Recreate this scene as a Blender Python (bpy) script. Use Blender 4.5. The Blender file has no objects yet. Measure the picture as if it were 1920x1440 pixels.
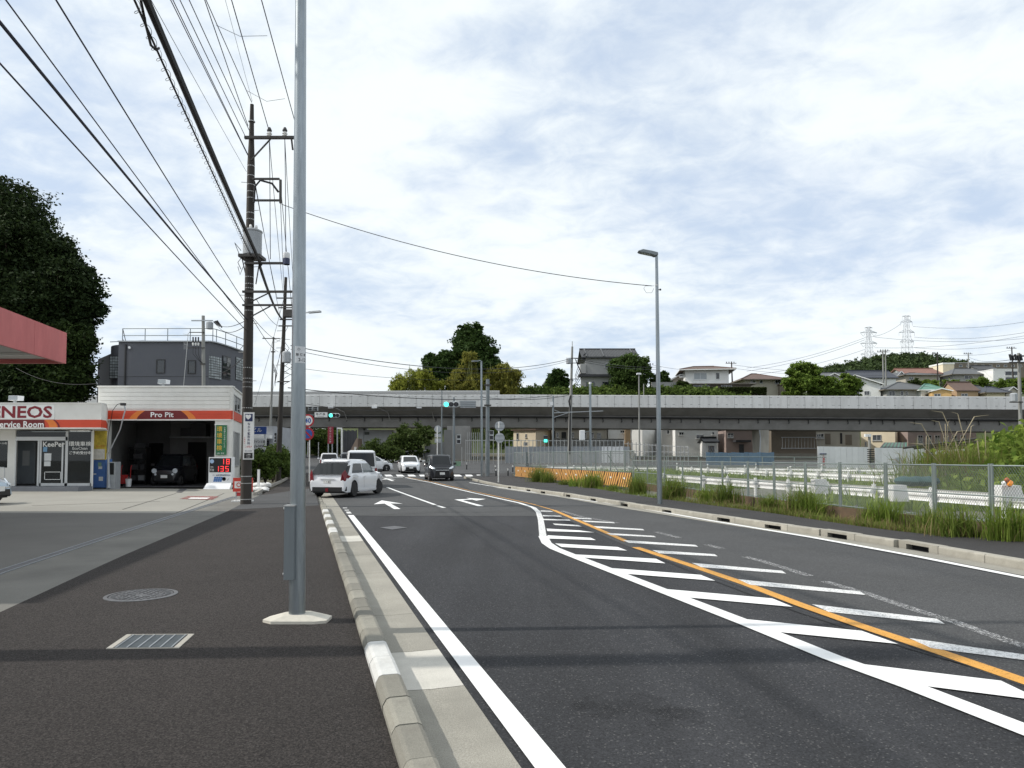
import bpy, bmesh, math, random
import numpy as np
from mathutils import Vector, Matrix

SC = bpy.context.scene
COL = SC.collection
RAD = math.radians
rng = random.Random(11)

# ------------------------------------------------------------------ camera
# the photograph is 1920 x 1440; a 24 mm-equivalent phone lens, eye 1.62 m above the road
F = 1331.0; EYE = 1.62; HZ = 858.0; PITCH = RAD(2.4)
CY = HZ - F * math.tan(PITCH)
cam_d = bpy.data.cameras.new('camera'); cam = bpy.data.objects.new('camera', cam_d); COL.objects.link(cam)
cam_d.sensor_width = 36.0; cam_d.lens = 36.0 * F / 1920.0
cam_d.shift_y = (CY - 720.0) / 1920.0
cam_d.clip_start = 0.05; cam_d.clip_end = 9000
cam.location = (0, 0, EYE); cam.rotation_euler = (RAD(90) + PITCH, 0, 0)
SC.camera = cam

# ------------------------------------------------------------------ sun, sky, exposure
SUN_EL = RAD(43); SUN_AZ = RAD(-93)          # azimuth from +Y, clockwise: the sun stands to the left
to_sun = Vector((math.sin(SUN_AZ) * math.cos(SUN_EL), math.cos(SUN_AZ) * math.cos(SUN_EL), math.sin(SUN_EL)))
sun_d = bpy.data.lights.new('sun', 'SUN'); sun_d.energy = 4.6; sun_d.angle = RAD(0.9); sun_d.color = (1.0, 0.95, 0.87)
sun = bpy.data.objects.new('sun', sun_d); COL.objects.link(sun)
sun.rotation_euler = to_sun.to_track_quat('Z', 'Y').to_euler()
sun.location = (-40, 5, 60)

world = bpy.data.worlds.new('World'); SC.world = world; world.use_nodes = True
WN = world.node_tree; WN.nodes.clear()
def wnode(t, **kw):
    n = WN.nodes.new(t)
    for k, v in kw.items():
        if k in n.inputs: n.inputs[k].default_value = v
        else: setattr(n, k, v)
    return n
wo = wnode('ShaderNodeOutputWorld'); bgn = wnode('ShaderNodeBackground'); bgn.inputs['Strength'].default_value = 0.130
sky = wnode('ShaderNodeTexSky'); sky.sky_type = 'NISHITA'; sky.sun_disc = False
sky.sun_elevation = SUN_EL; sky.sun_rotation = SUN_AZ; sky.air_density = 1.0; sky.dust_density = 1.2; sky.ozone_density = 1.2
# broken high cloud: noise on a plane far overhead
tc = wnode('ShaderNodeTexCoord'); sep = wnode('ShaderNodeSeparateXYZ'); WN.links.new(tc.outputs['Generated'], sep.inputs[0])
mz = wnode('ShaderNodeMath', operation='MAXIMUM'); WN.links.new(sep.outputs['Z'], mz.inputs[0]); mz.inputs[1].default_value = 0.0
az = wnode('ShaderNodeMath', operation='ADD'); WN.links.new(mz.outputs[0], az.inputs[0]); az.inputs[1].default_value = 0.2
dx = wnode('ShaderNodeMath', operation='DIVIDE'); WN.links.new(sep.outputs['X'], dx.inputs[0]); WN.links.new(az.outputs[0], dx.inputs[1])
dy = wnode('ShaderNodeMath', operation='DIVIDE'); WN.links.new(sep.outputs['Y'], dy.inputs[0]); WN.links.new(az.outputs[0], dy.inputs[1])
cmb = wnode('ShaderNodeCombineXYZ'); WN.links.new(dx.outputs[0], cmb.inputs[0]); WN.links.new(dy.outputs[0], cmb.inputs[1])
def wnoise(scale, detail, rough, off, dist=0.0):
    mp = wnode('ShaderNodeMapping'); mp.inputs['Location'].default_value = off; mp.inputs['Rotation'].default_value = (0, 0, RAD(28)); mp.inputs['Scale'].default_value = (1.0, 1.15, 1)
    WN.links.new(cmb.outputs[0], mp.inputs[0])
    n = wnode('ShaderNodeTexNoise'); n.inputs['Scale'].default_value = scale; n.inputs['Detail'].default_value = detail
    n.inputs['Roughness'].default_value = rough; n.inputs['Distortion'].default_value = dist
    WN.links.new(mp.outputs[0], n.inputs['Vector']); return n
def wramp(src, a, b):
    m = wnode('ShaderNodeMapRange'); m.interpolation_type = 'SMOOTHSTEP'; m.inputs['From Min'].default_value = a; m.inputs['From Max'].default_value = b
    WN.links.new(src, m.inputs['Value']); return m
n_big = wnoise(1.15, 9, 0.54, (5.2, 1.1, 0), 0.3); n_tuft = wnoise(7.5, 8, 0.6, (1.3, 4.2, 0), 0.35)
addn = wnode('ShaderNodeMath', operation='MULTIPLY_ADD'); addn.inputs[1].default_value = 0.5
WN.links.new(n_tuft.outputs['Fac'], addn.inputs[0]); WN.links.new(n_big.outputs['Fac'], addn.inputs[2])
cover = wramp(addn.outputs[0], 0.50, 0.86)
n_dark = wnoise(1.5, 7, 0.55, (9.3, 2.2, 4), 0.2); shade = wramp(n_dark.outputs['Fac'], 0.45, 0.72)
ccol = wnode('ShaderNodeMixRGB'); ccol.inputs[1].default_value = (9.8, 10.4, 10.6, 1); ccol.inputs[2].default_value = (9.1, 9.7, 10.4, 1)
WN.links.new(shade.outputs[0], ccol.inputs[0])
base = wnode('ShaderNodeMixRGB'); base.inputs[0].default_value = 0.72; base.inputs[2].default_value = (7.5, 8.8, 10.7, 1)   # thin veil of cirrus over the blue
WN.links.new(sky.outputs[0], base.inputs[1])
mixc = wnode('ShaderNodeMixRGB'); WN.links.new(cover.outputs[0], mixc.inputs[0])
WN.links.new(base.outputs[0], mixc.inputs[1]); WN.links.new(ccol.outputs[0], mixc.inputs[2])
WN.links.new(mixc.outputs[0], bgn.inputs['Color']); WN.links.new(bgn.outputs[0], wo.inputs['Surface'])

SC.view_settings.view_transform = 'Standard'; SC.view_settings.look = 'None'
SC.view_settings.exposure = -0.38; SC.view_settings.gamma = 1.0; SC.view_settings.use_curve_mapping = False

# ------------------------------------------------------------------ measuring helpers
def _ray(px, py):
    u = (px - 960) / F; v = (CY - py) / F
    return u, math.cos(PITCH) - v * math.sin(PITCH), math.sin(PITCH) + v * math.cos(PITCH)
def at(px, py, Y):
    """world point seen at photo position px, py and standing Y metres ahead"""
    a, b, c = _ray(px, py); t = Y / b
    return Vector((a * t, Y, EYE + c * t))
def zat(py, Y): return at(960, py, Y).z
def xat(px, Y, z=1.6):
    return (px - 960) / F * (Y * math.cos(PITCH) + (z - EYE) * math.sin(PITCH))
def zg(y):
    """the street is level near the camera and climbs gently beyond the junction"""
    if y < 30: return 0.0
    if y < 135: return 0.00025 * (y - 30) ** 2
    return 2.756 + (min(y, 260) - 135) * 0.03
def G(px, py, dz=0.0):
    """ground point under photo position px, py"""
    a, b, c = _ray(px, py); lo, hi = 0.5, 150.0
    f = lambda y: EYE + c * y / b - zg(y) - dz
    if f(hi) > 0: Y = hi
    else:
        for _ in range(50):
            Y = (lo + hi) / 2
            if f(Y) > 0: lo = Y
            else: hi = Y
    return Vector((a * Y / b, Y, zg(Y) + dz))

# ------------------------------------------------------------------ mesh helpers
WM = {}
def V(*a): return Vector(a)
class MB:
    def __init__(s): s.v = []; s.f = []; s.m = []
    def add(s, vs, fs, mi=0):
        k = len(s.v); s.v += [tuple(p) for p in vs]; s.f += [tuple(i + k for i in q) for q in fs]; s.m += [mi] * len(fs); return s
    def box(s, c, d, rz=0.0, mi=0):
        hx, hy, hz = d[0] / 2, d[1] / 2, d[2] / 2; cr, sr = math.cos(rz), math.sin(rz)
        vs = [(c[0] + x * cr - y * sr, c[1] + x * sr + y * cr, c[2] + z) for z in (-hz, hz) for x, y in ((-hx, -hy), (hx, -hy), (hx, hy), (-hx, hy))]
        return s.add(vs, [(3, 2, 1, 0), (4, 5, 6, 7), (0, 1, 5, 4), (1, 2, 6, 5), (2, 3, 7, 6), (3, 0, 4, 7)], mi)
    def bx(s, x0, x1, y0, y1, z0, z1, mi=0):
        return s.box(((x0 + x1) / 2, (y0 + y1) / 2, (z0 + z1) / 2), (abs(x1 - x0), abs(y1 - y0), abs(z1 - z0)), 0, mi)
    def beam(s, p, q, w, h, mi=0):
        p = Vector(p); q = Vector(q); d = (q - p).normalized()
        up = Vector((0, 0, 1)) if abs(d.z) < 0.95 else Vector((0, 1, 0))
        a = d.cross(up).normalized() * w / 2; b = a.cross(d).normalized() * h / 2
        vs = [e + i * a + j * b for e in (p, q) for i, j in ((-1, -1), (1, -1), (1, 1), (-1, 1))]
        return s.add(vs, [(3, 2, 1, 0), (4, 5, 6, 7), (0, 1, 5, 4), (1, 2, 6, 5), (2, 3, 7, 6), (3, 0, 4, 7)], mi)
    def tube(s, pts, r, n=8, caps=True, mi=0):
        pts = [Vector(p) for p in pts]; N = len(pts)
        if not hasattr(r, '__len__'): r = [r] * N
        rings = []; ref = None
        for i, p in enumerate(pts):
            d = (pts[min(i + 1, N - 1)] - pts[max(i - 1, 0)]); d = d.normalized() if d.length > 1e-9 else Vector((0, 0, 1))
            if ref is None: ref = Vector((1, 0, 0)) if abs(d.x) < 0.8 else Vector((0, 1, 0))
            a = (ref - d * ref.dot(d)).normalized(); ref = a; b = d.cross(a)
            rings.append([p + (a * math.cos(2 * math.pi * k / n) + b * math.sin(2 * math.pi * k / n)) * r[i] for k in range(n)])
        vs = [v for g in rings for v in g]; fs = []
        for i in range(N - 1):
            for k in range(n):
                k2 = (k + 1) % n; fs.append((i * n + k, i * n + k2, (i + 1) * n + k2, (i + 1) * n + k))
        if caps: fs += [tuple(range(n - 1, -1, -1)), tuple(range((N - 1) * n, N * n))]
        return s.add(vs, fs, mi)
    def ext(s, poly, vec, mi=0):
        """polygon extruded along a vector, closed"""
        n = len(poly); a = [Vector(p) for p in poly]; v = Vector(vec); b = [p + v for p in a]
        return s.add(a + b, [tuple(range(n - 1, -1, -1)), tuple(range(n, 2 * n))] + [(i, (i + 1) % n, n + (i + 1) % n, n + i) for i in range(n)], mi)
    def face(s, poly, mi=0): return s.add(poly, [tuple(range(len(poly)))], mi)
    def lathe(s, prof, c=(0, 0, 0), n=16, mi=0, axis='z'):
        vs = []
        for r, z in prof:
            for k in range(n):
                a = 2 * math.pi * k / n; x, y = r * math.cos(a), r * math.sin(a)
                vs.append((c[0] + x, c[1] + y, c[2] + z) if axis == 'z' else ((c[0] + x, c[1] - z, c[2] + y) if axis == 'y' else (c[0] + z, c[1] + x, c[2] + y)))
        fs = [(i * n + k, i * n + (k + 1) % n, (i + 1) * n + (k + 1) % n, (i + 1) * n + k) for i in range(len(prof) - 1) for k in range(n)]
        fs += [tuple(range(n - 1, -1, -1)), tuple(range((len(prof) - 1) * n, len(prof) * n))]
        return s.add(vs, fs, mi)
    def ball(s, c, r, n=10, mi=0):
        pr = [(max(1e-3, math.sin(math.pi * i / 6)), -math.cos(math.pi * i / 6)) for i in range(7)]
        rr = r if hasattr(r, '__len__') else (r, r, r); k = len(s.v); s.lathe(pr, (0, 0, 0), n, mi)
        s.v[k:] = [(c[0] + x * rr[0], c[1] + y * rr[1], c[2] + z * rr[2]) for x, y, z in s.v[k:]]
        return s
    def mesh(s, name, inv=None):
        me = bpy.data.meshes.new(name); vs = s.v
        if inv is not None: vs = [tuple(inv @ Vector(p)) for p in vs]
        me.from_pydata(vs, [], s.f); return me
    def build(s, name, mats, parent=None, world=False, smooth=False, origin=None, bevel=0, loc=None):
        inv = None
        if world and parent is not None: inv = WM[parent.name].inverted()
        if origin is not None: inv = Matrix.Translation(Vector(origin)).inverted()
        me = s.mesh(name, inv)
        if not isinstance(mats, (list, tuple)): mats = [mats]
        for m in mats: me.materials.append(m)
        if len(mats) > 1: me.polygons.foreach_set('material_index', s.m)
        if smooth:
            me.polygons.foreach_set('use_smooth', [True] * len(me.polygons)); me.set_sharp_from_angle(angle=RAD(smooth if smooth is not True else 38))
        me.update()
        o = bpy.data.objects.new(name, me); COL.objects.link(o)
        if parent is not None: o.parent = parent; WM[o.name] = WM[parent.name]
        else:
            o.location = loc if loc is not None else (origin if origin is not None else (0, 0, 0)); WM[o.name] = Matrix.Translation(o.location)
        if bevel:
            b = o.modifiers.new('bevel', 'BEVEL'); b.width = bevel; b.segments = 2; b.limit_method = 'ANGLE'
        return o
def tag(o, label=None, cat=None, group=None, kind=None):
    if label: o['label'] = label
    if cat: o['category'] = cat
    if group: o['group'] = group
    if kind: o['kind'] = kind
    return o
def thing(name, label, cat, loc=(0, 0, 0), rz=0.0, group=None):
    o = bpy.data.objects.new(name, None); COL.objects.link(o); o.empty_display_size = 0.2
    o.location = loc; o.rotation_euler = (0, 0, rz); WM[o.name] = Matrix.Translation(Vector(loc)) @ Matrix.Rotation(rz, 4, 'Z')
    return tag(o, label, cat, group)
def structure(o): o['kind'] = 'structure'; return o
def copy_tree(o, parent=None):
    c = o.copy(); COL.objects.link(c); c.parent = parent
    WM[c.name] = WM[o.name]
    for ch in o.children: copy_tree(ch, c)
    return c
def place(o, loc, rz=0.0, label=None, group=None, scale=None):
    o.location = loc; o.rotation_euler = (0, 0, rz); WM[o.name] = Matrix.Translation(Vector(loc)) @ Matrix.Rotation(rz, 4, 'Z')
    if scale: o.scale = scale
    if label: o['label'] = label
    if group: o['group'] = group
    return o

# ------------------------------------------------------------------ materials
MATS = {}
def pm(name, col, rough=0.7, metal=0.0, var=0.12, scale=2.0, bump=0.0, bscale=80.0, rnd=0.0, coat=0.0, spec=0.5, dirt=None, emit=None, alpha=None, trans=0.0, stretch=None, fine=0.0, fscale=120.0, speck=None):
    """procedural surface: base colour with two octaves of tone variation, optional grain, stains and relief"""
    if name in MATS: return MATS[name]
    m = bpy.data.materials.new(name); m.use_nodes = True; nt = m.node_tree; N = nt.nodes; L = nt.links
    b = N['Principled BSDF']; b.inputs['Roughness'].default_value = rough; b.inputs['Metallic'].default_value = metal
    b.inputs['Specular IOR Level'].default_value = spec
    if coat: b.inputs['Coat Weight'].default_value = coat; b.inputs['Coat Roughness'].default_value = 0.05
    if trans: b.inputs['Transmission Weight'].default_value = trans
    t = N.new('ShaderNodeTexCoord'); vec = t.outputs['Object']
    if stretch:
        mp = N.new('ShaderNodeMapping'); mp.inputs['Scale'].default_value = stretch; L.new(vec, mp.inputs[0]); vec = mp.outputs[0]
    def noise(sc, det=5, ro=0.6):
        n = N.new('ShaderNodeTexNoise'); n.inputs['Scale'].default_value = sc; n.inputs['Detail'].default_value = det; n.inputs['Roughness'].default_value = ro
        L.new(vec, n.inputs['Vector']); return n.outputs['Fac']
    def mrange(src, a, c, lo, hi):
        r = N.new('ShaderNodeMapRange'); L.new(src, r.inputs[0]); r.inputs[1].default_value = a; r.inputs[2].default_value = c; r.inputs[3].default_value = lo; r.inputs[4].default_value = hi
        return r.outputs[0]
    def mul(x, y):
        q = N.new('ShaderNodeMath'); q.operation = 'MULTIPLY'; L.new(x, q.inputs[0]); L.new(y, q.inputs[1]); return q.outputs[0]
    k = mrange(noise(scale), 0.3, 0.7, 1 - var, 1 + var)
    if fine: k = mul(k, mrange(noise(fscale, 3, 0.7), 0.3, 0.7, 1 - fine, 1 + fine))
    if rnd:
        oi = N.new('ShaderNodeObjectInfo'); k = mul(k, mrange(oi.outputs['Random'], 0, 1, 1 - rnd, 1 + rnd))
    vm = N.new('ShaderNodeVectorMath'); vm.operation = 'SCALE'; vm.inputs[0].default_value = col[:3]; L.new(k, vm.inputs['Scale'])
    colo = vm.outputs[0]
    if dirt:
        dcol, amt, dsc = dirt[:3]
        mx = N.new('ShaderNodeMixRGB'); mx.inputs[2].default_value = (*dcol, 1); L.new(colo, mx.inputs[1])
        L.new(mrange(noise(dsc, 7, 0.65), 0.45, 0.75, 0, amt), mx.inputs[0]); colo = mx.outputs[0]
    if speck:                      # pale and dark stones showing in the surface
        scol, thr, ssc = speck
        vo = N.new('ShaderNodeTexVoronoi'); vo.inputs['Scale'].default_value = ssc; L.new(vec, vo.inputs['Vector'])
        wn = N.new('ShaderNodeTexWhiteNoise'); L.new(vo.outputs['Position'], wn.inputs['Vector'])
        sk = N.new('ShaderNodeVectorMath'); sk.operation = 'SCALE'; L.new(colo, sk.inputs[0]); L.new(mrange(wn.outputs['Value'], 0, 1, 1 - thr, 1 + thr), sk.inputs['Scale'])
        gt = N.new('ShaderNodeMath'); gt.operation = 'GREATER_THAN'; gt.inputs[1].default_value = 0.965; L.new(wn.outputs['Value'], gt.inputs[0])
        mx = N.new('ShaderNodeMixRGB'); mx.inputs[2].default_value = (*scol, 1); L.new(sk.outputs[0], mx.inputs[1]); L.new(gt.outputs[0], mx.inputs[0]); colo = mx.outputs[0]
    L.new(colo, b.inputs['Base Color'])
    if emit:
        b.inputs['Emission Color'].default_value = (*emit[0], 1); b.inputs['Emission Strength'].default_value = emit[1]
    if bump:
        bp = N.new('ShaderNodeBump'); bp.inputs['Strength'].default_value = bump; bp.inputs['Distance'].default_value = 0.02
        L.new(noise(bscale, 4, 0.7), bp.inputs['Height']); L.new(bp.outputs[0], b.inputs['Normal'])
    if alpha:                      # worn paint: patches rubbed through to whatever lies below
        lo, hi, sc = alpha
        a1 = mrange(noise(sc, 8, 0.75), lo, hi, 0, 1); L.new(a1, b.inputs['Alpha'])
    MATS[name] = m; return m
def leafmat(name, c0, c1, tr=0.35, rough=0.7):
    """foliage: each leaf takes a tone of its own between two greens and lets some light through"""
    if name in MATS: return MATS[name]
    m = bpy.data.materials.new(name); m.use_nodes = True; nt = m.node_tree; N = nt.nodes; L = nt.links
    b = N['Principled BSDF']; b.inputs['Roughness'].default_value = rough; b.inputs['Specular IOR Level'].default_value = 0.12
    a = N.new('ShaderNodeAttribute'); a.attribute_name = 'tone'
    mx = N.new('ShaderNodeMixRGB'); mx.inputs[1].default_value = (*c0, 1); mx.inputs[2].default_value = (*c1, 1); L.new(a.outputs['Fac'], mx.inputs[0])
    L.new(mx.outputs[0], b.inputs['Base Color'])
    t = N.new('ShaderNodeBsdfTranslucent'); L.new(mx.outputs[0], t.inputs['Color'])
    ms = N.new('ShaderNodeMixShader'); ms.inputs[0].default_value = tr; L.new(b.outputs[0], ms.inputs[1]); L.new(t.outputs[0], ms.inputs[2])
    L.new(ms.outputs[0], N['Material Output'].inputs['Surface']); MATS[name] = m; return m

# ------------------------------------------------------------------ lettering
TXT = {}
def glyphs(s, bold=0.0):
    key = (s, bold)
    if key in TXT: return TXT[key]
    c = bpy.data.curves.new('lettering', 'FONT'); c.body = s; c.offset = bold; c.resolution_u = 2; c.fill_mode = 'FRONT'
    o = bpy.data.objects.new('lettering', c); me = bpy.data.meshes.new_from_object(o)
    vs = np.zeros(len(me.vertices) * 3); me.vertices.foreach_get('co', vs); vs = vs.reshape(-1, 3)
    fs = [tuple(p.vertices) for p in me.polygons]
    bpy.data.objects.remove(o); bpy.data.curves.remove(c); bpy.data.meshes.remove(me)
    if len(vs): vs[:, :2] -= (vs[:, :2].min(0) + vs[:, :2].max(0)) / 2
    TXT[key] = (vs, fs); return TXT[key]
def letter(parent, s, c, right, up, w=None, h=None, mat=None, bold=0.0, world=True, vertical=False, name='lettering', label=None):
    """flat lettering centred on c; w and h are its width and height in metres"""
    mb = MB(); c = Vector(c); right = Vector(right).normalized(); up = Vector(up).normalized(); nrm = right.cross(up)
    rows = list(s) if vertical else [s]
    for i, r in enumerate(rows):
        vs, fs = glyphs(r, bold)
        if not len(vs): continue
        ext = vs[:, :2].max(0) - vs[:, :2].min(0)
        if vertical:
            hh = h / len(rows); k = min(hh * 0.88, w / 0.9) ; kx = k; ky = k; cc = c + up * (h / 2 - hh * (i + 0.5))
        else:
            kx = w / ext[0] if w else h / ext[1]; ky = h / ext[1] if h else kx; cc = c
        mb.add([cc + right * (v[0] * kx) + up * (v[1] * ky) for v in vs], fs)
    o = mb.build(name, mat, parent, world=world)
    if label: o['label'] = label
    return o

# ------------------------------------------------------------------ foliage
def leaf_object(name, pts, size, mat, parent=None, world=True, seed=1, aspect=1.6, up=0.3, origin=None, droop=0.0):
    """many leaf-sized lozenges; pts is (n,3)"""
    r = np.random.default_rng(seed); n = len(pts)
    nv = r.normal(size=(n, 3)); nv[:, 2] = np.abs(nv[:, 2]) + up; nv /= np.linalg.norm(nv, axis=1)[:, None]
    a = np.cross(nv, r.normal(size=(n, 3))); a /= np.linalg.norm(a, axis=1)[:, None] + 1e-9; b = np.cross(nv, a)
    if droop: a[:, 2] -= droop; a /= np.linalg.norm(a, axis=1)[:, None]
    sz = size * r.uniform(0.6, 1.35, n)[:, None]
    v = np.empty((n, 4, 3)); v[:, 0] = pts - a * sz * aspect / 2; v[:, 2] = pts + a * sz * aspect / 2
    bend = nv * sz * 0.18
    v[:, 1] = pts + b * sz / 2 + bend; v[:, 3] = pts - b * sz / 2 + bend
    v = v.reshape(-1, 3)
    M = None
    if parent is not None and world: M = np.array(WM[parent.name].inverted())
    if origin is not None: v = v - np.array(origin)
    if M is not None: v = v @ M[:3, :3].T + M[:3, 3]
    me = bpy.data.meshes.new(name); me.vertices.add(4 * n); me.vertices.foreach_set('co', v.ravel())
    me.loops.add(4 * n); me.loops.foreach_set('vertex_index', np.arange(4 * n, dtype=np.int32))
    me.polygons.add(n); me.polygons.foreach_set('loop_start', np.arange(0, 4 * n, 4, dtype=np.int32))
    me.update(calc_edges=True)
    t = me.attributes.new('tone', 'FLOAT', 'FACE'); t.data.foreach_set('value', np.clip(r.normal(0.5, 0.25, n), 0, 1).astype(np.float32))
    me.materials.append(mat); o = bpy.data.objects.new(name, me); COL.objects.link(o)
    if parent is not None: o.parent = parent; WM[o.name] = WM[parent.name]
    else: o.location = origin or (0, 0, 0); WM[o.name] = Matrix.Translation(o.location)
    return o
def crown_pts(lobes, n, seed=1, clump=0.16, fill=0.25, per=55, squash=1.0):
    """points gathered in clumps over and inside ellipsoid lobes (cx,cy,cz,rx,ry,rz)"""
    r = np.random.default_rng(seed); lobes = np.array(lobes, float)
    vol = (lobes[:, 3] * lobes[:, 4] * lobes[:, 5]) ** (2 / 3); vol /= vol.sum(); out = []
    for L_, w in zip(lobes, vol):
        m = max(40, int(n * w)); nc = max(6, m // per)
        d = r.normal(size=(nc, 3)); d /= np.linalg.norm(d, axis=1)[:, None]
        rad = np.where(r.uniform(size=nc) < fill, r.uniform(0.3, 0.8, nc), r.uniform(0.72, 1.16, nc))[:, None]
        cc = L_[:3] + d * rad * L_[3:]
        idx = r.integers(0, nc, m); s = clump * L_[3:].mean() * r.uniform(0.6, 1.4, nc)[idx][:, None]
        p = cc[idx] + np.clip(r.normal(size=(m, 3)), -2.0, 2.0) * s * np.array([1, 1, 0.6 * squash]); out.append(p)
    return np.concatenate(out)
def tree(name, label, base, lobes, n, leaf, mat, bark, trunk_h=None, tr=0.25, group=None, seed=1, clump=0.16, fill=0.25, cat='tree', up=0.3, droop=0.0, aspect=1.6, per=55):
    base = Vector(base); t = thing(name, label, cat, base, 0, group); r = random.Random(seed)
    cz = sum(l[2] for l in lobes) / len(lobes); cx = sum(l[0] for l in lobes) / len(lobes); cy = sum(l[1] for l in lobes) / len(lobes)
    top = Vector((cx, cy, cz)); mb = MB(); H = trunk_h or (cz - base.z) * 0.6
    p0 = base - Vector((0, 0, 0.3)); p1 = base + Vector(((cx - base.x) * 0.2 + r.uniform(-.1, .1), (cy - base.y) * 0.2, H * 0.5)); p2 = base + Vector(((cx - base.x) * 0.5, (cy - base.y) * 0.5, H))
    mb.tube([p0, p1, p2], [tr * 1.25, tr, tr * 0.75], 8)
    for l in lobes:
        e = Vector(l[:3]); mid = (p2 + e) / 2 + Vector((r.uniform(-.3, .3), r.uniform(-.3, .3), -abs(e.z - p2.z) * 0.08))
        mb.tube([p2 - Vector((0, 0, H * r.uniform(0, .3))), mid, e + Vector((0, 0, l[5] * 0.5))], [tr * 0.5, tr * 0.3, tr * 0.08], 6)
        for k in range(3):
            a = r.uniform(0, 6.28); mb.tube([mid, e + Vector((math.cos(a) * l[3] * .8, math.sin(a) * l[4] * .8, r.uniform(-.2, .5) * l[5]))], [tr * .22, tr * .05], 5)
    mb.build('trunk', bark, t, world=True, smooth=True)
    leaf_object('crown', crown_pts(lobes, n, seed, clump, fill, per), leaf, mat, t, True, seed, aspect, up, None, droop)
    return t
def blades(name, roots, hmin, hmax, width, mat, parent=None, seed=1, lean=0.45, origin=None):
    """grass: bent tapering blades, three segments each; roots is (n,3)"""
    r = np.random.default_rng(seed); n = len(roots); h = r.uniform(hmin, hmax, n); az = r.uniform(0, 2 * np.pi, n); ln = np.abs(r.normal(0, lean, n)) * h
    dirv = np.stack([np.cos(az), np.sin(az), np.zeros(n)], 1); side = np.stack([-np.sin(az + r.normal(0, .8, n)), np.cos(az), np.zeros(n)], 1)
    ts = np.array([0, 0.4, 0.75, 1.0]); ws = np.array([0.8, 1.0, 0.6, 0.05]); v = np.empty((n, 8, 3)); wd = width * r.uniform(.6, 1.4, n)
    for i, (t, w) in enumerate(zip(ts, ws)):
        c = roots + dirv * (ln * t ** 2)[:, None]; c[:, 2] = c[:, 2] + h * (t - 0.22 * np.minimum(ln / h, 1.5) * t ** 3)
        v[:, 2 * i] = c - side * (wd * w / 2)[:, None]; v[:, 2 * i + 1] = c + side * (wd * w / 2)[:, None]
    v = v.reshape(-1, 3)
    if parent is not None:
        M = np.array(WM[parent.name].inverted()); v = v @ M[:3, :3].T + M[:3, 3]
    if origin is not None: v = v - np.array(origin)
    base_i = (np.arange(n) * 8)[:, None, None]; q = np.array([[0, 1, 3, 2], [2, 3, 5, 4], [4, 5, 7, 6]])[None] + base_i
    q = q.reshape(-1).astype(np.int32); me = bpy.data.meshes.new(name); me.vertices.add(len(v)); me.vertices.foreach_set('co', v.ravel())
    me.loops.add(len(q)); me.loops.foreach_set('vertex_index', q); me.polygons.add(3 * n); me.polygons.foreach_set('loop_start', np.arange(0, 12 * n, 4, dtype=np.int32))
    me.update(calc_edges=True)
    t = me.attributes.new('tone', 'FLOAT', 'FACE'); t.data.foreach_set('value', np.repeat(np.clip(r.normal(.45, .28, n), 0, 1), 3).astype(np.float32))
    me.materials.append(mat); o = bpy.data.objects.new(name, me); COL.objects.link(o)
    if parent is not None: o.parent = parent; WM[o.name] = WM[parent.name]
    else: o.location = origin or (0, 0, 0); WM[o.name] = Matrix.Translation(o.location)
    return o
def cable(name, pts, r, mat, label, cat='cable', group=None, sag=None, n=5, parent=None, seg=18):
    """a wire through points; with two points and a sag it hangs"""
    if sag is not None:
        a, b = Vector(pts[0]), Vector(pts[-1]); pts = [a.lerp(b, i / seg) - Vector((0, 0, sag * 4 * (i / seg) * (1 - i / seg))) for i in range(seg + 1)]
    mb = MB().tube(pts, r, n)
    o = mb.build(name, mat, parent, world=True, smooth=True) if parent is not None else mb.build(name, mat, origin=tuple(pts[0]), smooth=True)
    if parent is None: tag(o, label, cat, group)
    return o
# ================================================================== shared materials
ASPH = pm('asphalt_road', (0.041, 0.042, 0.046), 0.9, spec=0.25, var=0.10, scale=0.35, fine=0.25, fscale=60, bump=0.6, bscale=120, dirt=((0.034, 0.034, 0.036), 0.6, 0.3), speck=((0.11, 0.11, 0.11), 0.32, 95))
ASPH2 = pm('asphalt_old', (0.073, 0.074, 0.076), 0.9, spec=0.25, var=0.10, scale=0.3, fine=0.25, fscale=60, bump=0.5, bscale=120, dirt=((0.055, 0.055, 0.055), 0.6, 0.5), speck=((0.13, 0.13, 0.125), 0.3, 95))
WALK = pm('asphalt_walk', (0.039, 0.0335, 0.031), 0.93, spec=0.3, var=0.14, scale=0.5, fine=0.35, fscale=50, bump=1.0, bscale=85, dirt=((0.054, 0.048, 0.045), 0.5, 0.35), speck=((0.075, 0.068, 0.064), 0.6, 110))
WALK2 = pm('asphalt_walk_right', (0.055, 0.053, 0.053), 0.92, spec=0.2, var=0.14, scale=0.5, fine=0.4, fscale=95, bump=0.8, bscale=110)
CONC = pm('concrete', (0.36, 0.34, 0.30), 0.85, var=0.14, scale=1.4, fine=0.12, fscale=90, bump=0.25, bscale=120, rnd=0.10, dirt=((0.22, 0.21, 0.185), 0.6, 3.0))
CONCG = pm('gutter_concrete', (0.30, 0.285, 0.245), 0.88, var=0.12, scale=1.2, fine=0.32, fscale=130, bump=0.5, bscale=160, rnd=0.12, dirt=((0.21, 0.20, 0.17), 0.5, 1.5))
CONCL = pm('light_concrete', (0.52, 0.50, 0.45), 0.85, var=0.10, scale=2, fine=0.15, fscale=120, bump=0.25, bscale=140, dirt=((0.38, 0.37, 0.33), 0.5, 3))
KERBW = pm('kerb_painted_white', (0.56, 0.56, 0.54), 0.8, var=0.10, scale=5, fine=0.1, dirt=((0.40, 0.39, 0.36), 0.6, 6), bump=0.2)
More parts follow.
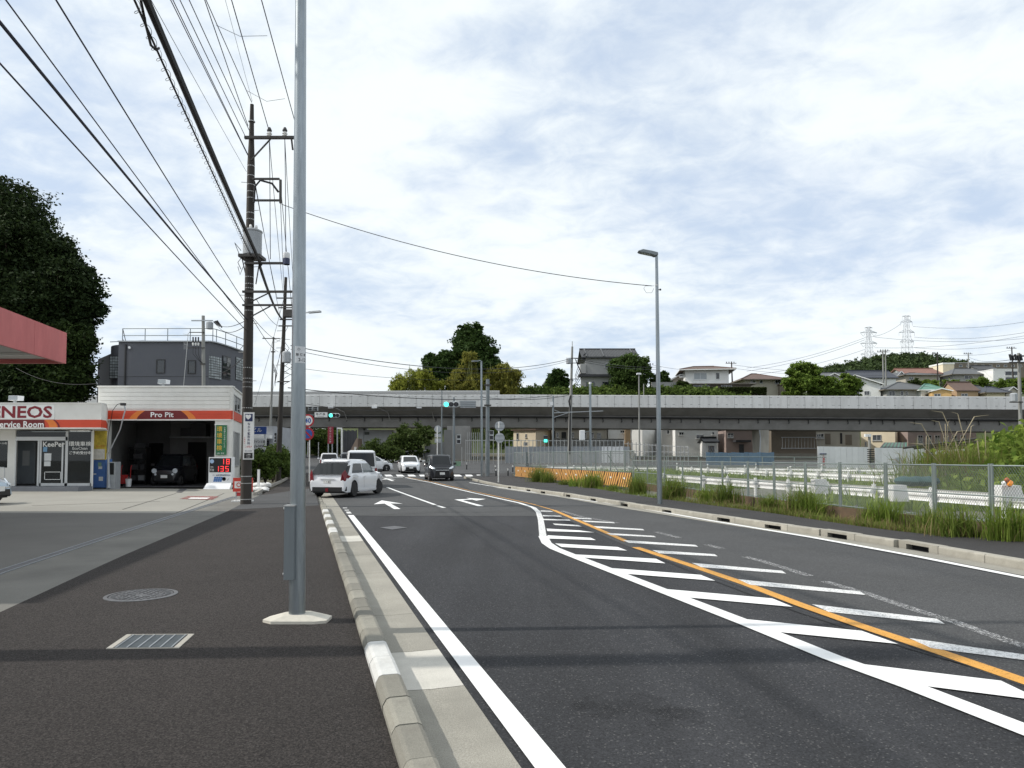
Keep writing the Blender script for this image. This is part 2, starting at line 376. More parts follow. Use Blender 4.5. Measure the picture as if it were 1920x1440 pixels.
KERBD = pm('kerb_worn', (0.235, 0.225, 0.19), 0.9, var=0.2, scale=3, fine=0.2, fscale=120, rnd=0.22, bump=0.4, bscale=120, dirt=((0.14, 0.13, 0.11), 0.7, 6))
FORE = pm('forecourt_concrete', (0.265, 0.255, 0.225), 0.8, var=0.10, scale=0.4, fine=0.1, fscale=60, dirt=((0.25, 0.24, 0.21), 0.6, 0.6))
FORE_SHADE = pm('forecourt_painted_shade', (0.125, 0.12, 0.11), 0.85, var=0.12, scale=0.4, fine=0.2, fscale=80, dirt=((0.095, 0.09, 0.084), 0.7, 0.5), bump=0.2)  # forecourt concrete with the canopy's shade put into the colour
APRON = pm('apron_concrete', (0.15, 0.145, 0.13), 0.85, var=0.15, scale=0.6, fine=0.2, fscale=80, dirt=((0.085, 0.082, 0.075), 0.6, 1.0), bump=0.2)  # pale concrete coloured darker: canopy shade is painted in
SOIL = pm('soil', (0.11, 0.095, 0.07), 0.95, var=0.3, scale=0.6, fine=0.3, fscale=30, dirt=((0.07, 0.09, 0.035), 0.8, 0.25), bump=0.5, bscale=30)
# wheel tracks and long stains run with the street
_nt = ASPH.node_tree; _b = _nt.nodes['Principled BSDF']; _src = _b.inputs['Base Color'].links[0].from_socket
_tc = _nt.nodes.new('ShaderNodeTexCoord'); _mp = _nt.nodes.new('ShaderNodeMapping'); _mp.inputs['Rotation'].default_value = (0, 0, -RAD(16.2)); _mp.inputs['Scale'].default_value = (1.3, .07, 1)
_ns = _nt.nodes.new('ShaderNodeTexNoise'); _ns.inputs['Scale'].default_value = 1.0; _ns.inputs['Detail'].default_value = 5; _mr = _nt.nodes.new('ShaderNodeMapRange'); _mr.inputs[1].default_value = .35; _mr.inputs[2].default_value = .68; _mr.inputs[3].default_value = .80; _mr.inputs[4].default_value = 1.16
_vm = _nt.nodes.new('ShaderNodeVectorMath'); _vm.operation = 'SCALE'
_nt.links.new(_tc.outputs['Object'], _mp.inputs[0]); _nt.links.new(_mp.outputs[0], _ns.inputs['Vector']); _nt.links.new(_ns.outputs['Fac'], _mr.inputs[0]); _nt.links.new(_src, _vm.inputs[0]); _nt.links.new(_mr.outputs[0], _vm.inputs['Scale']); _nt.links.new(_vm.outputs[0], _b.inputs['Base Color'])
PAINT = pm('road_paint_white', (0.80, 0.80, 0.79), 0.6, var=0.04, scale=3, fine=0.05, fscale=200, dirt=((0.62, 0.62, 0.61), 0.35, 8), bump=0.15, bscale=200)
PAINTW = pm('road_paint_worn', (0.72, 0.72, 0.71), 0.7, var=0.06, scale=6, alpha=(0.30, 0.52, 48))
PAINTF = pm('road_paint_faint', (0.60, 0.60, 0.60), 0.7, var=0.08, scale=6, alpha=(0.48, 0.64, 48))
YEL = pm('road_paint_yellow', (0.62, 0.30, 0.045), 0.65, var=0.08, scale=5, alpha=(0.30, 0.46, 55))
STEEL = pm('galvanised_steel', (0.27, 0.30, 0.32), 0.33, metal=0.85, var=0.20, scale=6, fine=0.1, fscale=40, stretch=(1, 1, 0.12), rnd=0.06)
STEELD = pm('dark_galvanised_steel', (0.20, 0.225, 0.24), 0.5, metal=0.5, var=0.15, scale=5, stretch=(1, 1, 0.15), rnd=0.05)
IRON = pm('cast_iron', (0.12, 0.12, 0.125), 0.6, metal=0.5, var=0.25, scale=8, fine=0.2)
IRON2 = pm('worn_iron', (0.14, 0.14, 0.143), 0.5, metal=0.5, var=0.2, scale=8)
ZINC = pm('zinc_grating', (0.30, 0.32, 0.335), 0.55, metal=0.6, var=0.15, scale=8)
BLACKM = pm('black_metal', (0.02, 0.02, 0.021), 0.45, var=0.2, scale=6)
RUBBER = pm('black_rubber', (0.016, 0.016, 0.017), 0.75, var=0.2, scale=9)
CABLEM = pm('cable_sheath', (0.012, 0.012, 0.014), 0.6, var=0.1)
CABLEB = pm('wire_blue_black', (0.018, 0.022, 0.045), 0.55, var=0.1)
WHITE = pm('white_paint', (0.80, 0.80, 0.78), 0.5, var=0.05, scale=3, dirt=((0.55, 0.54, 0.51), 0.3, 5))
WHITEP = pm('white_plastic', (0.78, 0.79, 0.80), 0.35, var=0.03)
GREYM = pm('grey_metal', (0.40, 0.42, 0.44), 0.45, metal=0.3, var=0.08, scale=6)
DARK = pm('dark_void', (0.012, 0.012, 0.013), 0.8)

# ================================================================== ground
S0 = Vector((0.481, 0.0)); RD = Vector((-0.2794, 0.9602)); RN = Vector((0.9602, 0.2794))
def RF(s, off, dz=0.0):
    """street frame: s metres along the left kerb, off metres to its right"""
    p = S0 + RD * s + RN * off
    return Vector((p.x, p.y, zg(p.y) + dz))
def sheet(name, A, B, dz, mat, n=40, parent=None, side=0.0):
    """ground strip between two polylines, laid dz above the street level"""
    def samp(P, t):
        P = [Vector(p[:2]) for p in P]; d = [0]
        for i in range(1, len(P)): d.append(d[-1] + (P[i] - P[i - 1]).length)
        x = t * d[-1]
        for i in range(1, len(P)):
            if x <= d[i] + 1e-9: k = (x - d[i - 1]) / max(1e-9, d[i] - d[i - 1]); return P[i - 1].lerp(P[i], k)
        return P[-1]
    mb = MB(); vs = []
    for i in range(n + 1):
        a = samp(A, i / n); b = samp(B, i / n)
        vs += [(a.x, a.y, zg(a.y) + dz), (b.x, b.y, zg(b.y) + dz)]
    mb.add(vs, [(2 * i, 2 * i + 1, 2 * i + 3, 2 * i + 2) for i in range(n)])
    if side:
        for k in (0, 1):
            w = []
            for i in range(n + 1): p = vs[2 * i + k]; w += [p, (p[0], p[1], p[2] - side)]
            mb.add(w, [(2 * i, 2 * i + 2, 2 * i + 3, 2 * i + 1) for i in range(n)])
    return mb.build(name, mat, parent)
# base terrain to the horizon
xs = [-3000, -900, -300, -120, -60, -30, -10, 10, 30, 60, 120, 300, 900, 3000]
ys = [-300, -60, -20] + list(range(-10, 150, 5)) + [160, 180, 220, 260, 400, 900, 2500, 6000]
mb = MB(); mb.add([(x, y, zg(y) - 0.06) for y in ys for x in xs], [(j * len(xs) + i, j * len(xs) + i + 1, (j + 1) * len(xs) + i + 1, (j + 1) * len(xs) + i) for j in range(len(ys) - 1) for i in range(len(xs) - 1)])
structure(mb.build('ground', SOIL, smooth=True))

# right kerb line, read off the ground
kr_px = [(1920, 1069), (1743, 1036.5), (1587, 1012), (1440, 990.5), (1341, 975.5), (1190, 952.5), (1065, 931.5), (940, 914)]
KR = [G(x, y) for x, y in kr_px]
d0 = (KR[0] - KR[1]).normalized(); KR = [KR[0] + d0 * 14, KR[0] + d0 * 7] + KR      # on past the camera
tip = G(872, 897.5)
KRfull = KR + [G(900, 905), tip]
# road: from the gutter to the right kerb, wide junction, then the rising street beyond
Lp = [RF(-14, 0.64), RF(0, 0.64), RF(30, 0.64), RF(60, 0.64)]
road = sheet('road', Lp, [p for p in KR] + [RF(58, 14)], 0.0, ASPH, 60); structure(road)
junction = sheet('junction_road', [RF(58, -60), RF(60, -20), RF(60, 14), Vector((25, 62, 0)), Vector((120, 66, 0))], [RF(100, -60), RF(100, -20), Vector((-4, 100, 0)), Vector((30, 100, 0)), Vector((120, 96, 0))], -0.006, ASPH2, 50); structure(junction)
structure(sheet('street_beyond', [RF(88, -5), Vector((-40, 112, 0)), Vector((-62, 140, 0)), Vector((-95, 165, 0))], [RF(88, 9), Vector((-29, 112, 0)), Vector((-50, 146, 0)), Vector((-86, 176, 0))], 0.02, ASPH2, 30))
# lighter, older surface of the far half of the street (a visible seam crosses at the driveway)
sheet('old_asphalt', [RF(20.4, 0.66), RF(40, 0.66), RF(58.5, 0.66)], [G(1160, 968) , G(1000, 926), RF(58.5, 11)], 0.004, ASPH2, 40, road)
sheet('old_asphalt', [G(1030, 962), G(1190, 1030), G(1440, 1118), G(1960, 1302)], [G(1012, 927) , G(1180, 956), G(1480, 1003), G(1990, 1100)], 0.0045, ASPH2, 40, road)

# left pavement
AP = [Vector((-3.1, -1, 0)), G(0, 1148, .1), G(220, 1046, .1), G(455, 940, .1)]       # edge towards the filling station
walk = sheet('left_pavement', [Vector((-2.2, -8, 0)), Vector((-3.1, -1, 0)), G(0, 1148, .1), G(220, 1046, .1), G(430, 957, .1), G(487, 929, .1), G(537, 902, .1), RF(62, -4.2)],
             [RF(-9, 0), RF(0, 0), RF(8, 0), RF(16, 0), RF(24, 0), RF(33, 0), RF(46, 0), RF(62, 0)], 0.10, WALK, 60); structure(walk)
sheet('lighter_asphalt', [G(432, 956, .1), G(470, 936, .1), G(487, 929, .1)], [RF(23.6, -0.03), RF(30, -0.03), RF(37, -0.03)], 0.104, ASPH2, 16, walk)
# filling-station apron, channel and forecourt
RAIL = [Vector((-3.9, -1, 0)), G(0, 1073, .1), G(220, 1001, .1), G(440, 931, .1)]
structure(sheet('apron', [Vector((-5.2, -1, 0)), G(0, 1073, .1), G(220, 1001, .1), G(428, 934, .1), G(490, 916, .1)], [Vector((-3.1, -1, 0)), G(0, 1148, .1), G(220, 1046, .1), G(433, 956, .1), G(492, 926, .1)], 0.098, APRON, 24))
fore = sheet('forecourt', [Vector((-60, -6, 0)), Vector((-60, 20, 0)), Vector((-60, 44, 0))], [Vector((-3.95, -6, 0)), G(0, 1073, .1), G(500, 918, .1)], 0.094, FORE, 30); structure(fore)
sheet('painted_canopy_shade', [Vector((-45, -5, 0)), Vector((-45, 12, 0)), Vector((-45, 20.3, 0))], [Vector((-4.2, -5, 0)), G(-5, 1075, .1), G(345, 962, .1)], 0.099, FORE_SHADE, 30, fore)  # painted shade: deepens the canopy's shadow, ends along its edge
ch = MB()
rp = [Vector((p.x, p.y, 0.105)) for p in RAIL[:3]] + [G(440, 931, 0.105)]
for a, b in zip(rp[:-1], rp[1:]):
    nn = Vector((-(b - a).y, (b - a).x, 0)).normalized()
    for o_, w_, h_ in ((-0.075, 0.02, 0.012), (0.075, 0.02, 0.012)): ch.beam(a + nn * o_, b + nn * o_, w_, h_)
o = ch.build('drain_channel_rail', ZINC, fore)
ch = MB()
for a, b in zip(rp[:-1], rp[1:]): ch.beam(a - Vector((0, 0, .003)), b - Vector((0, 0, .003)), 0.13, 0.006)
ch.build('drain_channel', IRON, fore)
# joints between the forecourt slabs
jm = pm('slab_joint', (0.05, 0.048, 0.045), 0.9)
for (a, b) in (((60, 948), (300, 940)), ((230, 955), (330, 925)), ((330, 962), (420, 925))):
    MB().beam(G(*a, .1), G(*b, .1), 0.02, 0.004).build('slab_joint', jm, fore)

# kerb stones on the left
kerb = structure(bpy.data.objects.new('kerb_left', None)); COL.objects.link(kerb); WM[kerb.name] = Matrix.Identity(4)
def kerb_mesh(L, w, h, mat, name='kerb_stone', bev=0.018):
    prof = [(0, -0.12), (w, -0.12), (w, h - bev * 2.2), (w - bev, h - bev * .4), (w - bev * 2, h), (bev * 1.4, h), (bev * .4, h - bev * .5), (0, h - bev * 1.5)]
    mb = MB().ext([(0, x, z) for x, z in prof], (L, 0, 0)); me = mb.mesh(name)
    me.materials.append(mat); me.update(); return me
KL = 0.45
kmA = kerb_mesh(KL - 0.010, 0.175, 0.18, KERBD, bev=.022); kmB = kerb_mesh(KL - 0.010, 0.175, 0.18, KERBW, bev=.022); kmC = kerb_mesh(KL - 0.008, 0.175, 0.035, KERBD)
rzL = math.atan2(RD.y, RD.x)
for i in range(-16, 96):
    s = i * KL
    me = kmA
    if i in (11, 12): me = kmB
    if s > 13.5 and (i % 4 in (0, 1)) and s < 21: me = kmB
    if 23.0 < s < 38: me = kmC
    o = bpy.data.objects.new('kerb_stone', me); COL.objects.link(o); o.parent = kerb; p = RF(s, 0.175); o.location = p; o.rotation_euler = (rng.uniform(-.012, .012), 0, rzL + rng.uniform(-.004, .004))
    o.location.z += rng.uniform(-.004, .004); o.location = o.location
# note: mesh y runs to the left of the street direction, so stones start at off=0.175 and reach off=0
# gutter slabs
gut = structure(bpy.data.objects.new('gutter_left', None)); COL.objects.link(gut); WM[gut.name] = Matrix.Identity(4)
s = -8.0; lens = []
edges = [-8, -6, -4, -2, 0, 2, 3.6, 5.12, 6.12, 7.55, 10.3, 12.2, 14.2, 15.2, 17.2, 19.2, 21.2, 24, 27, 30, 34, 38, 42]
for i in range(len(edges) - 1):
    a, b = edges[i] + .004, edges[i + 1] - .004; light = abs(edges[i] - 5.12) < .01 or abs(edges[i] - 14.2) < .01
    mb = MB(); n = 4
    vs = []
    for k in range(n + 1):
        q = a + (b - a) * k / n
        for off, z in ((0.165, -0.03), (0.19, 0.012), (0.40, 0.004), (0.635, 0.010), (0.64, -0.03)): vs.append(RF(q, off, z))
    mb.add(vs, [(5 * k + j, 5 * k + j + 1, 5 * k + j + 6, 5 * k + j + 5) for k in range(n) for j in range(4)])
    o = mb.build('gutter_slab', CONCL if light else CONCG, gut)

# right kerb, with inlets, and right pavement
def along(P, step):
    out = []; carry = 0.0
    for a, b in zip(P[:-1], P[1:]):
        a = Vector(a); b = Vector(b); L = (b - a).length; x = carry
        while x < L: out.append((a.lerp(b, x / L), (b - a).normalized())); x += step
        carry = x - L
    return out
kerbr = structure(bpy.data.objects.new('kerb_right', None)); COL.objects.link(kerbr); WM[kerbr.name] = Matrix.Identity(4)
KRL = 0.98
CONCK = pm('kerb_right_concrete', (0.36, 0.34, 0.29), 0.88, var=0.16, scale=2.0, fine=0.14, fscale=80, bump=0.25, rnd=0.12, dirt=((0.24, 0.225, 0.19), 0.65, 2.4))
kmR = kerb_mesh(KRL - .012, 0.2, 0.135, CONCK)
inlet = MB()
w, h = 0.2, 0.135
inlet.bx(0, 0.2, 0, w, -.1, h); inlet.bx(0.76, KRL - .012, 0, w, -.1, h); inlet.bx(0.2, 0.76, 0, w, .085, h - .001); inlet.bx(0.2, 0.76, 0.12, w - .002, -.1, 0.085, 1); inlet.bx(0.2, 0.76, 0.001, 0.12, -.1, -0.004, 1)
inl = inlet.mesh('kerb_inlet'); inl.materials.append(CONCK); inl.materials.append(DARK); inl.polygons.foreach_set('material_index', inlet.m); inl.update()
pts = along(KRfull, KRL)
slots = [G(x, y) for x, y in ((1726, 1034), (1576, 1010), (1467, 993), (1342, 975), (1247, 960.5), (1174, 949), (1116, 939.5), (1066, 931.5), (1025, 925), (991, 920.5), (961, 916.5))]
for i, (p, d) in enumerate(pts):
    # mesh +y must point away from the road (to the right): run the stones towards the camera
    near = min((p + d * KRL / 2 - q).length for q in slots)
    e = p + d * KRL; o = bpy.data.objects.new('kerb_inlet_stone' if near < KRL * .5 else 'kerb_stone', inl if near < KRL * .5 else kmR); COL.objects.link(o); o.parent = kerbr
    o.location = (e.x, e.y, zg(e.y) + rng.uniform(-.003, .003)); o.rotation_euler = (0, 0, math.atan2(-d.y, -d.x))
KRo = []
for i, p in enumerate(KRfull):
    a = KRfull[max(0, i - 1)]; b = KRfull[min(len(KRfull) - 1, i + 1)]; d = (b - a); d.z = 0; d.normalize(); KRo.append(p + Vector((d.y, -d.x, 0)) * 0.19)
WB = [p + Vector((2.05, 0.5, 0)) for p in KRo[:2]] + [G(1920, 1010, .13), G(1760, 1005, .13), G(1600, 985, .13), G(1450, 962, .13), G(1340, 948, .13), G(1200, 930, .13), G(1100, 913, .13), G(970, 895, .13)]
walkr = sheet('right_pavement', KRo[:-2] , [KRo[0] + Vector((2.1, .4, 0)), KRo[1] + Vector((2.1, .4, 0))] + WB[2:], 0.128, WALK2, 50); structure(walkr)
corner = sheet('right_pavement_corner', [KRo[-3], KRo[-2], KRo[-1], tip + Vector((.6, 2.5, 0))], [WB[-1], G(960, 893, .13), G(960, 889, .13), G(958, 885.5, .13)], 0.127, WALK2, 16); structure(corner)
structure(sheet('site_ground', [Vector((13, 2, 0)), WB[2] + Vector((.6, .3, 0)), WB[-3] + Vector((.6, .4, 0)), WB[-1] + Vector((.3, .3, 0)), Vector((4, 62, 0))], [Vector((70, 2, 0)), Vector((75, 15, 0)), Vector((80, 35, 0)), Vector((90, 55, 0)), Vector((100, 64, 0))], 0.02, pm('site_gravel', (0.15, 0.143, 0.125), 0.95, var=0.2, scale=0.3, fine=0.3, fscale=25, dirt=((0.06, 0.085, 0.03), 0.85, 0.18), bump=0.4, bscale=40), 30))
# narrow gutter at the right kerb
sheet('right_gutter', [p + Vector((-.02, 0, 0)) for p in KR], [Vector((p.x - .42, p.y - .12, 0)) for p in KR], 0.005, CONCG, 40, road)

# ================================================================== road markings
def gpoly(name, px, mat, dz=0.010, par=road): 
    return MB().face([G(x, y, dz) for x, y in px]).build(name, mat, par)
def zline(pts, w, name, mat, dz=0.010, par=road, sc=None):
    """painted line of real width w along ground points"""
    P = [Vector(p) for p in pts]; Lr = []; vs = []
    Q = []
    for a, b in zip(P[:-1], P[1:]):
        n = max(1, int((b - a).length / 2.5))
        Q += [a.lerp(b, k / n) for k in range(n)]
    Q.append(P[-1])
    for i, p in enumerate(Q):
        d = Q[min(i + 1, len(Q) - 1)] - Q[max(i - 1, 0)]; n = Vector((d.y, -d.x, 0)).normalized() * w / 2
        for q in (p - n, p + n): vs.append((q.x, q.y, zg(q.y) + dz))
    return MB().add(vs, [(2 * i, 2 * i + 1, 2 * i + 3, 2 * i + 2) for i in range(len(Q) - 1)]).build(name, mat, par)
zline([RF(-8, .78), RF(20.6, .78)], 0.155, 'edge_line', PAINT)
for a, b in ((21.2, 21.9), (22.4, 22.7), (23.4, 23.7)): zline([RF(a, .78), RF(b, .78)], .13, 'edge_line_dash', PAINTW)
zoomp = lambda x, y: (1000 + x / 2.087, 900 + y / 2.087)
isl = [(940, 936), (974, 943.5), (1000, 952), (1009, 960), (1013.5, 973), (1016, 990), (1018, 1006), (1025, 1019), (1040, 1029), (1072, 1042), (1158, 1075.5), (1268, 1118.5), (1398, 1169), (1561, 1235), (1709, 1288), (1920, 1370)]
P = [G(x, y) for x, y in isl]; P.append(P[-1] + (P[-1] - P[-2]).normalized() * 6)
zline(P[:3], .13, 'island_line', PAINT); zline(P[2:7], 0.15, 'island_line', PAINTW); zline(P[6:], .19, 'island_line', PAINT)
zline([G(x, y) for x, y in ((760, 895.5), (810, 905.5), (893, 925.5), (942, 936.5))], .13, 'centre_line', PAINT)
zline([G(x, y) for x, y in ((764, 895), (815, 904.5), (898, 924), (950, 935), (1000, 946), (1038, 957))], .07, 'yellow_line', YEL)
zline([G(x, y) for x, y in ((1038, 957), (1101, 984), (1175, 1016))], .13, 'yellow_line', YEL)
yl = [G(x, y) for x, y in ((1192, 1027), (1307, 1065), (1398, 1096), (1503, 1136), (1623, 1178), (1767, 1226), (1920, 1279))]
yl.append(yl[-1] + (yl[-1] - yl[-2]).normalized() * 5); zline(yl, .15, 'yellow_line', YEL)
for q in ([(1255, 716), (1830, 785), (1995, 864), (1465, 797)], [(790, 540), (1285, 590), (1428, 641), (935, 592)], [(490, 424), (935, 463), (1015, 496), (580, 457)], [(285, 343), (655, 371), (712, 394), (365, 367)],
          [(145, 290), (480, 308), (517, 326), (190, 303)], [(85, 248), (330, 262), (367, 276), (110, 262)], [(55, 216), (225, 226), (245, 235), (60, 229)], [(52, 190), (180, 197), (240, 205), (55, 200)]):
    gpoly('hatch_stripe', [zoomp(*p) for p in q], PAINT, .011)
for q in ([(75, 170), (175, 176), (190, 182), (85, 176)], [(38, 152), (140, 155), (146, 159), (40, 157)], [(36, 137), (105, 140), (112, 143), (38, 142)], [(28, 119), (70, 121), (78, 124), (30, 123)]):
    gpoly('hatch_stripe', [zoomp(*p) for p in q], PAINTW, .011)
for (x0, y0, x1, y1, t) in ((150, 146, 230, 152, 5), (190, 158, 320, 167, 6), (235, 180, 435, 194, 8), (285, 207, 480, 221, 8), (350, 235, 645, 257, 11), (465, 274, 722, 294, 13), (620, 324, 990, 360, 17), (800, 388, 1300, 442, 22), (1090, 486, 1610, 552, 30), (1470, 618, 2000, 700, 40)):
    gpoly('worn_hatch_stripe', [zoomp(x0, y0), zoomp(x1 - t, y1 - t * .3), zoomp(x1, y1 + t * .35), zoomp(x0 + t * 2.2, y0 + t)], PAINTW, .0115)
for a in ([(110, 122), (195, 147)], [(200, 147), (330, 170)], [(480, 205), (570, 228)], [(675, 255), (740, 270)], [(830, 303), (890, 318), (1000, 352), (1080, 378)], [(1140, 400), (1300, 446), (1400, 480), (1520, 520)], [(1520, 520), (1640, 556), (1760, 600), (1960, 668)]):
    zline([G(*zoomp(*p)) for p in a], .14, 'worn_line', PAINTF, .0112)
re = [(1182, 950), (1335, 977), (1527, 1009), (1719, 1044), (1920, 1084)]
P = [G(x, y) for x, y in re]; P = P + [P[-1] + (P[-1] - P[-2]).normalized() * 7]; zline(P, .15, 'edge_line', PAINT)
zline([G(1070, 934), G(1120, 941.5)], .13, 'edge_line', PAINT); zline([G(880, 905), G(940, 914.5), G(1005, 924)], .13, 'edge_line', PAINT); zline([G(1024, 927), G(1050, 931)], .1, 'edge_line', PAINTW); zline([G(1130, 943), G(1160, 947)], .1, 'edge_line', PAINTW)
zline([G(726, 914), G(816, 947)], .13, 'lane_line', PAINT); zline([G(820, 948.5), G(833, 952.5)], .13, 'lane_line', PAINT)
def arrow(poly, s0, off0):
    f = []
    for u, w in poly: f.append(RF(s0 + u, off0 + w, .011))
    return f
ca = G(745, 955); s_a = (Vector(ca[:2]) - S0).dot(RD); o_a = (Vector(ca[:2]) - S0).dot(RN)
MB().face(arrow([(0, -.1), (0, .1), (2.8, .1), (2.5, .5), (4.7, 0), (2.5, -.5), (2.8, -.1)], s_a, o_a)).build('straight_arrow', PAINT, road)
cb = G(902, 949.5); s_b = (Vector(cb[:2]) - S0).dot(RD); o_b = (Vector(cb[:2]) - S0).dot(RN)
mb = MB(); mb.face(arrow([(0, -.1), (0, .1), (3.4, .1), (3.9, -.1)], s_b, o_b)); mb.face(arrow([(3.4, .1), (3.7, .55), (4.05, .55), (3.9, -.1)], s_b, o_b)); mb.face(arrow([(3.0, .55), (3.9, 1.15), (4.8, .55)], s_b, o_b))
mb.build('right_turn_arrow', PAINT, road)
cc = G(737, 902); s_c = (Vector(cc[:2]) - S0).dot(RD); o_c = (Vector(cc[:2]) - S0).dot(RN)
MB().face(arrow([(0, -.1), (0, .1), (2.8, .1), (2.5, .5), (4.7, 0), (2.5, -.5), (2.8, -.1)], s_c, o_c)).build('straight_arrow', PAINT, road)
zline([G(700, 895.2), G(756, 895.2)], .4, 'stop_line', PAINT, .014, junction)
for i in range(14):
    x0 = 634 + 21.6 * i
    if x0 > 930: break
    gpoly('crosswalk_stripe', [(x0, 890), (x0 + 12, 890), (x0 + 17, 893.2), (x0 + 3, 893.2)], PAINT, .012, junction)
for i in range(20):
    x0 = 640 + 17.5 * i
    gpoly('crosswalk_stripe', [(x0, 880.6), (x0 + 10, 880.6), (x0 + 13, 882.6), (x0 + 2, 882.6)], PAINT, .012, junction)
zline([Vector((-44, 118, 0)), Vector((-66, 146, 0))], .16, 'edge_line', PAINT, .03, junction); zline([Vector((-37.5, 112, 0)), Vector((-58, 142, 0))], .2, 'lane_line', PAINT, .03, junction)

# seam between old and new surfacing, oil stains, small iron lid in the lane
zline([G(x, y) for x, y in ((1200, 1033), (1345, 1092), (1500, 1150), (1700, 1216), (1880, 1268), (1990, 1300))], .022, 'surface_seam', DARK, .0095)
zline([RF(20.4, .9), RF(20.9, 3.6), RF(20.2, 6.4)], .03, 'surface_seam', DARK, .0095)
OIL = pm('oil_stain', (.016, .016, .017), .8, var=.1, alpha=(.42, .95, 2.2), spec=.3)
for cx, cy, rx_, ry_ in ((1165, 1322, 95, 26), (1265, 1345, 60, 20)): gpoly('oil_stain', [(cx + rx_ * math.cos(a * .3927), cy + ry_ * math.sin(a * .3927)) for a in range(16)], OIL, .0085)
# iron lid
gpoly('patch_repair', [(712, 989), (740, 986), (764, 989), (735, 993)], IRON, .010)
# ------------------------------------------------------------------ pavement ironwork
c = G(265, 1116, .1); t = thing('manhole_cover', 'round cast iron manhole cover set in the dark pavement', 'manhole cover', c)
MB().lathe([(.37, -.02), (.37, .006), (.345, .009), (.33, .009), (.33, -.02)], n=32).build('rim', IRON2, t, smooth=True)
MB().lathe([(.32, -.02), (.32, .004), (.05, .004)], n=32).build('lid', IRON, t)
for k, (r_, n_) in enumerate(((.09, 8), (.155, 14), (.215, 20), (.275, 26))):
    mb = MB()
    for j in range(n_):
        a = 2 * math.pi * (j + k * .5) / n_; mb.box((r_ * math.cos(a), r_ * math.sin(a), .007), (.045, .028, .007), a + k)
    mb.build('tread_ring', IRON2, t)['kind'] = 'stuff'
c = G(276, 1203, .1); t = thing('drain_grate', 'rectangular steel drain grate with cross bars in the pavement', 'drain grate', c)
P = [G(x, y, .1) for x, y in ((193, 1217), (243, 1190.5), (359, 1189.5), (341, 1216))]
ex = ((P[3] - P[0]) + (P[2] - P[1])) / 2; ey = ((P[1] - P[0]) + (P[2] - P[3])) / 2; o0 = (P[0] + P[1] + P[2] + P[3]) / 4
def gp(u, v, z): return o0 + ex * u + ey * v + Vector((0, 0, z))
fr = MB()
for (u0, u1, v0, v1) in ((-.5, -.42, -.5, .5), (.42, .5, -.5, .5), (-.42, .42, -.5, -.47), (-.42, .42, .47, .5)):
    fr.ext([gp(u0, v0, -.02), gp(u1, v0, -.02), gp(u1, v1, -.02), gp(u0, v1, -.02)], (0, 0, .026))
fr.build('frame', CONC, t, world=True)
MB().ext([gp(-.42, -.47, -.03), gp(.42, -.47, -.03), gp(.42, .47, -.03), gp(-.42, .47, -.03)], (0, 0, .028)).build('pit', IRON, t, world=True)
for i in range(6):
    u = -.385 + .77 * i / 5; MB().beam(gp(u, -.46, .002), gp(u, .46, .002), .012, .012).build('cross_bar', ZINC, t, world=True)
mb = MB()
for i in range(26): v = -.45 + .9 * i / 25; mb.beam(gp(-.4, v, -.0005), gp(.4, v, -.0005), .005, .006)
mb.build('bearing_bars', STEELD, t, world=True)['kind'] = 'stuff'
# ================================================================== filling station and the left side
def glassmat(name, tint, refl=0.35, clear=0.5, rough=0.02):
    m = bpy.data.materials.new(name); m.use_nodes = True; nt = m.node_tree; N = nt.nodes; L = nt.links
    b = N['Principled BSDF']; b.inputs['Base Color'].default_value = (*tint, 1); b.inputs['Roughness'].default_value = rough; b.inputs['Specular IOR Level'].default_value = 0.5 + refl
    tr = N.new('ShaderNodeBsdfTransparent'); tr.inputs[0].default_value = (0.55 + tint[0], 0.58 + tint[1], 0.6 + tint[2], 1)
    ns = N.new('ShaderNodeTexNoise'); ns.inputs['Scale'].default_value = 2.0; tcn = N.new('ShaderNodeTexCoord'); L.new(tcn.outputs['Object'], ns.inputs['Vector'])
    bp = N.new('ShaderNodeBump'); bp.inputs['Strength'].default_value = 0.03; L.new(ns.outputs['Fac'], bp.inputs['Height']); L.new(bp.outputs[0], b.inputs['Normal'])
    ms = N.new('ShaderNodeMixShader'); ms.inputs[0].default_value = clear; L.new(b.outputs[0], ms.inputs[1]); L.new(tr.outputs[0], ms.inputs[2])
    L.new(ms.outputs[0], N['Material Output'].inputs['Surface']); return m
GLASS = glassmat('shop_glass', (0.03, 0.034, 0.036), 0.2, 0.5)
GLASSD = glassmat('window_glass_dark', (0.03, 0.035, 0.04), 0.4, 0.12)
GLASSL = glassmat('window_glass_pale', (0.35, 0.38, 0.40), 0.3, 0.1, 0.2)
CREAM = pm('station_white_panel', (0.74, 0.73, 0.69), 0.55, var=0.05, scale=1.0, dirt=((0.55, 0.53, 0.48), 0.4, 1.2))
REDB = pm('station_red_band', (0.62, 0.065, 0.025), 0.45, var=0.05)
REDS = pm('station_red_band_side', (0.60, 0.085, 0.045), 0.5, var=0.05)
ORAN = pm('station_orange', (0.75, 0.20, 0.03), 0.45, var=0.04)
MAROON = pm('station_maroon', (0.16, 0.008, 0.010), 0.45, var=0.04)
MAROONL = pm('maroon_lettering', (0.20, 0.008, 0.018), 0.5)
ALU = pm('aluminium_frame', (0.55, 0.56, 0.56), 0.4, metal=0.4, var=0.05)
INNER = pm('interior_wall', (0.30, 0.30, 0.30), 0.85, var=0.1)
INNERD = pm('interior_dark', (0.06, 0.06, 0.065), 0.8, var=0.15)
LET = pm('white_lettering', (0.82, 0.82, 0.80), 0.5); LETK = pm('black_lettering', (0.02, 0.02, 0.025), 0.5); LETN = pm('navy_lettering', (0.02, 0.03, 0.10), 0.5); LETR = pm('red_lettering', (0.55, 0.02, 0.02), 0.5)
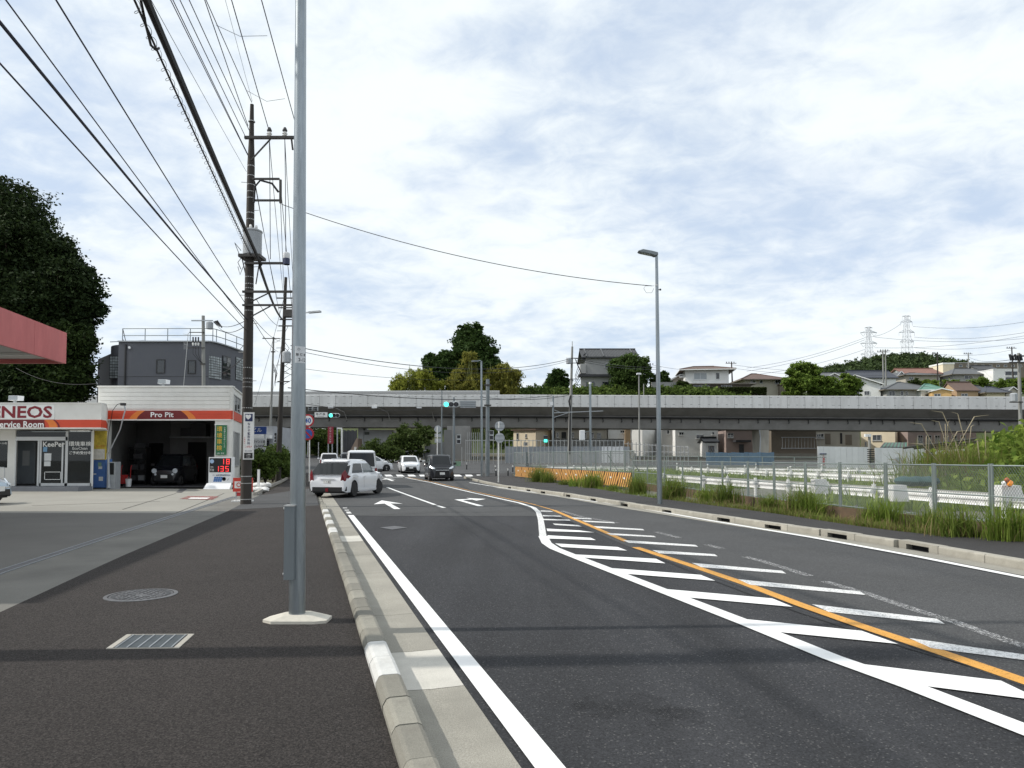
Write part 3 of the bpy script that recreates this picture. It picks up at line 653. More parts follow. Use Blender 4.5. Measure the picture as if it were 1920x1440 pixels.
TUBEL = pm('fluorescent_tube', (0.9, 0.9, 0.88), 0.4, emit=((1.0, 0.97, 0.88), 2.2))
FX, FZ = Vector((1, 0, 0)), Vector((0, 0, 1))
def rect(mb, px0, px1, py0, py1, Y, d=0.02, mi=0):
    """upright panel facing the camera: photo rectangle at distance Y, d metres thick (front face at Y)"""
    x0, x1 = xat(px0, Y), xat(px1, Y); z0, z1 = zat(py1, Y), zat(py0, Y); return mb.bx(x0, x1, Y, Y + d, z0, z1, mi)
def rp_(name, par, px0, px1, py0, py1, Y, mat, d=0.02):
    return rect(MB(), px0, px1, py0, py1, Y, d).build(name, mat, par, world=True)

# ---------------- service room
YS = 32.0; YW = 33.1
xr = xat(188, YS); xl = -30.0; fz0, fz1, fzm = zat(804, YS), zat(757, YS), zat(787, YS)
srv = thing('service_room', 'low white service room with red band beside the car pit', 'building', (xat(90, YW), YW, 0.1))
mb = MB(); mb.ext([(xl, YS, fzm), (xr, YS, fzm), (xat(197, YS + .7), YS + .7, fzm), (xat(200, 36.4), 36.4, fzm), (xl, 36.4, fzm)], (0, 0, fz1 - fzm)); mb.build('fascia', CREAM, srv, world=True)
mb = MB(); mb.ext([(xl, YS - .01, fz0 + .06), (xr, YS - .01, fz0 + .06), (xat(197, YS + .7) + .01, YS + .69, fz0 + .06), (xat(200, 36.4) + .01, 36.4, fz0 + .06), (xl, 36.4, fz0 + .06)], (0, 0, fzm - fz0 - .06)); mb.build('red_band', REDB, srv, world=True)
mb = MB(); mb.ext([(xl, YS - .03, fz0), (xr, YS - .03, fz0), (xat(197, YS + .7) + .03, YS + .68, fz0), (xat(200, 36.4) + .03, 36.4, fz0), (xl, 36.4, fz0)], (0, 0, .058)); mb.build('soffit', CREAM, srv, world=True)
MB().ext([(xl, YS - .03, fz1 + .002), (xr, YS - .03, fz1 + .002), (xat(198, YS + .7), YS + .68, fz1 + .002), (xat(200, 36.4), 36.4, fz1 + .002), (xl, 36.4, fz1 + .002)], (0, 0, .05)).build('coping', CREAM, srv, world=True)
zb0, zb1 = fz0 + .061, fzm
def slant(px0, px1, lean):   # band pieces with curved slanting edge, drawn on the fascia
    a, b = xat(px0, YS), xat(px1, YS); n = 6; L0 = [(a + lean * (1 - (1 - k / n) ** 2), zb0 + (zb1 - zb0) * (1 - k / n)) for k in range(n + 1)]
    return [(x, YS - .014, z) for x, z in L0] + [(x + b - a, YS - .014, z) for x, z in reversed(L0)]
MB().face([(xl, YS - .013, zb0), (xat(84, YS), YS - .013, zb0), (xat(81, YS), YS - .013, zb1), (xl, YS - .013, zb1)]).build('maroon_panel', MAROON, srv, world=True)
MB().face(slant(82, 97, .22)).build('orange_stripe', ORAN, srv, world=True); MB().face(slant(98, 101, .24)).build('dark_stripe', MAROON, srv, world=True)
MB().bx(xl, xat(100, YS), YS - .022, YS - .002, fzm + .02, fz1 - .05).build('sign_panel', WHITE, srv, world=True)
letter(srv, 'ENEOS', at(41, 772.5, YS - .03), FX, FZ, w=114 / F * YS, h=23 / F * YS, mat=MAROONL, bold=.028)
letter(srv, 'Service Room', at(37, 795.5, YS - .03), FX, FZ, w=90 / F * YS, h=12 / F * YS, mat=LET, bold=.02)
# walls and glazing
fl = .30
mb = MB(); mb.bx(xl, xat(-60, YW), YW, YW + .15, fl, fz0); mb.bx(xat(-60, YW), xat(-12, YW), YW, YW + .15, fl, zat(876, YW)); mb.bx(xat(-12, YW), xat(28, YW), YW, YW + .15, fl, zat(877, YW)); mb.bx(xat(-60, YW), xat(28, YW), YW, YW + .15, zat(826, YW), fz0); mb.bx(xat(14, YW), xat(28, YW), YW, YW + .15, zat(877, YW), zat(826, YW))
mb.build('front_wall', CREAM, srv, world=True)
MB().ext([(xat(172.6, YW), YW, .1), (xat(175, YW), YW, .1), (xat(177, 36.4), 36.4, .1), (xat(174, 36.4), 36.4, .1)], (0, 0, fz0 - .1)).build('side_wall', CREAM, srv, world=True)
mb = MB(); mb.bx(xl, xat(175, YW), YS, YW - .001, .1, fl); mb.build('step', pm('step_grey', (0.16, 0.17, 0.19), 0.7, var=.1), srv, world=True)
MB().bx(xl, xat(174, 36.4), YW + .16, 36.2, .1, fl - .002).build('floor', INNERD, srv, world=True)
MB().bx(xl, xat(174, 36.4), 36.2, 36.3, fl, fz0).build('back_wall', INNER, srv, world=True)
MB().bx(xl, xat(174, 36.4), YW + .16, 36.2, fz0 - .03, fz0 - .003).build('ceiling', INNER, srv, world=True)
rp_('window_pane', srv, -60, 14, 826, 876, YW + .05, GLASS, .012)
# open glass door: a pale partition with a mirror behind it
rp_('partition', srv, 33, 66, 828, 907, YW + 1.6, pm('partition_grey', (0.26, 0.29, 0.32), 0.6, var=.1), .05)
rp_('partition_window', srv, 42, 55, 845, 873, YW + 1.56, pm('pale_notice', (0.5, 0.52, 0.52), .6), .03)
fr = MB()
for (a, b, c_, d_) in ((28, 126, 819, 826), (28, 30, 826, 911), (70, 73.5, 826, 911), (74.5, 77.5, 826, 911), (122, 127, 808, 911), (170, 172.5, 808, 911), (74, 172, 906, 911), (115.5, 118.5, 830, 906)): rect(fr, a, b, c_, d_, YW, .06)
fr.build('door_frame', ALU, srv, world=True)
rp_('door_pane', srv, 77.5, 122, 826, 906, YW + .02, GLASS, .012); rp_('window_pane', srv, 127, 170, 808, 906, YW + .02, GLASS, .012); rp_('fanlight_pane', srv, 30, 122, 808, 819, YW + .02, GLASS, .012)
for i, (a, b, y) in enumerate(((60, 125, 808.5), (92, 125, 811.2), (128, 169, 808.5), (128, 173, 811.5))):
    Yl = YW + 1.0 + (y - 808) * .8; MB().tube([at(a, y, Yl), at(b, y, Yl)], .035, 8).build('fluorescent_tube', TUBEL, srv, world=True)
letter(srv, 'KeePer', at(101, 833, YW - .004), FX, FZ, w=41 / F * YW, h=9.5 / F * YW, mat=LET, bold=.02)
letter(srv, '環境車検', at(150, 832, YW + .01), FX, FZ, w=42 / F * YW, h=9 / F * YW, mat=LET, bold=.012)
letter(srv, 'EcoClean', at(150, 840.5, YW + .01), FX, FZ, w=28 / F * YW, h=5 / F * YW, mat=LET)
letter(srv, 'ご予約受付中', at(150, 849, YW + .01), FX, FZ, w=41 / F * YW, h=6 / F * YW, mat=LET, bold=.012)
letter(srv, 'ール館', at(6, 831, YW + .04), FX, FZ, w=14 / F * YW, h=4.5 / F * YW, mat=LET)
rp_('notice', srv, 83, 96, 850, 864, YW + .005, pm('price_list_paper', (0.62, 0.64, 0.64), .7), .008); rp_('notice', srv, 83, 95, 865, 874, YW + .005, MATS['price_list_paper'], .008); rp_('notice', srv, 80.5, 88, 838, 847, YW + .006, pm('blue_notice', (0.16, 0.32, 0.5), .6), .008)
mb = MB()
for (a, b, c_, d_) in ((84, 115, 884.5, 885.5), (84, 115, 898.5, 899.5), (84, 85, 884.5, 899.5), (114, 115, 884.5, 899.5)): rect(mb, a, b, c_, d_, YW + .01, .006)
mb.build('notice_border', LET, srv, world=True)
rp_('counter_screen', srv, 147, 171, 866, 905, YW + .5, pm('counter_green', (0.30, 0.34, 0.31), .6), .05)
MB().tube([at(-6, 876.5, YW - .25), at(7, 876.5, YW - .25), at(8.5, 879, YW - .25), at(8.5, 915, YW - .25)], .022, 8).build('hand_rail', ALU, srv, world=True)
rp_('wall_poster', srv, 175, 199, 808, 862, YW + 1.0, pm('yellow_poster', (0.55, 0.42, 0.06), .6, var=.4, scale=4), .03)
rp_('wall_poster', srv, 176, 196, 842, 861, YW + .99, pm('pale_poster', (0.6, 0.58, 0.54), .6, var=.2, scale=6), .02)
letter(srv, 'カーケア', at(188, 837, YW + .985), FX, FZ, w=17 / F * YW, h=5 / F * YW, mat=LETR)
# roof floodlights (things of their own, standing on the roofs)
def floodlight(px, py, Y, z, label):
    t = thing('floodlight', label, 'floodlight', (xat(px, Y), Y, z), 0, 'floodlights on the station roofs')
    MB().bx(-.05, .05, -.05, .05, 0, .16).build('stand', GREYM, t); MB().ext([(-.22, -.14, .16), (.22, -.14, .16), (.26, .2, .16), (-.26, .2, .16)], (0, .03, .22)).build('housing', WHITEP, t); MB().bx(-.2, .2, -.16, -.139, .18, .36).build('lens', GLASSL, t)
floodlight(25, 752, YS + .8, fz1 + .05, 'small grey floodlight on the flat roof above the maroon word sign')

# ---------------- car pit
YP = 36.6
pit = thing('car_pit', 'white clad car service pit with wide dark opening and red band', 'building', (xat(300, YP), YP, .1))
pxl, pxr = xat(181, YP), xat(433, YP); zt = zat(724, YP); zo = zat(788, YP); rb0, rb1 = zat(786, YP), zat(770, YP)
A = Vector((pxl, YP, 0)); B = Vector((pxr, YP, 0)); Cc = Vector((xat(457.5, 42.5), 42.5 + 1.5, 0)); Cc = Vector((-16.35, 43.6, 0)); D_ = Vector((pxl - 1.8, 43.6, 0))
sd = (Cc - B).normalized(); sn = Vector((sd.y, -sd.x, 0))   # along / out of the side wall
mb = MB(); mb.bx(pxl, xat(203, YP), YP, YP + .25, .1, zo); mb.bx(xat(402, YP), pxr, YP, YP + .25, .1, zo); mb.bx(pxl, pxr, YP, YP + .25, zo, zt); mb.build('front_wall', CREAM, pit, world=True)
def on_side(u, z, out=0.0): return B + sd * u + sn * out + Vector((0, 0, z))
SL = (Cc - B).length
mb = MB(); mb.ext([on_side(.26, .1), on_side(SL, .1), on_side(SL, zt), on_side(.26, zt)], -sn * .2); mb.build('side_wall', CREAM, pit, world=True)
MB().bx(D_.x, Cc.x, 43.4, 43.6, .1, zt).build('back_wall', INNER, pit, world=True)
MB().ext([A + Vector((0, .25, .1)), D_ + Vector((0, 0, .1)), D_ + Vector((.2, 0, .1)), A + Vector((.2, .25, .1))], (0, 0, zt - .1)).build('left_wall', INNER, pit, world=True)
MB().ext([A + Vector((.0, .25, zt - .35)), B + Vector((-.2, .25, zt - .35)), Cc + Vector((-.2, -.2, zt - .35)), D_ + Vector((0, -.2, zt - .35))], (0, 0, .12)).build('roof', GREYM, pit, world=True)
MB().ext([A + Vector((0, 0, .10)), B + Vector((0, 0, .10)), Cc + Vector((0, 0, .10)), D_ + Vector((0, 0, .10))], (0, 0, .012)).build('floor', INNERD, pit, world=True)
for i in range(5):
    z1 = zt - .12 - i * .215; MB().bx(xat(185, YP), xat(429, YP), YP - .03, YP - .001, z1 - .195, z1).build('cladding_board', CREAM, pit, world=True)
mb = MB(); mb.bx(pxl - .04, pxr + .04, YP - .06, YP + .3, zt - .06, zt + .02); mb.ext([on_side(.3, zt - .06, .05), on_side(SL, zt - .06, .05), on_side(SL, zt - .06, -.3), on_side(.3, zt - .06, -.3)], (0, 0, .08)); mb.build('coping', CREAM, pit, world=True)
mb = MB(); mb.bx(pxl + .45, pxr + .003, YP - .05, YP - .002, rb0, rb1); mb.build('red_band', REDB, pit, world=True)
mb = MB(); mb.ext([on_side(-.05, rb0, .05), on_side(SL, rb0, .05), on_side(SL, rb1, .05), on_side(-.05, rb1, .05)], -sn * .048); mb.build('red_band', REDS, pit, world=True)
MB().bx(pxl + .45, pxr - .01, YP - .07, YP - .003, rb0 - .07, rb0 - .003).build('lintel_trim', CREAM, pit, world=True)
mb = MB()
for k in (0.36, 0.68): mb.bx(xat(205, YP), xat(425, YP), YP - .056, YP - .049, rb0 + (rb1 - rb0) * k - .008, rb0 + (rb1 - rb0) * k + .008)
mb.build('band_groove', REDS, pit, world=True)
xc0, xc1 = xat(256, YP), xat(353, YP); n = 8
Lc = [(xc0 + .42 * (k / n) ** 1.6, rb0 + (rb1 - rb0) * k / n) for k in range(n + 1)]; Rc = [(xc1 - .42 * (k / n) ** 1.6, rb0 + (rb1 - rb0) * k / n) for k in range(n + 1)]
MB().face([(x, YP - .060, z) for x, z in Rc] + [(x, YP - .060, z) for x, z in reversed(Lc)]).build('maroon_panel', MAROON, pit, world=True)
MB().face([(x, YP - .060, z) for x, z in Lc] + [(x - .38, YP - .060, z) for x, z in reversed(Lc)]).build('orange_stripe', ORAN, pit, world=True)
MB().face([(x + .38, YP - .060, z) for x, z in Rc] + [(x, YP - .060, z) for x, z in reversed(Rc)]).build('orange_stripe', ORAN, pit, world=True)
letter(pit, 'Pro Pit', at(304, 777.5, YP - .065), FX, FZ, w=43 / F * YP, h=9.5 / F * YP, mat=LET, bold=.02)
# side windows
def side_window(u0, u1, z0, z1, bars):
    f = MB()
    for (a, b, c_, d_) in ((u0, u1, z0, z0 + .05), (u0, u1, z1 - .05, z1), (u0, u0 + .06, z0, z1), (u1 - .06, u1, z0, z1)): f.ext([on_side(a, c_, .01), on_side(b, c_, .01), on_side(b, d_, .01), on_side(a, d_, .01)], sn * .05)
    w = f.build('side_window', ALU, pit, world=True)
    MB().ext([on_side(u0, z0, .005), on_side(u1, z0, .005), on_side(u1, z1, .005), on_side(u0, z1, .005)], sn * .015).build('pane', GLASSD, w, world=True)
    for i in range(bars): u = u0 + (u1 - u0) * (i + 1) / (bars + 1); MB().ext([on_side(u - .03, z0, .02), on_side(u + .03, z0, .02), on_side(u + .03, z1, .02), on_side(u - .03, z1, .02)], sn * .03).build('bar', ALU, w, world=True)
side_window(.8, 3.6, 4.05, 4.95, 1); side_window(.8, 3.4, 1.15, 3.0, 3)
# inside the pit
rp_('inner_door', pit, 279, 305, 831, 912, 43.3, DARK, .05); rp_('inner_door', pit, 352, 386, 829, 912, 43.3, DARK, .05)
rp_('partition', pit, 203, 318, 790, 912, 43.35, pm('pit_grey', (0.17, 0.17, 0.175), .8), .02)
MB().beam(at(322, 820, 42), at(404, 820, 42), .6, .06).build('shelf', GREYM, pit, world=True)
mb = MB(); mb.box(at(376, 807, 42), (.9, .6, .75)); mb.box(at(352, 810, 42), (.6, .6, .5)); mb.build('stored_box', INNERD, pit, world=True)
floodlight(303, 716, YP + .6, zt + .02, 'small white floodlight on the clad pit roof')

# things in the pit
t = thing('tool_rack', 'dark tool rack against the left wall inside the car pit', 'tool rack', (xat(262, 40), 40, .112))
for z in (.2, .8, 1.4, 2.0): MB().bx(-.5, .5, -.25, .25, z, z + .04).build('shelf', BLACKM, t)
for x in (-.48, .48): MB().bx(x - .02, x + .02, -.25, .25, 0, 2.1).build('upright', BLACKM, t)
for i, (x, z, w_, c_) in enumerate(((-.25, .24, .3, INNERD), (.2, .24, .35, GREYM), (-.2, .84, .4, INNERD), (.25, .84, .25, INNERD), (0, 1.44, .5, INNERD), (.1, 2.04, .6, INNERD))): MB().bx(x - w_ / 2, x + w_ / 2, -.2, .2, z, z + .28).build('carton', c_, t)
t = thing('hand_trolley', 'red framed hand trolley standing at the pit entrance', 'trolley', (xat(236, 37.6), 37.6, .112))
REDP = pm('red_plastic', (0.45, 0.03, 0.03), .45)
for x in (-.25, .25): MB().tube([(x, 0, .12), (x, .05, 1.0), (x, .15, 1.1)], .02, 6).build('frame', REDP, t)
MB().bx(-.28, .28, -.3, .05, .1, .13).build('platform', BLACKM, t)
for x in (-.27, .27): MB().lathe([(.1, -.03), (.1, .03)], (x, .1, .1), 12, axis='x').build('wheel', RUBBER, t)
MB().bx(-.2, .15, -.28, -.02, .14, .6).build('drum', REDP, t); 
t = thing('plastic_bucket', 'white plastic bucket on the floor beside the red trolley', 'bucket', (xat(242, 36.9), 36.9, .112)); MB().lathe([(.12, 0), (.15, .38), (.16, .38), (.16, .41), (.14, .41)], n=14).build('body', WHITEP, t, smooth=True); MB().tube([(-.15, 0, .38), (0, 0, .52), (.15, 0, .38)], .006, 5).build('handle', GREYM, t)
# blue cabinet
Yb = 34.6; b0 = xat(173, Yb); b1 = xat(198, Yb)
t = thing('blue_cabinet', 'tall blue cabinet with paper notices outside the service room', 'cabinet', ((b0 + b1) / 2, Yb, .1)); w_ = b1 - b0; h_ = zat(861, Yb) - .1
BLUE = pm('cabinet_blue', (0.085, 0.19, 0.48), .45, var=.06)
MB().bx(-w_ / 2, w_ / 2, .02, .6, .06, h_).build('body', BLUE, t, bevel=.01); MB().bx(-w_ / 2 + .03, w_ / 2 - .03, .05, .55, 0, .06).build('plinth', BLACKM, t)
MB().bx(-w_ / 2 + .01, w_ / 2 - .01, 0, .019, h_ * .53, h_ - .02).build('upper_door', BLUE, t); MB().bx(-w_ / 2 + .01, w_ / 2 - .01, 0, .019, .08, h_ * .52).build('lower_door', BLUE, t)
for (x, z, a, b, m_) in ((.05, h_ * .82, .16, .2, pm('green_notice', (.25, .4, .3), .6)), (.08, h_ * .72, .18, .14, WHITE), (.12, h_ * .34, .2, .2, WHITE), (-.18, h_ * .5, .14, .06, WHITE)): MB().bx(x - a / 2, x + a / 2, -.008, -.001, z - b / 2, z + b / 2).build('notice', m_, t)
# air and hose boom at the pit corner
Yh = 34.2
t = thing('hose_boom', 'bent grey hose boom on a post at the pit corner', 'hose boom', (xat(200, Yh), Yh, .1))
MB().tube([at(203, 853, Yh), at(204, 905, Yh), at(204, 915, Yh)], [.05, .06, .09], 8).build('post', GREYM, t, world=True, smooth=True)
MB().bx(xat(200, Yh), xat(216, Yh), Yh + .05, Yh + .5, .1, zat(866, Yh)).build('hose_cabinet', GREYM, t, world=True)
rp_('cabinet_window', t, 202, 214, 868, 890, Yh + .045, DARK, .02)
MB().tube([at(202, 853, Yh), at(225, 806, Yh), at(235, 768, Yh), at(233, 759, Yh)], .03, 7).build('arm', GREYM, t, world=True, smooth=True)
MB().tube([at(206, 800, Yh), at(211, 770, Yh), at(220, 758, Yh), at(229, 756, Yh), at(233, 761, Yh)], .016, 6).build('hose', CABLEM, t, world=True, smooth=True)
MB().tube([at(200, 850, Yh), at(203, 815, Yh), at(208, 790, Yh)], .016, 6).build('hose', CABLEM, t, world=True, smooth=True)
MB().box(at(231, 758, Yh), (.22, .14, .12)).build('pulley_head', BLACKM, t, world=True)
# green banner
t = thing('banner_sign', 'green banner with yellow vertical lettering on the pit wall', 'banner', (xat(413.5, YP - .1), YP - .1, zat(852, YP)))
GREENB = pm('banner_green', (0.03, 0.17, 0.07), .6, var=.08); YLET = pm('yellow_lettering', (0.75, 0.45, 0.05), .5)
rp_('cloth', t, 404, 424, 797, 853, YP - .1, GREENB, .03)
letter(t, '環境車検', at(411.5, 822, YP - .106), FX, FZ, w=12.5 / F * YP, h=47 / F * YP, mat=YLET, vertical=True, bold=.012)
letter(t, 'お見積りは当店へどうぞ', at(421, 820, YP - .106), FX, FZ, w=3.6 / F * YP, h=40 / F * YP, mat=LET, vertical=True)
letter(t, '点検・整備', at(413, 850, YP - .106), FX, FZ, w=14 / F * YP, h=3 / F * YP, mat=LET)
MB().tube([at(402, 796.5, YP - .09), at(426, 796.5, YP - .09)], .02, 6).build('rod', ALU, t, world=True)
# price board
Yq = 34.6
t = thing('price_board', 'white price board with red lit digits before the pit', 'price sign', (xat(412, Yq), Yq, .1))
rp_('casing', t, 391.5, 435, 857, 909, Yq, WHITEP, .35)
MB().ext([(xat(386, Yq), Yq - .25, .1), (xat(435, Yq), Yq - .25, .1), (xat(435, Yq), Yq - .02, zat(906, Yq)), (xat(389, Yq), Yq - .02, zat(906, Yq))], (0, .3, 0)).build('foot', WHITEP, t, world=True)
rp_('display', t, 393, 433.5, 859, 885.5, Yq - .012, pm('display_black', (.01, .01, .012), .3), .01)
LED = pm('red_led', (.6, .03, .03), .5, emit=((1, .06, .06), 1.5)); LEDD = pm('led_off', (.03, .005, .005), .5)
def seg(px, py, w_, h_, segs):
    mb = MB(); x0, x1 = px - w_ / 2, px + w_ / 2; y0, y1, ym = py - h_ / 2, py + h_ / 2, py; q = 1.15
    R_ = {'a': (x0, x1, y0, y0 + q), 'g': (x0, x1, ym - q / 2, ym + q / 2), 'd': (x0, x1, y1 - q, y1), 'f': (x0, x0 + q, y0, ym), 'b': (x1 - q, x1, y0, ym), 'e': (x0, x0 + q, ym, y1), 'c': (x1 - q, x1, ym, y1)}
    for s_ in segs: rect(mb, *R_[s_], Yq - .02, .006)
    mb.build('digit', LED, t, world=True)
seg(419, 865.5, 2, 10, 'bc'); seg(427.3, 865.5, 6, 10, 'abcdefg'); seg(409.5, 879, 2, 10, 'bc'); seg(416.5, 879, 6, 10, 'abgcd'); seg(426, 879, 6, 10, 'afgcd')
letter(t, '灯油', at(397.2, 881, Yq - .02), FX, FZ, w=7 / F * Yq, h=5 / F * Yq, mat=LET); letter(t, '現金', at(397.2, 875.5, Yq - .02), FX, FZ, w=6 / F * Yq, h=2.2 / F * Yq, mat=LET)
MB().lathe([(.1, 0), (.1, .012)], at(397.5, 865, Yq - .012), 18, axis='y').build('round_emblem', pm('emblem_blue', (.35, .5, .7), .5), t, world=True)
letter(t, 'とく 自家発電設備併設店', at(415.5, 891, Yq - .006), FX, FZ, w=33 / F * Yq, h=3.2 / F * Yq, mat=LETN, bold=.01)
SOLAR = pm('solar_blue', (.05, .16, .42), .35)
for i in range(4):
    for j in range(3):
        x0 = 399.5 + i * 4 - j * 0.8 + 1.6; y0 = 894 + j * 3.2
        MB().face([at(x0, y0 + 2.9, Yq - .006), at(x0 + 3.7, y0 + 2.9, Yq - .006), at(x0 + 4.5, y0, Yq - .006), at(x0 + .8, y0, Yq - .006)]).build('solar_cell_print', SOLAR, t, world=True)
MB().lathe([(.095, 0), (.095, .006), (.07, .006), (.07, 0)], at(420, 898, Yq - .004), 16, axis='y').build('bulb_print', LETK, t, world=True); letter(t, '⚡', at(428, 898.5, Yq - .006), FX, FZ, h=5 / F * Yq, mat=LETK)

# ---------------- canopy
can = thing('station_canopy', 'flat station canopy with faded pink red fascia at the left edge', 'canopy', (-20, 16, .1))
c0 = at(124, 682, 20.0); zc0 = c0.z; zc1 = zat(624.5, 20.0); c1 = at(0, 640.5, 16.55)
dv = Vector((c1.x - c0.x, c1.y - c0.y, 0)).normalized(); e0 = Vector((c0.x, c0.y, 0)); e1 = e0 + dv * 13; 
PINK = pm('faded_red_fascia', (0.60, 0.17, 0.165), .5, var=.14, scale=.9, stretch=(1, 1, .35), dirt=((0.46, 0.10, 0.10), .6, 1.6), spec=.3)
mb = MB(); f0, f1 = e0, e1; nx = Vector((-dv.y, dv.x, 0))
if nx.x < 0: nx = -nx
nseg = 7
for i in range(nseg):
    a = e0.lerp(e1, i / nseg); b = e0.lerp(e1, (i + 1) / nseg)
    MB().ext([a + Vector((0, 0, zc0)) + dv * .006, b + Vector((0, 0, zc0)) - dv * .006, b + Vector((0, 0, zc1)) - dv * .006, a + Vector((0, 0, zc1)) + dv * .006], -nx * .08).build('fascia_panel', PINK, can, world=True)
MB().ext([e0 + Vector((-12, .0, zc0)), e0 + Vector((-.1, 0, zc0)), e0 + Vector((-.1, 0, zc1)), e0 + Vector((-12, 0, zc1))], (0, -.08, 0)).build('fascia_end', PINK, can, world=True)
MB().ext([e0 + Vector((-.1, -.1, zc0 + .12)), e0 + Vector((-12, -.1, zc0 + .12)), e1 + Vector((-12, 0, zc0 + .12)), e1 + Vector((-.1, 0, zc0 + .12))], (0, 0, .1)).build('soffit', pm('canopy_soffit', (.45, .43, .41), .6, var=.08), can, world=True)
MB().ext([e0 + Vector((-.12, -.12, zc1 - .1)), e0 + Vector((-12, -.12, zc1 - .1)), e1 + Vector((-12, 0, zc1 - .1)), e1 + Vector((-.12, 0, zc1 - .1))], (0, 0, .06)).build('roof_deck', GREYM, can, world=True)
for k in range(5): a = e0.lerp(e1, (k + .5) / 5); MB().beam(a + Vector((-.2, 0, zc0 + .08)), a + Vector((-11.8, 0, zc0 + .08)), .06, .04).build('soffit_rib', WHITE, can, world=True)
for p in (e0 + Vector((-6, -2.5, 0)), e1 + Vector((-6, 1.5, 0))): MB().bx(p.x - .18, p.x + .18, p.y - .18, p.y + .18, .1, zc0 + .12).build('column', WHITE, can, world=True)
# painted marking on the forecourt
t = MB()
mk = MB().face([G(x, y, .106) for x, y in ((336, 935.5), (352, 930), (411, 930.5), (398, 937))]).build('red_ground_mark', pm('ground_red', (.28, .09, .08), .8, alpha=(.35, .6, 6)), fore)
MB().face([G(x, y, .11) for x, y in ((352, 935), (358, 932.8), (394, 933), (388, 935.2))]).build('white_ground_mark', PAINT, fore)
MB().face([G(x, y, .106) for x, y in ((330, 923), (338, 916), (352, 916), (340, 923.5))]).build('floor_hatch', IRON, fore)

# ---------------- red exit board by the utility pole
Yo = 24.6
t = thing('exit_board', 'red board with white lettering half hidden behind the utility pole', 'sign', (xat(455, Yo), Yo, .1))
REDO = pm('board_red', (.62, .055, .035), .5, var=.06)
rp_('board', t, 437.5, 474, 896, 922, Yo, REDO, .06)
mb = MB(); rect(mb, 440.5, 471, 902.5, 915.5, Yo - .006, .005); mb.build('letter_panel', LET, t, world=True)
letter(t, 'OUT', at(455.5, 909, Yo - .012), FX, FZ, w=25 / F * Yo, h=9 / F * Yo, mat=REDO, bold=.02)
for a in (443, 468): MB().beam(at(a, 922, Yo + .03), Vector((xat(a, Yo), Yo + .03, .14)), .035, .035).build('leg', GREYM, t, world=True)
rp_('tag', t, 444, 453, 923, 930, Yo + .02, REDP, .02)
MB().bx(xat(438, Yo), xat(473, Yo), Yo - .15, Yo + .2, .1, .15).build('foot', WHITE, t, world=True)

# ---------------- sandbags and post by the planter
bagm = pm('white_sack', (.68, .68, .66), .8, var=.12, scale=5)
for i, (px, py, sx) in enumerate(((478, 917, .24), (487, 916, .27), (495, 915.5, .25), (483, 913.5, .25), (491, 912.5, .24), (500, 912, .22))):
    p = G(px, 921 - (i > 2) * 3, .12); p.z += .06 + (.14 if i > 2 else 0)
    mb = MB().ball((0, 0, 0), (sx, .2, .11), 12); r_ = random.Random(i); mb.v = [(x + r_.uniform(-.035, .035), y + r_.uniform(-.03, .03), z * 1.15 + r_.uniform(-.03, .03)) for x, y, z in mb.v]
    tag(mb.build('sandbag', bagm, origin=None, smooth=60), ['white sandbag nearest the utility pole, bottom of the pile', 'white sandbag in the middle of the bottom layer of the pile', 'white sandbag at the far right bottom of the pile', 'white sandbag on the left of the top layer', 'white sandbag in the middle of the top layer', 'white sandbag at the right end of the top layer'][i], 'sandbag', 'sandbags piled beside the planter').location = p
p = G(484.5, 921, .1); t = tag(MB().bx(-.045, .045, -.045, .045, 0, .95).bx(-.05, .05, -.05, .05, .952, .98).build('marker_post', WHITE, loc=p), 'short white marker post standing in front of the white sandbags', 'post')

# ---------------- dark grey rounded building
YG = 50.0
gb = thing('grey_building', 'dark grey rounded concrete building with roof railing behind the pit', 'building', (xat(320, YG), YG + 4, .1))
GREYB = pm('dark_grey_render', (0.115, 0.12, 0.136), .8, var=.06, scale=.6, dirt=((.085, .09, .11), .5, 1.2), bump=.1)
xa, xb = xat(222, YG, 9), xat(392, YG, 8); ztop = zat(641, YG); xe = xat(456, 55, 7)
arc = [(xa, YG)]
for k in range(0, 13):
    a = math.pi / 2 * k / 12; arc.append((xb + (xe - xb) * math.sin(a), YG + 5.5 * (1 - math.cos(a))))
foot = arc + [(xat(451, 62, 8), 62), (xat(240, 62, 8), 62)]
MB().ext([(x, y, .1) for x, y in foot], (0, 0, ztop - .1)).build('wall', GREYB, gb, world=True, smooth=25)
left = []
xl2 = xat(178, 53, 7)
for k in range(9): a = math.pi / 2 * k / 8; left.append((xl2 + 2.2 * (1 - math.sin(a)) , 53 + 3 * (1 - math.cos(a)) if False else 53 + 3.0 * (math.sin(a) ** 2) * .0 + 3.0 * (1 - math.cos(a))))
left = [(xa + .02, 53)] + [(xl2 + 2.2 - 2.2 * math.sin(math.pi / 2 * k / 8), 53 + 3 * (1 - math.cos(math.pi / 2 * k / 8))) for k in range(9)] + [(xat(182, 61, 7), 61), (xat(226, 61, 7), 61)]
MB().ext([(x, y, .1) for x, y in left], (0, 0, zat(646, 53) - .1)).build('left_wing', GREYB, gb, world=True, smooth=25)
co = MB()
for (a, b) in zip(arc[:-1], arc[1:]): co.beam((a[0], a[1], ztop + .03), (b[0], b[1], ztop + .03), .3, .08)
co.build('coping', GREYM, gb, world=True)
mb = MB(); mb.bx(xa, xb + 1.5, YG - .012, YG - .002, zat(706.5, YG), zat(705.8, YG)); mb.build('wall_joint', BLACKM, gb, world=True)
MB().tube([(xat(232, YG), YG - .08, 2), (xat(232, YG), YG - .08, zat(646, YG))], .06, 8).build('downpipe', BLACKM, gb, world=True)
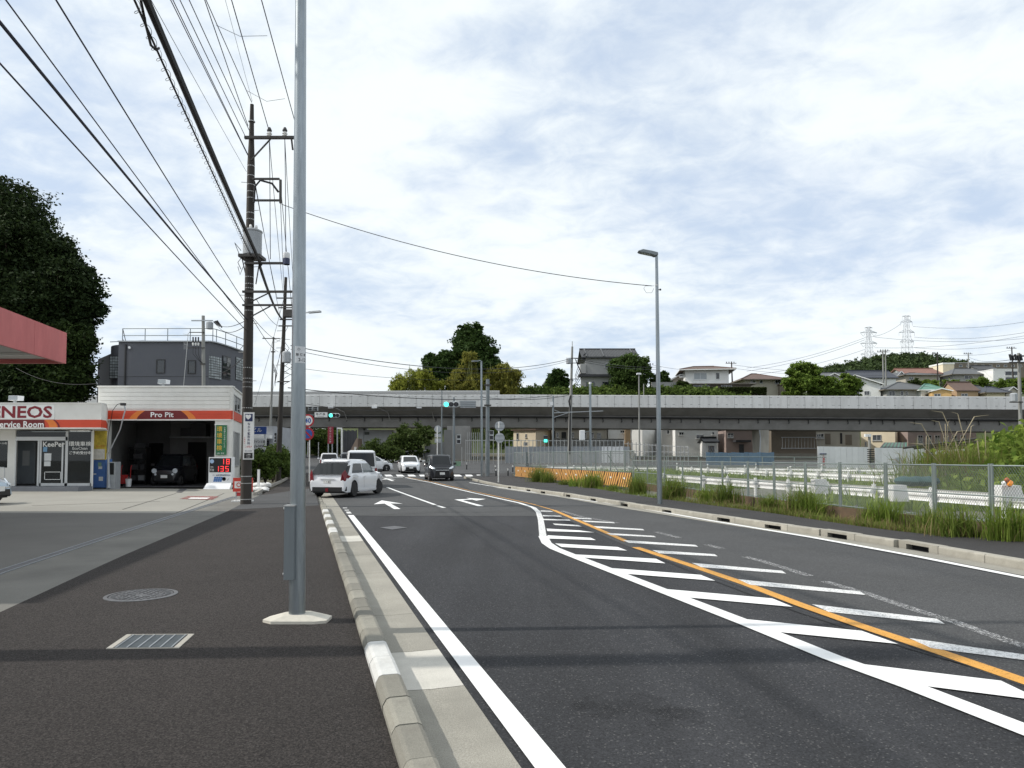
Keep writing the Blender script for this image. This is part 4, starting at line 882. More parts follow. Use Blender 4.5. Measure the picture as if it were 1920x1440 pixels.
def gwin(px0, px1, py0, py1, Y, frame=BLACKM, pane=GLASSD):
    x0, x1 = xat(px0, Y, 7.5), xat(px1, Y, 7.5); z0, z1 = zat(py1, Y), zat(py0, Y); f = MB()
    for (a, b, c_, d_) in ((x0, x1, z0, z0 + .06), (x0, x1, z1 - .06, z1), (x0, x0 + .06, z0 + .06, z1 - .06), (x1 - .06, x1, z0 + .06, z1 - .06)): f.bx(a, b, Y - .05, Y + .05, c_, d_)
    w = f.build('window', frame, gb, world=True); MB().bx(x0 + .05, x1 - .05, Y - .02, Y + .0, z0 + .05, z1 - .05).build('pane', pane, w, world=True); return w
gwin(293, 309.5, 674, 700, YG); gwin(352, 367, 675.5, 701, YG)
# glass-block grids on the curve
GB_ = pm('glass_block', (.30, .33, .34), .25, var=.1, scale=8, rnd=.25)
def curve_pt(u):   # point and outward normal on the rounded end, u in 0..1
    a = math.pi / 2 * u; p = Vector((xb + (xe - xb) * math.sin(a), YG + 5.5 * (1 - math.cos(a)), 0)); n = Vector((math.sin(a) * 5.5, -math.cos(a) * (xe - xb), 0)).normalized(); return p, n
def upx(px):
    best = min(((abs(960 + F * (curve_pt(i / 200)[0].x) / (curve_pt(i / 200)[0].y * math.cos(PITCH) + 6 * math.sin(PITCH)) - px)), i / 200) for i in range(201)); return best[1]
def curved_grid(px0, px1, py0, py1, nx_, nz_, pm_=GB_, name='glass_block_window'):
    u0, u1 = upx(px0), upx(px1); f = MB(); Yr = curve_pt((u0 + u1) / 2)[0].y; z0, z1 = zat(py1, Yr), zat(py0, Yr)
    for k in range(nx_):
        a, na = curve_pt(u0 + (u1 - u0) * k / nx_); b, nb = curve_pt(u0 + (u1 - u0) * (k + 1) / nx_)
        f.ext([a + na * .01 + FZ * z0, b + nb * .01 + FZ * z0, b + nb * .01 + FZ * z1, a + na * .01 + FZ * z1], (na + nb) * .015)
    w = f.build(name, BLACKM, gb, world=True)
    for k in range(nx_):
        for j in range(nz_):
            a, na = curve_pt(u0 + (u1 - u0) * (k + .1) / nx_); b, nb = curve_pt(u0 + (u1 - u0) * (k + .9) / nx_); za, zb = z0 + (z1 - z0) * (j + .1) / nz_, z0 + (z1 - z0) * (j + .9) / nz_
            MB().ext([a + na * .035 + FZ * za, b + nb * .035 + FZ * za, b + nb * .035 + FZ * zb, a + na * .035 + FZ * zb], (na + nb) * .015).build('glass_block', pm_, w, world=True)
curved_grid(389, 414, 668, 710, 7, 9); curved_grid(416, 431, 668, 711, 2, 2, GLASSD, 'curved_window'); curved_grid(441, 454, 671, 713, 4, 9)
mb = MB(); rect(mb, 201, 221, 667, 710, 53 - .03, .02); w = mb.build('glass_block_window', BLACKM, gb, world=True)
for i in range(4):
    for j in range(8): rp_('glass_block', w, 202 + i * 4.8, 206 + i * 4.8, 668.5 + j * 5.2, 672.6 + j * 5.2, 53 - .05, GB_, .02)
# roof railing
rail_pts = [Vector((x, y + .25, ztop)) for x, y in arc]; 
rl = MB()
for h_ in (.5, 1.0): rl.tube([Vector((xa + .1, YG + .3, ztop + h_))] + [p + FZ * h_ for p in rail_pts[1:]] + [Vector((xat(449, 60, 8), 60, ztop + h_))], .028, 6)
rl.tube([Vector((xa + .1, YG + .3, ztop + 1.0)), Vector((xat(238, 60, 8), 60, ztop + 1.0))], .028, 6); rl.tube([Vector((xl2 + .5, 54, ztop + .65)), Vector((xa, 53.4, ztop + .65))], .028, 6)
rl.build('rail', STEELD, gb, world=True)
pp = [Vector((xa + .1 + (xb - xa) * k / 4, YG + .3, ztop)) for k in range(5)] + [rail_pts[k] for k in (4, 7, 10, 13)] + [Vector((xat(230, 55, 8), 55, ztop))]
for p in pp: MB().tube([p, p + FZ * 1.0], .03, 6).build('rail_post', STEELD, gb, world=True)
MB().bx(xat(255, YG + 1), xat(278, YG + 1), YG + 1, YG + 2, ztop, ztop + .25).build('roof_hatch', BLACKM, gb, world=True)
MB().lathe([(.07, 0), (.09, .12)], at(244, 652, YG - .1), 10, axis='y').build('wall_lamp', WHITEP, gb, world=True)

# ---------------- trees behind the station
BARK = pm('bark', (.075, .06, .045), .95, var=.3, scale=4, bump=.5, bscale=20)
LFD = leafmat('leaf_dark', (.013, .024, .010), (.040, .062, .020), .22)
def lob(px, py, Y, r, ry=None, rz=None):
    p = at(px, py, Y); r = r * (.88 if Y < 60 else 1.0); return (p.x, p.y, p.z, r, ry or r, rz or r * .9)
tree('evergreen_tree', 'tallest dark evergreen tree cut by the left edge of the picture', (xat(5, 56), 56, .1), [lob(0, 420, 56, 3.9), lob(-50, 480, 57, 4.5), lob(45, 470, 54, 3.2), lob(20, 560, 54, 4.2), lob(-40, 620, 55, 4.5), lob(60, 600, 53, 3.4), lob(-30, 385, 57, 2.6)], 120000, .17, LFD, BARK, trunk_h=7, tr=.5, group='evergreen trees behind the station', seed=3, clump=.15)
tree('evergreen_tree', 'dark evergreen tree with ragged crown right of the tallest one', (xat(120, 54), 54, .1), [lob(92, 490, 54, 2.2), lob(118, 545, 53, 2.5), lob(150, 585, 53, 1.6), lob(90, 590, 53, 2.8), lob(80, 650, 53, 3.0), lob(138, 635, 52.5, 1.5), lob(66, 460, 55, 1.8), lob(148, 520, 54, 1.1), lob(170, 575, 53.5, .8)], 95000, .17, LFD, BARK, trunk_h=6, tr=.4, group='evergreen trees behind the station', seed=4, clump=.16)
LFM = leafmat('leaf_mid_dark', (.016, .030, .010), (.055, .085, .022), .3)
tree('evergreen_tree', 'low shrubby evergreen tree just left of the grey building', (xat(160, 51), 51, .1), [lob(138, 640, 51, 1.5), lob(110, 690, 50.5, 2.2), lob(140, 715, 50, 1.5), lob(55, 720, 50.5, 3.0), lob(90, 735, 50, 2.4)], 50000, .15, LFM, BARK, trunk_h=3, tr=.22, group='evergreen trees behind the station', seed=5)
tree('evergreen_tree', 'dark evergreen undergrowth tree behind the service room roof', (xat(15, 50), 50, .1), [lob(10, 720, 50, 3.0), lob(-60, 700, 50, 3.4), lob(40, 745, 49, 2.4)], 30000, .18, LFD, BARK, trunk_h=2, tr=.25, group='evergreen trees behind the station', seed=6)

# ---------------- shrubs and billboards along the left pavement
LFG = leafmat('leaf_hedge', (.040, .068, .016), (.14, .20, .045), .38)
def bush(name, label, px, py_base, Y, r, h, mat=LFG, n=3500, leaf=.1, seed=1, group=None, cat='bush', zb=None):
    x = xat(px, Y); z = zg(Y) + .1 if zb is None else zb; t = thing(name, label, cat, (x, Y, z), 0, group); rr = random.Random(seed)
    lobes = [(x + rr.uniform(-.5, .5) * r, Y + rr.uniform(-.4, .4) * r, z + h * rr.uniform(.35, .62), r * rr.uniform(.5, .75), r * rr.uniform(.5, .7), h * rr.uniform(.3, .4)) for _ in range(5)]
    mb = MB()
    for k in range(6): a = rr.uniform(0, 6.28); mb.tube([(x, Y, z - .1), (x + math.cos(a) * r * .5, Y + math.sin(a) * r * .5, z + h * rr.uniform(.5, .85))], [.04, .01], 5)
    mb.build('stem', BARK, t, world=True); leaf_object('foliage', crown_pts(lobes, n, seed, .2, .3, 40), leaf, mat, t, True, seed); return t
for i, (px, Y, r, h, lb) in enumerate(((480, 41.5, 1.1, 2.0, 'leafy hedge bush directly behind the white sandbags'), (498, 43, 1.2, 2.2, 'leafy hedge bush between the sandbags and the leaning pole'), (512, 45.5, 1.1, 2.3, 'leafy hedge bush behind the foot of the leaning pole'), (535, 48, .9, 1.9, 'leafy bush just right of the leaning pole'), (541, 51, .8, 1.5, 'small pale bush at the far end of the hedge'))):
    bush('hedge_bush', lb, px, 0, Y, r, h, seed=20 + i, group='bushes of the pavement planter')
pl = thing('planter_kerb', 'low concrete planter kerb around the hedge bushes', 'kerb', G(500, 915, .1))
for a, b in (((478, 926), (505, 912)), ((505, 912), (522, 905)), ((522, 905), (538, 897))): MB().beam(G(*a, .16), G(*b, .16), .12, .14).build('kerb_stone', CONC, pl, world=True)
# shop signs far down the left side
def panel_sign(name, label, px0, px1, py0, py1, Y, mat, texts, posts=(), cat='sign', thick=.15, frame=None):
    t = thing(name, label, cat, (xat((px0 + px1) / 2, Y), Y, zg(Y)))
    rp_('panel', t, px0, px1, py0, py1, Y, mat, thick)
    for (s_, cx, cy, w_, h_, m_, vert) in texts: letter(t, s_, at(cx, cy, Y - .02), FX, FZ, w=w_ / F * Y, h=h_ / F * Y, mat=m_, vertical=vert, bold=.01)
    for p in posts: MB().tube([Vector((xat(p, Y), Y + .08, zg(Y) - .1)), at(p, py1 + .01, Y + .08)], .09, 8).build('post', GREYM, t, world=True)
    return t
BLUES = pm('sign_blue', (.03, .07, .25), .5, var=.15, scale=3)
panel_sign('shop_sign', 'blue and white shop sign board behind the main utility pole', 470, 498, 800, 814, 64, BLUES, [('ビル', 482, 806, 18, 8, LET, False)], (497,))
panel_sign('shop_sign', 'white shop sign board with black letters above the hedge', 470, 498, 822, 843, 62, WHITE, [("ing's-WiN", 484, 837, 27, 6, LETK, False), ('ワインと酒', 486, 828, 22, 5, LETK, False)], (472, 497))
panel_sign('shop_sign', 'narrow black sign with white vertical lettering beside the leaning pole', 514, 517, 812, 848, 66, BLACKM, [('駐車場入口', 515.5, 830, 3, 30, LET, True)], (515.5,))
t = thing('far_shop', 'grey shop with striped awning beyond the hedge', 'building', (xat(488, 70), 74, zg(70)))
mb = MB(); rect(mb, 446, 512, 799, 860, 70, 8); mb.build('wall', pm('far_shop_wall', (.35, .36, .38), .8), t, world=True)
rp_('awning', t, 462, 505, 816, 822, 69.2, WHITE, .8); rp_('shop_window', t, 466, 504, 826, 852, 69.9, GLASSD, .08)
# ================================================================== poles, lamps, signals, wires
WOODP = pm('weathered_pole', (.036, .031, .027), .85, var=.25, scale=3, stretch=(1, 1, .1), bump=.2, bscale=30, dirt=((.065, .056, .046), .45, 2))
POLEC = pm('concrete_pole', (.25, .25, .235), .8, var=.12, scale=2, stretch=(1, 1, .2), rnd=.1)
ARMM = pm('cross_arm_steel', (.07, .065, .06), .6, metal=.3, var=.2, scale=4)
INSU = pm('white_insulator', (.72, .72, .70), .25, var=.04); INSB = pm('black_insulator', (.02, .02, .022), .4)
TRANS = pm('transformer_grey', (.34, .36, .38), .5, var=.1, scale=3)
BAND = pm('steel_band', (.45, .45, .44), .4, metal=.6)
# ---------------- near lamp post
b = G(557, 1164, .1); Yn = b.y; topd = at(564.2, 0, Yn); tp = b + (topd - b) * 1.42
lp = thing('lamp_post', 'tall galvanised steel lamp post on a concrete foot in the foreground', 'lamp post', b)
MB().tube([b - FZ * .05, b + (tp - b) * .5, tp], [.076, .057, .042], 20).build('pole', STEEL, lp, world=True, smooth=True)
mb = MB(); pr = [(-.30, -.06), (-.20, -.14), (.20, -.14), (.30, -.10), (.30, .10), (.22, .17), (-.16, .17), (-.28, .08)]
vs = [(b.x + x, b.y + y, b.z - .02) for x, y in pr] + [(b.x + x * 1.0, b.y + y, b.z + .025) for x, y in pr] + [(b.x + x * .45, b.y + y * .6, b.z + .07) for x, y in pr]
n = len(pr); mb.add(vs, [(i, (i + 1) % n, n + (i + 1) % n, n + i) for i in range(n)] + [(n + i, n + (i + 1) % n, 2 * n + (i + 1) % n, 2 * n + i) for i in range(n)] + [tuple(range(2 * n, 3 * n))])
mb.build('concrete_foot', pm('pale_foot_concrete', (.56, .53, .46), .9, var=.1, scale=6, bump=.3, dirt=((.42, .40, .35), .5, 8)), lp, world=True)
zb0, zb1 = zat(1083, Yn), zat(948, Yn); xb_ = xat(549.5, Yn, .8)
bx_ = MB().bx(xb_ - .045, xb_ + .045, Yn - .13, Yn - .02, zb0, zb1).build('junction_box', STEELD, lp, world=True)
MB().bx(xb_ - .05, xb_ + .05, Yn - .135, Yn - .02, zb1 + .001, zb1 + .012).build('box_lid', BAND, bx_, world=True); MB().tube([(xb_ - .06, Yn - .1, zb1 - .02), (xb_ - .03, Yn - .1, zb1 - .02)], .012, 6).build('hinge', BAND, bx_, world=True); MB().tube([(xb_ - .06, Yn - .1, zb0 + .05), (xb_ - .03, Yn - .1, zb0 + .05)], .012, 6).build('hinge', BAND, bx_, world=True)
# address plate bent round the post
zc = zat(666.5, Yn); ax = b + (tp - b) * ((zc - b.z) / (tp.z - b.z)); r0 = .0668; pw = 1.0; zp0, zp1 = zat(682, Yn), zat(651, Yn)
PLATE = pm('address_plate', (.62, .64, .66), .4, var=.04)
mb = MB(); vs = []
for k in range(9):
    a = RAD(-104 + 92 * k / 8); vs += [(ax.x + r0 * math.cos(a), ax.y + r0 * math.sin(a), zp0), (ax.x + r0 * math.cos(a), ax.y + r0 * math.sin(a), zp1)]
mb.add(vs, [(2 * k, 2 * k + 2, 2 * k + 3, 2 * k + 1) for k in range(8)]); plate = mb.build('address_plate', PLATE, lp, world=True, smooth=60)
def bent(s_, zc_, h_, w_, a_c):
    vs, fs = glyphs(s_, .012)
    if not len(vs): return
    e = vs[:, :2].max(0) - vs[:, :2].min(0); mb = MB(); P = []
    for v in vs: a = RAD(a_c) + v[0] * (w_ / e[0]) / (r0 + .001); P.append((ax.x + (r0 + .0012) * math.cos(a), ax.y + (r0 + .0012) * math.sin(a), zc_ + v[1] * h_ / e[1]))
    mb.add(P, fs).build('lettering', LETK, plate, world=True)
hz_ = zp1 - zp0
bent('原 宿 町', zp0 + hz_ * .50, hz_ * .17, .105, -52); bent('2-12', zp0 + hz_ * .2, hz_ * .2, .075, -44); bent('◇', zp0 + hz_ * .82, hz_ * .17, .03, -72)
MB().tube([tp - FZ * .2, tp + Vector((.3, .1, .35)), tp + Vector((1.6, .45, .5))], [.045, .04, .035], 10).build('arm', STEEL, lp, world=True, smooth=True)
MB().ext([(tp.x + 1.5, tp.y + .3, tp.z + .45), (tp.x + 2.2, tp.y + .5, tp.z + .5), (tp.x + 2.15, tp.y + .78, tp.z + .5), (tp.x + 1.45, tp.y + .6, tp.z + .45)], (0, 0, .12)).build('lamp_head', GREYM, lp, world=True)

# ---------------- main utility pole
UB = G(461, 945, .1); UY = UB.y; UT = at(472.5, 196, UY)
up = thing('utility_pole', 'dark weathered utility pole with transformer beside the red exit board', 'utility pole', UB)
def on_pole(z): return UB + (UT - UB) * ((z - UB.z) / (UT.z - UB.z))
MB().tube([UB - FZ * .1, on_pole(4), on_pole(11.4), on_pole(12.3), UT], [.175, .16, .12, .085, .06], 16).build('pole', WOODP, up, world=True, smooth=True)
def arm(py, px0, px1, th=.09, par=up, Y=UY, name='cross_arm', mat=ARMM):
    z = zat(py, Y); return MB().beam((xat(px0, Y, z), Y - .16, z), (xat(px1, Y, z), Y - .16, z), th, th).build(name, mat, par, world=True)
arm(262, 462, 556); arm(339, 476, 527, .06); arm(379, 478, 527, .06); arm(496, 462, 545, .07); arm(549, 458, 560, .07); arm(574, 458, 558, .06)
MB().beam(at(526, 337, UY - .16), at(526, 381, UY - .16), .07, .07).build('arm_post', ARMM, up, world=True)
MB().tube([at(476, 380, UY - .2), at(478, 350, UY - .2), at(488, 338, UY - .2), at(510, 344, UY - .2), at(522, 360, UY - .2)], .035, 6).build('riser_cable', CABLEM, up, world=True, smooth=True)
MB().beam(at(471, 300, UY - .12), at(507, 261, UY - .16), .04, .04).build('brace', ARMM, up, world=True)
MB().beam(at(470, 566, UY - .12), at(507, 548, UY - .15), .035, .035).build('brace', ARMM, up, world=True); MB().beam(at(470, 594, UY - .12), at(507, 574, UY - .15), .035, .035).build('brace', ARMM, up, world=True)
for px in (505, 534):
    c = at(px, 258, UY - .16); w = MB().lathe([(.05, 0), (.085, .03), (.05, .06), (.09, .1), (.05, .13), (.06, .2)], c + FZ * .03, 12).build('insulator', INSU, up, world=True, smooth=True)
    MB().lathe([(.07, 0), (.085, .04), (.04, .14)], c + FZ * .2, 10).build('cap', INSB, w, world=True)
    MB().tube([c - FZ * .05, at(px + 1, 330, UY - .14), at(px + 2, 486, UY - .1)], .012, 5).build('down_lead', CABLEB, up, world=True)
MB().beam(at(546, 256, UY - .16), at(549, 281, UY - .16), .05, .05).build('arm_bracket', ARMM, up, world=True)
ct = at(473, 480, UY + .05); w = MB().lathe([(.27, 0), (.30, .03), (.30, .78), (.32, .8), (.32, .84), (.2, .9)], ct, 18).build('transformer', TRANS, up, world=True, smooth=True)
for k in range(3): a = RAD(-150 + 60 * k); MB().lathe([(.035, 0), (.05, .05), (.03, .12)], ct + Vector((.18 * math.cos(a), .18 * math.sin(a), .88)), 8).build('bushing', INSU, w, world=True)
MB().bx(ct.x - .36, ct.x + .36, ct.y - .3, ct.y + .3, ct.z - .1, ct.z - .002).build('transformer_bracket', ARMM, up, world=True)
for dx_ in (-.3, .3): MB().beam(ct + Vector((dx_, -.1, -.1)), ct + Vector((dx_ * .45, 0, -.95)), .03, .03).build('bracket_strut', ARMM, up, world=True)
cs = at(537, 496, UY - .2); w = MB().lathe([(.1, 0), (.1, .18), (.11, .2), (.11, .38), (.08, .4)], cs, 12, mi=0).build('switch_gear', [WHITEP], up, world=True, smooth=True); MB().lathe([(.112, 0), (.112, .2)], cs, 12).build('lower_drum', pm('navy_drum', (.03, .04, .09), .5), w, world=True)
for k, py in enumerate((228, 312, 330, 347, 360, 372, 400, 412, 520, 533, 541, 560, 583, 690, 710, 717, 726, 765, 893, 906, 936)):
    z = zat(py, UY); p = on_pole(z); rr_ = .175 - (.06) * (z - .1) / 11.4 + .006; MB().lathe([(rr_, -.012), (rr_, .012)], p, 14).build('band', BAND, up, world=True)
for k in range(9):
    z = 3.2 + k * .95; p = on_pole(z); sgn = 1 if k % 2 else -1; MB().tube([p, p + Vector((sgn * .3, -.05, 0))], .011, 5).build('step_bolt', BAND, up, world=True)
for k, (a, b_, c_) in enumerate((((452, 470), (440, 455), (450, 480)), ((455, 480), (446, 492), (452, 505)), ((446, 500), (450, 515), (456, 500)))):
    MB().tube([at(*a, UY - .2), at(*b_, UY - .25), at(*c_, UY - .2)], .012, 5).build('jumper', CABLEM, up, world=True, smooth=True)
# clinic sign strapped to the pole
Ysg = UY - .19
ps = thing('pole_sign', 'white vertical clinic sign with heart emblem strapped to the pole', 'sign', at(465.5, 860, Ysg))
rp_('board', ps, 456, 475, 774, 861, Ysg, WHITE, .02); rp_('frame_edge', ps, 455.2, 475.8, 773, 862, Ysg + .021, ALU, .008)
rp_('emblem_panel', ps, 458.5, 472.5, 776, 790, Ysg - .004, LETN, .003); letter(ps, '♥', at(465.5, 782, Ysg - .01), FX, FZ, w=10.5 / F * Ysg, h=9.5 / F * Ysg, mat=LET)
letter(ps, 'なかや整形外科', at(466.5, 813, Ysg - .006), FX, FZ, w=8.5 / F * Ysg, h=42 / F * Ysg, mat=LETN, vertical=True, bold=.02)
letter(ps, '診療受付', at(458.6, 826, Ysg - .006), FX, FZ, w=2.4 / F * Ysg, h=14 / F * Ysg, mat=LETR, vertical=True); letter(ps, 'この先 P', at(465.5, 837.5, Ysg - .006), FX, FZ, w=13 / F * Ysg, h=4 / F * Ysg, mat=LETR, bold=.01); letter(ps, '852-5500', at(465.5, 845.5, Ysg - .006), FX, FZ, w=13 / F * Ysg, h=2.4 / F * Ysg, mat=LETN)
rp_('black_panel', ps, 457.5, 473.5, 849, 859.5, Ysg - .004, BLACKM, .003); letter(ps, '上原宿', at(465.5, 852.5, Ysg - .01), FX, FZ, w=8 / F * Ysg, h=3.2 / F * Ysg, mat=LET); letter(ps, '1101', at(465.5, 857, Ysg - .01), FX, FZ, w=6 / F * Ysg, h=2.2 / F * Ysg, mat=LET)

# ---------------- second, leaning pole and the smaller ones behind
def simple_pole(name, label, pb, pt, r0, r1, mat, cat='utility pole', group=None, Y=None, dz=.1):
    """pole whose foot and tip are given as photo positions at its own distance"""
    B_ = G(pb[0], pb[1], dz) if Y is None else Vector((xat(pb[0], Y, zg(Y)), Y, zg(Y)))
    T_ = at(pt[0], pt[1], B_.y); t = thing(name, label, cat, B_, 0, group)
    MB().tube([B_ - FZ * .2, B_.lerp(T_, .5), T_], [r0, (r0 + r1) / 2, r1], 12).build('pole', mat, t, world=True, smooth=True)
    return t, B_, T_
up2, B2, T2 = simple_pole('utility_pole', 'second dark utility pole leaning right behind the hedge bushes', (521, 902), (536, 520), .18, .09, WOODP)
Y2 = B2.y
for py, a, b_ in ((560, 520, 560), (578, 524, 556), (600, 526, 558), (612, 524, 552), (716, 522, 544)): arm(py, a, b_, .07, up2, Y2)
w = MB().lathe([(.24, 0), (.27, .02), (.27, .62), (.2, .7)], at(537, 680, Y2 - .3), 14).build('transformer', TRANS, up2, world=True, smooth=True)
MB().box(at(545, 588, Y2 - .1), (.7, .5, .45)).build('switch_box', ARMM, up2, world=True)
w = MB().beam(at(560, 588, Y2 - .1), at(580, 585.5, Y2 - .4), .06, .06).build('lamp_arm', GREYM, up2, world=True); MB().beam(at(579, 586, Y2 - .4), at(601, 584, Y2 - .6), .24, .1).build('lamp_head', GREYM, up2, world=True)
for k in range(7): z = zat(620 + k * 16, Y2); p = B2.lerp(T2, (z - B2.z) / (T2.z - B2.z)); MB().tube([p, p + Vector((.45 if k % 2 else -.4, -.1, -.03))], .02, 5).build('step_bolt', BAND, up2, world=True)
for k in range(6): z = zat(640 + k * 11, Y2); p = B2.lerp(T2, (z - B2.z) / (T2.z - B2.z)); MB().tube([p + Vector((.1, -.2, 0)), p + Vector((.5 + .1 * k, -.4, -.5)), p + Vector((.15, -.2, -.9))], .018, 5).build('jumper', CABLEM, up2, world=True, smooth=True)
up3, B3, T3 = simple_pole('utility_pole', 'slim grey concrete pole left of the leaning pole', (505, 873), (513, 632), .14, .10, POLEC, dz=.1)
arm(635, 493, 526, .09, up3, B3.y); arm(660, 509, 517, .12, up3, B3.y)
MB().lathe([(.06, 0), (.09, .08), (.05, .2)], at(494.5, 634, B3.y - .16), 8).build('insulator', INSU, up3, world=True)
for k in range(5): MB().tube([at(513, 682 + 3 * k, B3.y), at(520 - k, 700, B3.y - .2), at(516, 716 + 2 * k, B3.y)], .02, 5).build('jumper', CABLEM, up3, world=True, smooth=True)
up4, B4, T4 = simple_pole('utility_pole', 'short grey concrete pole with small transformer in front of the grey building', (383, 0), (381, 592), .13, .10, POLEC, Y=46.5)
Y4 = 46.5
arm(602, 361, 401, .07, up4, Y4, mat=GREYM); arm(624, 357, 386, .05, up4, Y4); arm(653, 352, 386, .05, up4, Y4); arm(683, 377, 387, .09, up4, Y4)
MB().lathe([(.19, 0), (.22, .02), (.22, .42), (.15, .48)], at(393, 617, Y4 - .2), 12).build('transformer', TRANS, up4, world=True, smooth=True)
for k in range(3):
    x = 362 + 5 * k; MB().lathe([(.05, 0), (.07, .12), (.03, .3)], at(x, 648, Y4 - .15), 8).build('insulator', INSU, up4, world=True)
    MB().tube([at(x, 650, Y4 - .2), at(x, 664, Y4 - .2), at(372 + 2 * k, 675, Y4 - .2), at(380, 683, Y4 - .1)], .016, 5).build('lead', CABLEM, up4, world=True, smooth=True); MB().tube([at(x, 632, Y4 - .2), at(x, 642, Y4 - .2)], .05, 6).build('fuse', INSB, up4, world=True)
for k in range(3): MB().tube([at(401 + k * 3, 603 - k, Y4 - .15), at(408 + k * 4, 610 + 2 * k, Y4 - .15)], .05, 6).build('strain_insulator', INSB, up4, world=True)
ant = thing('tv_antenna', 'thin television antenna mast rising behind the pit roof', 'antenna', at(344, 724, 45)); MB().tube([at(344, 726, 45), at(353, 624, 45)], .02, 6).build('mast', BAND, ant, world=True)
for py, l_ in ((628, 9), (647, 7)): MB().tube([at(352 - l_, py - 2, 45), at(352 + 1, py, 45)], .012, 5).build('boom', BAND, ant, world=True)
for k in range(4): MB().tube([at(345 + 2 * k, 641, 45), at(345 + 2 * k, 655, 45)], .008, 4).build('element', BAND, ant, world=True)

# ---------------- wires overhead
def zpt(px, py, z):
    a, b_, c_ = _ray(px, py); t = (z - EYE) / c_; return Vector((a * t, b_ * t, z))
def over(label, pa, pb, z, r, mat=CABLEB, Ya=None, sag=.12, group='wires from the main utility pole over the camera', name='power_line', ext_y=-7.0):
    A_ = at(*pa, Ya or UY - .15); B_ = zpt(*pb, z); k = (ext_y - A_.y) / (B_.y - A_.y); C_ = A_ + (B_ - A_) * k
    return cable(name, [A_, C_], r, mat, label, 'cable', group, sag=sag, n=6, seg=24)
over('upper of two close dark wires beside the thick bundle', (467, 296), (324, 0), 11.6, .012); over('lower of two close dark wires beside the thick bundle', (465, 290), (328, 0), 11.8, .012)
over('dark wire third from the thick bundle at the top edge', (461, 258), (341, 0), 12.0, .012); over('dark wire fourth from the thick bundle at the top edge', (469, 248), (358, 0), 12.2, .012)
over('dark wire running down to just below the pole tip', (465, 236), (386, 0), 12.6, .012); over('dark wire ending at the very tip of the pole', (472, 192), (389, 0), 13.0, .012)
over('hair-thin wire ending at the pole tip', (473, 190), (424, 0), 13.2, .005); over('dark wire to the left insulator of the top cross arm', (505, 247), (436, 0), 12.7, .013); over('dark wire to the right insulator, passing behind the lamp post', (553, 228), (492, 0), 12.8, .013)
over('thin wire just right of the thick bundle', (462, 322), (306, 30), 9.6, .006)
over('dark wire crossing the open sky above the grey building', (460, 569), (118, 0), 6.6, .011); over('thin stranded wire from the far upper left to the pole', (458, 600), (27, 0), 6.4, .009); over('thick dark cable entering at the upper left corner', (462, 598), (0, 20), 6.2, .020); over('lowest dark wire entering at the left edge', (460, 618), (0, 98), 6.0, .011)
bun = over('thick black bundle of cables running down to the utility pole', (489, 496), (284, 0), 7.6, .055, CABLEM, UY + .1, sag=.15, name='cable_bundle')
mes = over('slack cable with spiral hangers left of the thick bundle', (470, 478), (262, 0), 7.5, .016, CABLEM, sag=.15, name='hanger_cable')
# spiral hangers
A_ = at(470, 478, UY - .15); B_ = zpt(262, 0, 7.5); k = (-7 - A_.y) / (B_.y - A_.y); C_ = A_ + (B_ - A_) * k; sp = []
for i in range(0, 900):
    t = i / 899 * .62; p = A_.lerp(C_, t) - FZ * (.15 * 4 * t * (1 - t)) ; a = i / 899 * 62 * 2 * math.pi; sp.append(p + Vector((math.cos(a) * .055, 0, math.sin(a) * .055 - .03)))
MB().tube(sp, .004, 4).build('spiral_hanger', CABLEM, mes, world=True)
MB().tube([A_.lerp(C_, t) - FZ * (.15 * 4 * t * (1 - t)) + Vector((.08, 0, .06)) for t in [i / 20 * .7 for i in range(21)]], .006, 5).build('messenger_wire', CABLEM, mes, world=True)
lo = [zpt(264, 0, 7.5), zpt(273, 45, 7.35), zpt(283, 85, 7.3), zpt(293, 94, 7.35), zpt(298, 90, 7.45)]
cable('slack_loop', lo, .018, CABLEM, 'loose black cable loop hanging from the hanger cable at the top', group='wires from the main utility pole over the camera')
for (p, q, m_) in (((405, 47), (501, 67), (450, 68)), ((463, 170), (534, 185), (500, 190))): cable('bonding_wire', [zpt(*p, 12.8), zpt(*m_, 12.5), zpt(*q, 12.8)], .006, CABLEB, 'short thin wire bridging two power lines ' + ('near the top edge' if p[1] < 100 else 'just above the pole tip'), group='bonding wires')
# between the poles
pairs = [((505, 262), (532, 560)), ((534, 262), (552, 560)), ((470, 300), (520, 560)), ((526, 345), (548, 578)), ((526, 378), (534, 578)), ((478, 340), (527, 600)), ((552, 262), (558, 560)), ((540, 500), (552, 612)), ((487, 499), (531, 600)), ((480, 560), (524, 612)), ((470, 590), (526, 640)), ((475, 600), (522, 660))]
for i, (a, b_) in enumerate(pairs):
    cable('power_line', [at(*a, UY - .1), at(*b_, Y2 - .1)], .05 if i == 8 else .011, CABLEM, ['wire from the left top insulator to the leaning pole', 'wire from the right top insulator to the leaning pole', 'wire from the upper pole shaft to the leaning pole', 'wire from the square bracket top to the leaning pole', 'wire from the square bracket bottom to the leaning pole', 'wire from the square bracket root to the leaning pole', 'wire from the arm end hidden by the lamp post to the leaning pole', 'wire from the white switch drum to the leaning pole', 'thick bundle continuing from the main pole to the leaning pole', 'lower wire from the double arm to the leaning pole', 'lower wire below the double arm to the leaning pole', 'lowest wire from the main pole to the leaning pole'][i], 'cable', 'wires between the two dark poles', sag=.18 if i != 8 else .3)
pairs = [((532, 560), (470, 780), 92), ((536, 600), (500, 785), 95), ((531, 640), (511, 700), 62), ((540, 612), (512, 640), 62)]
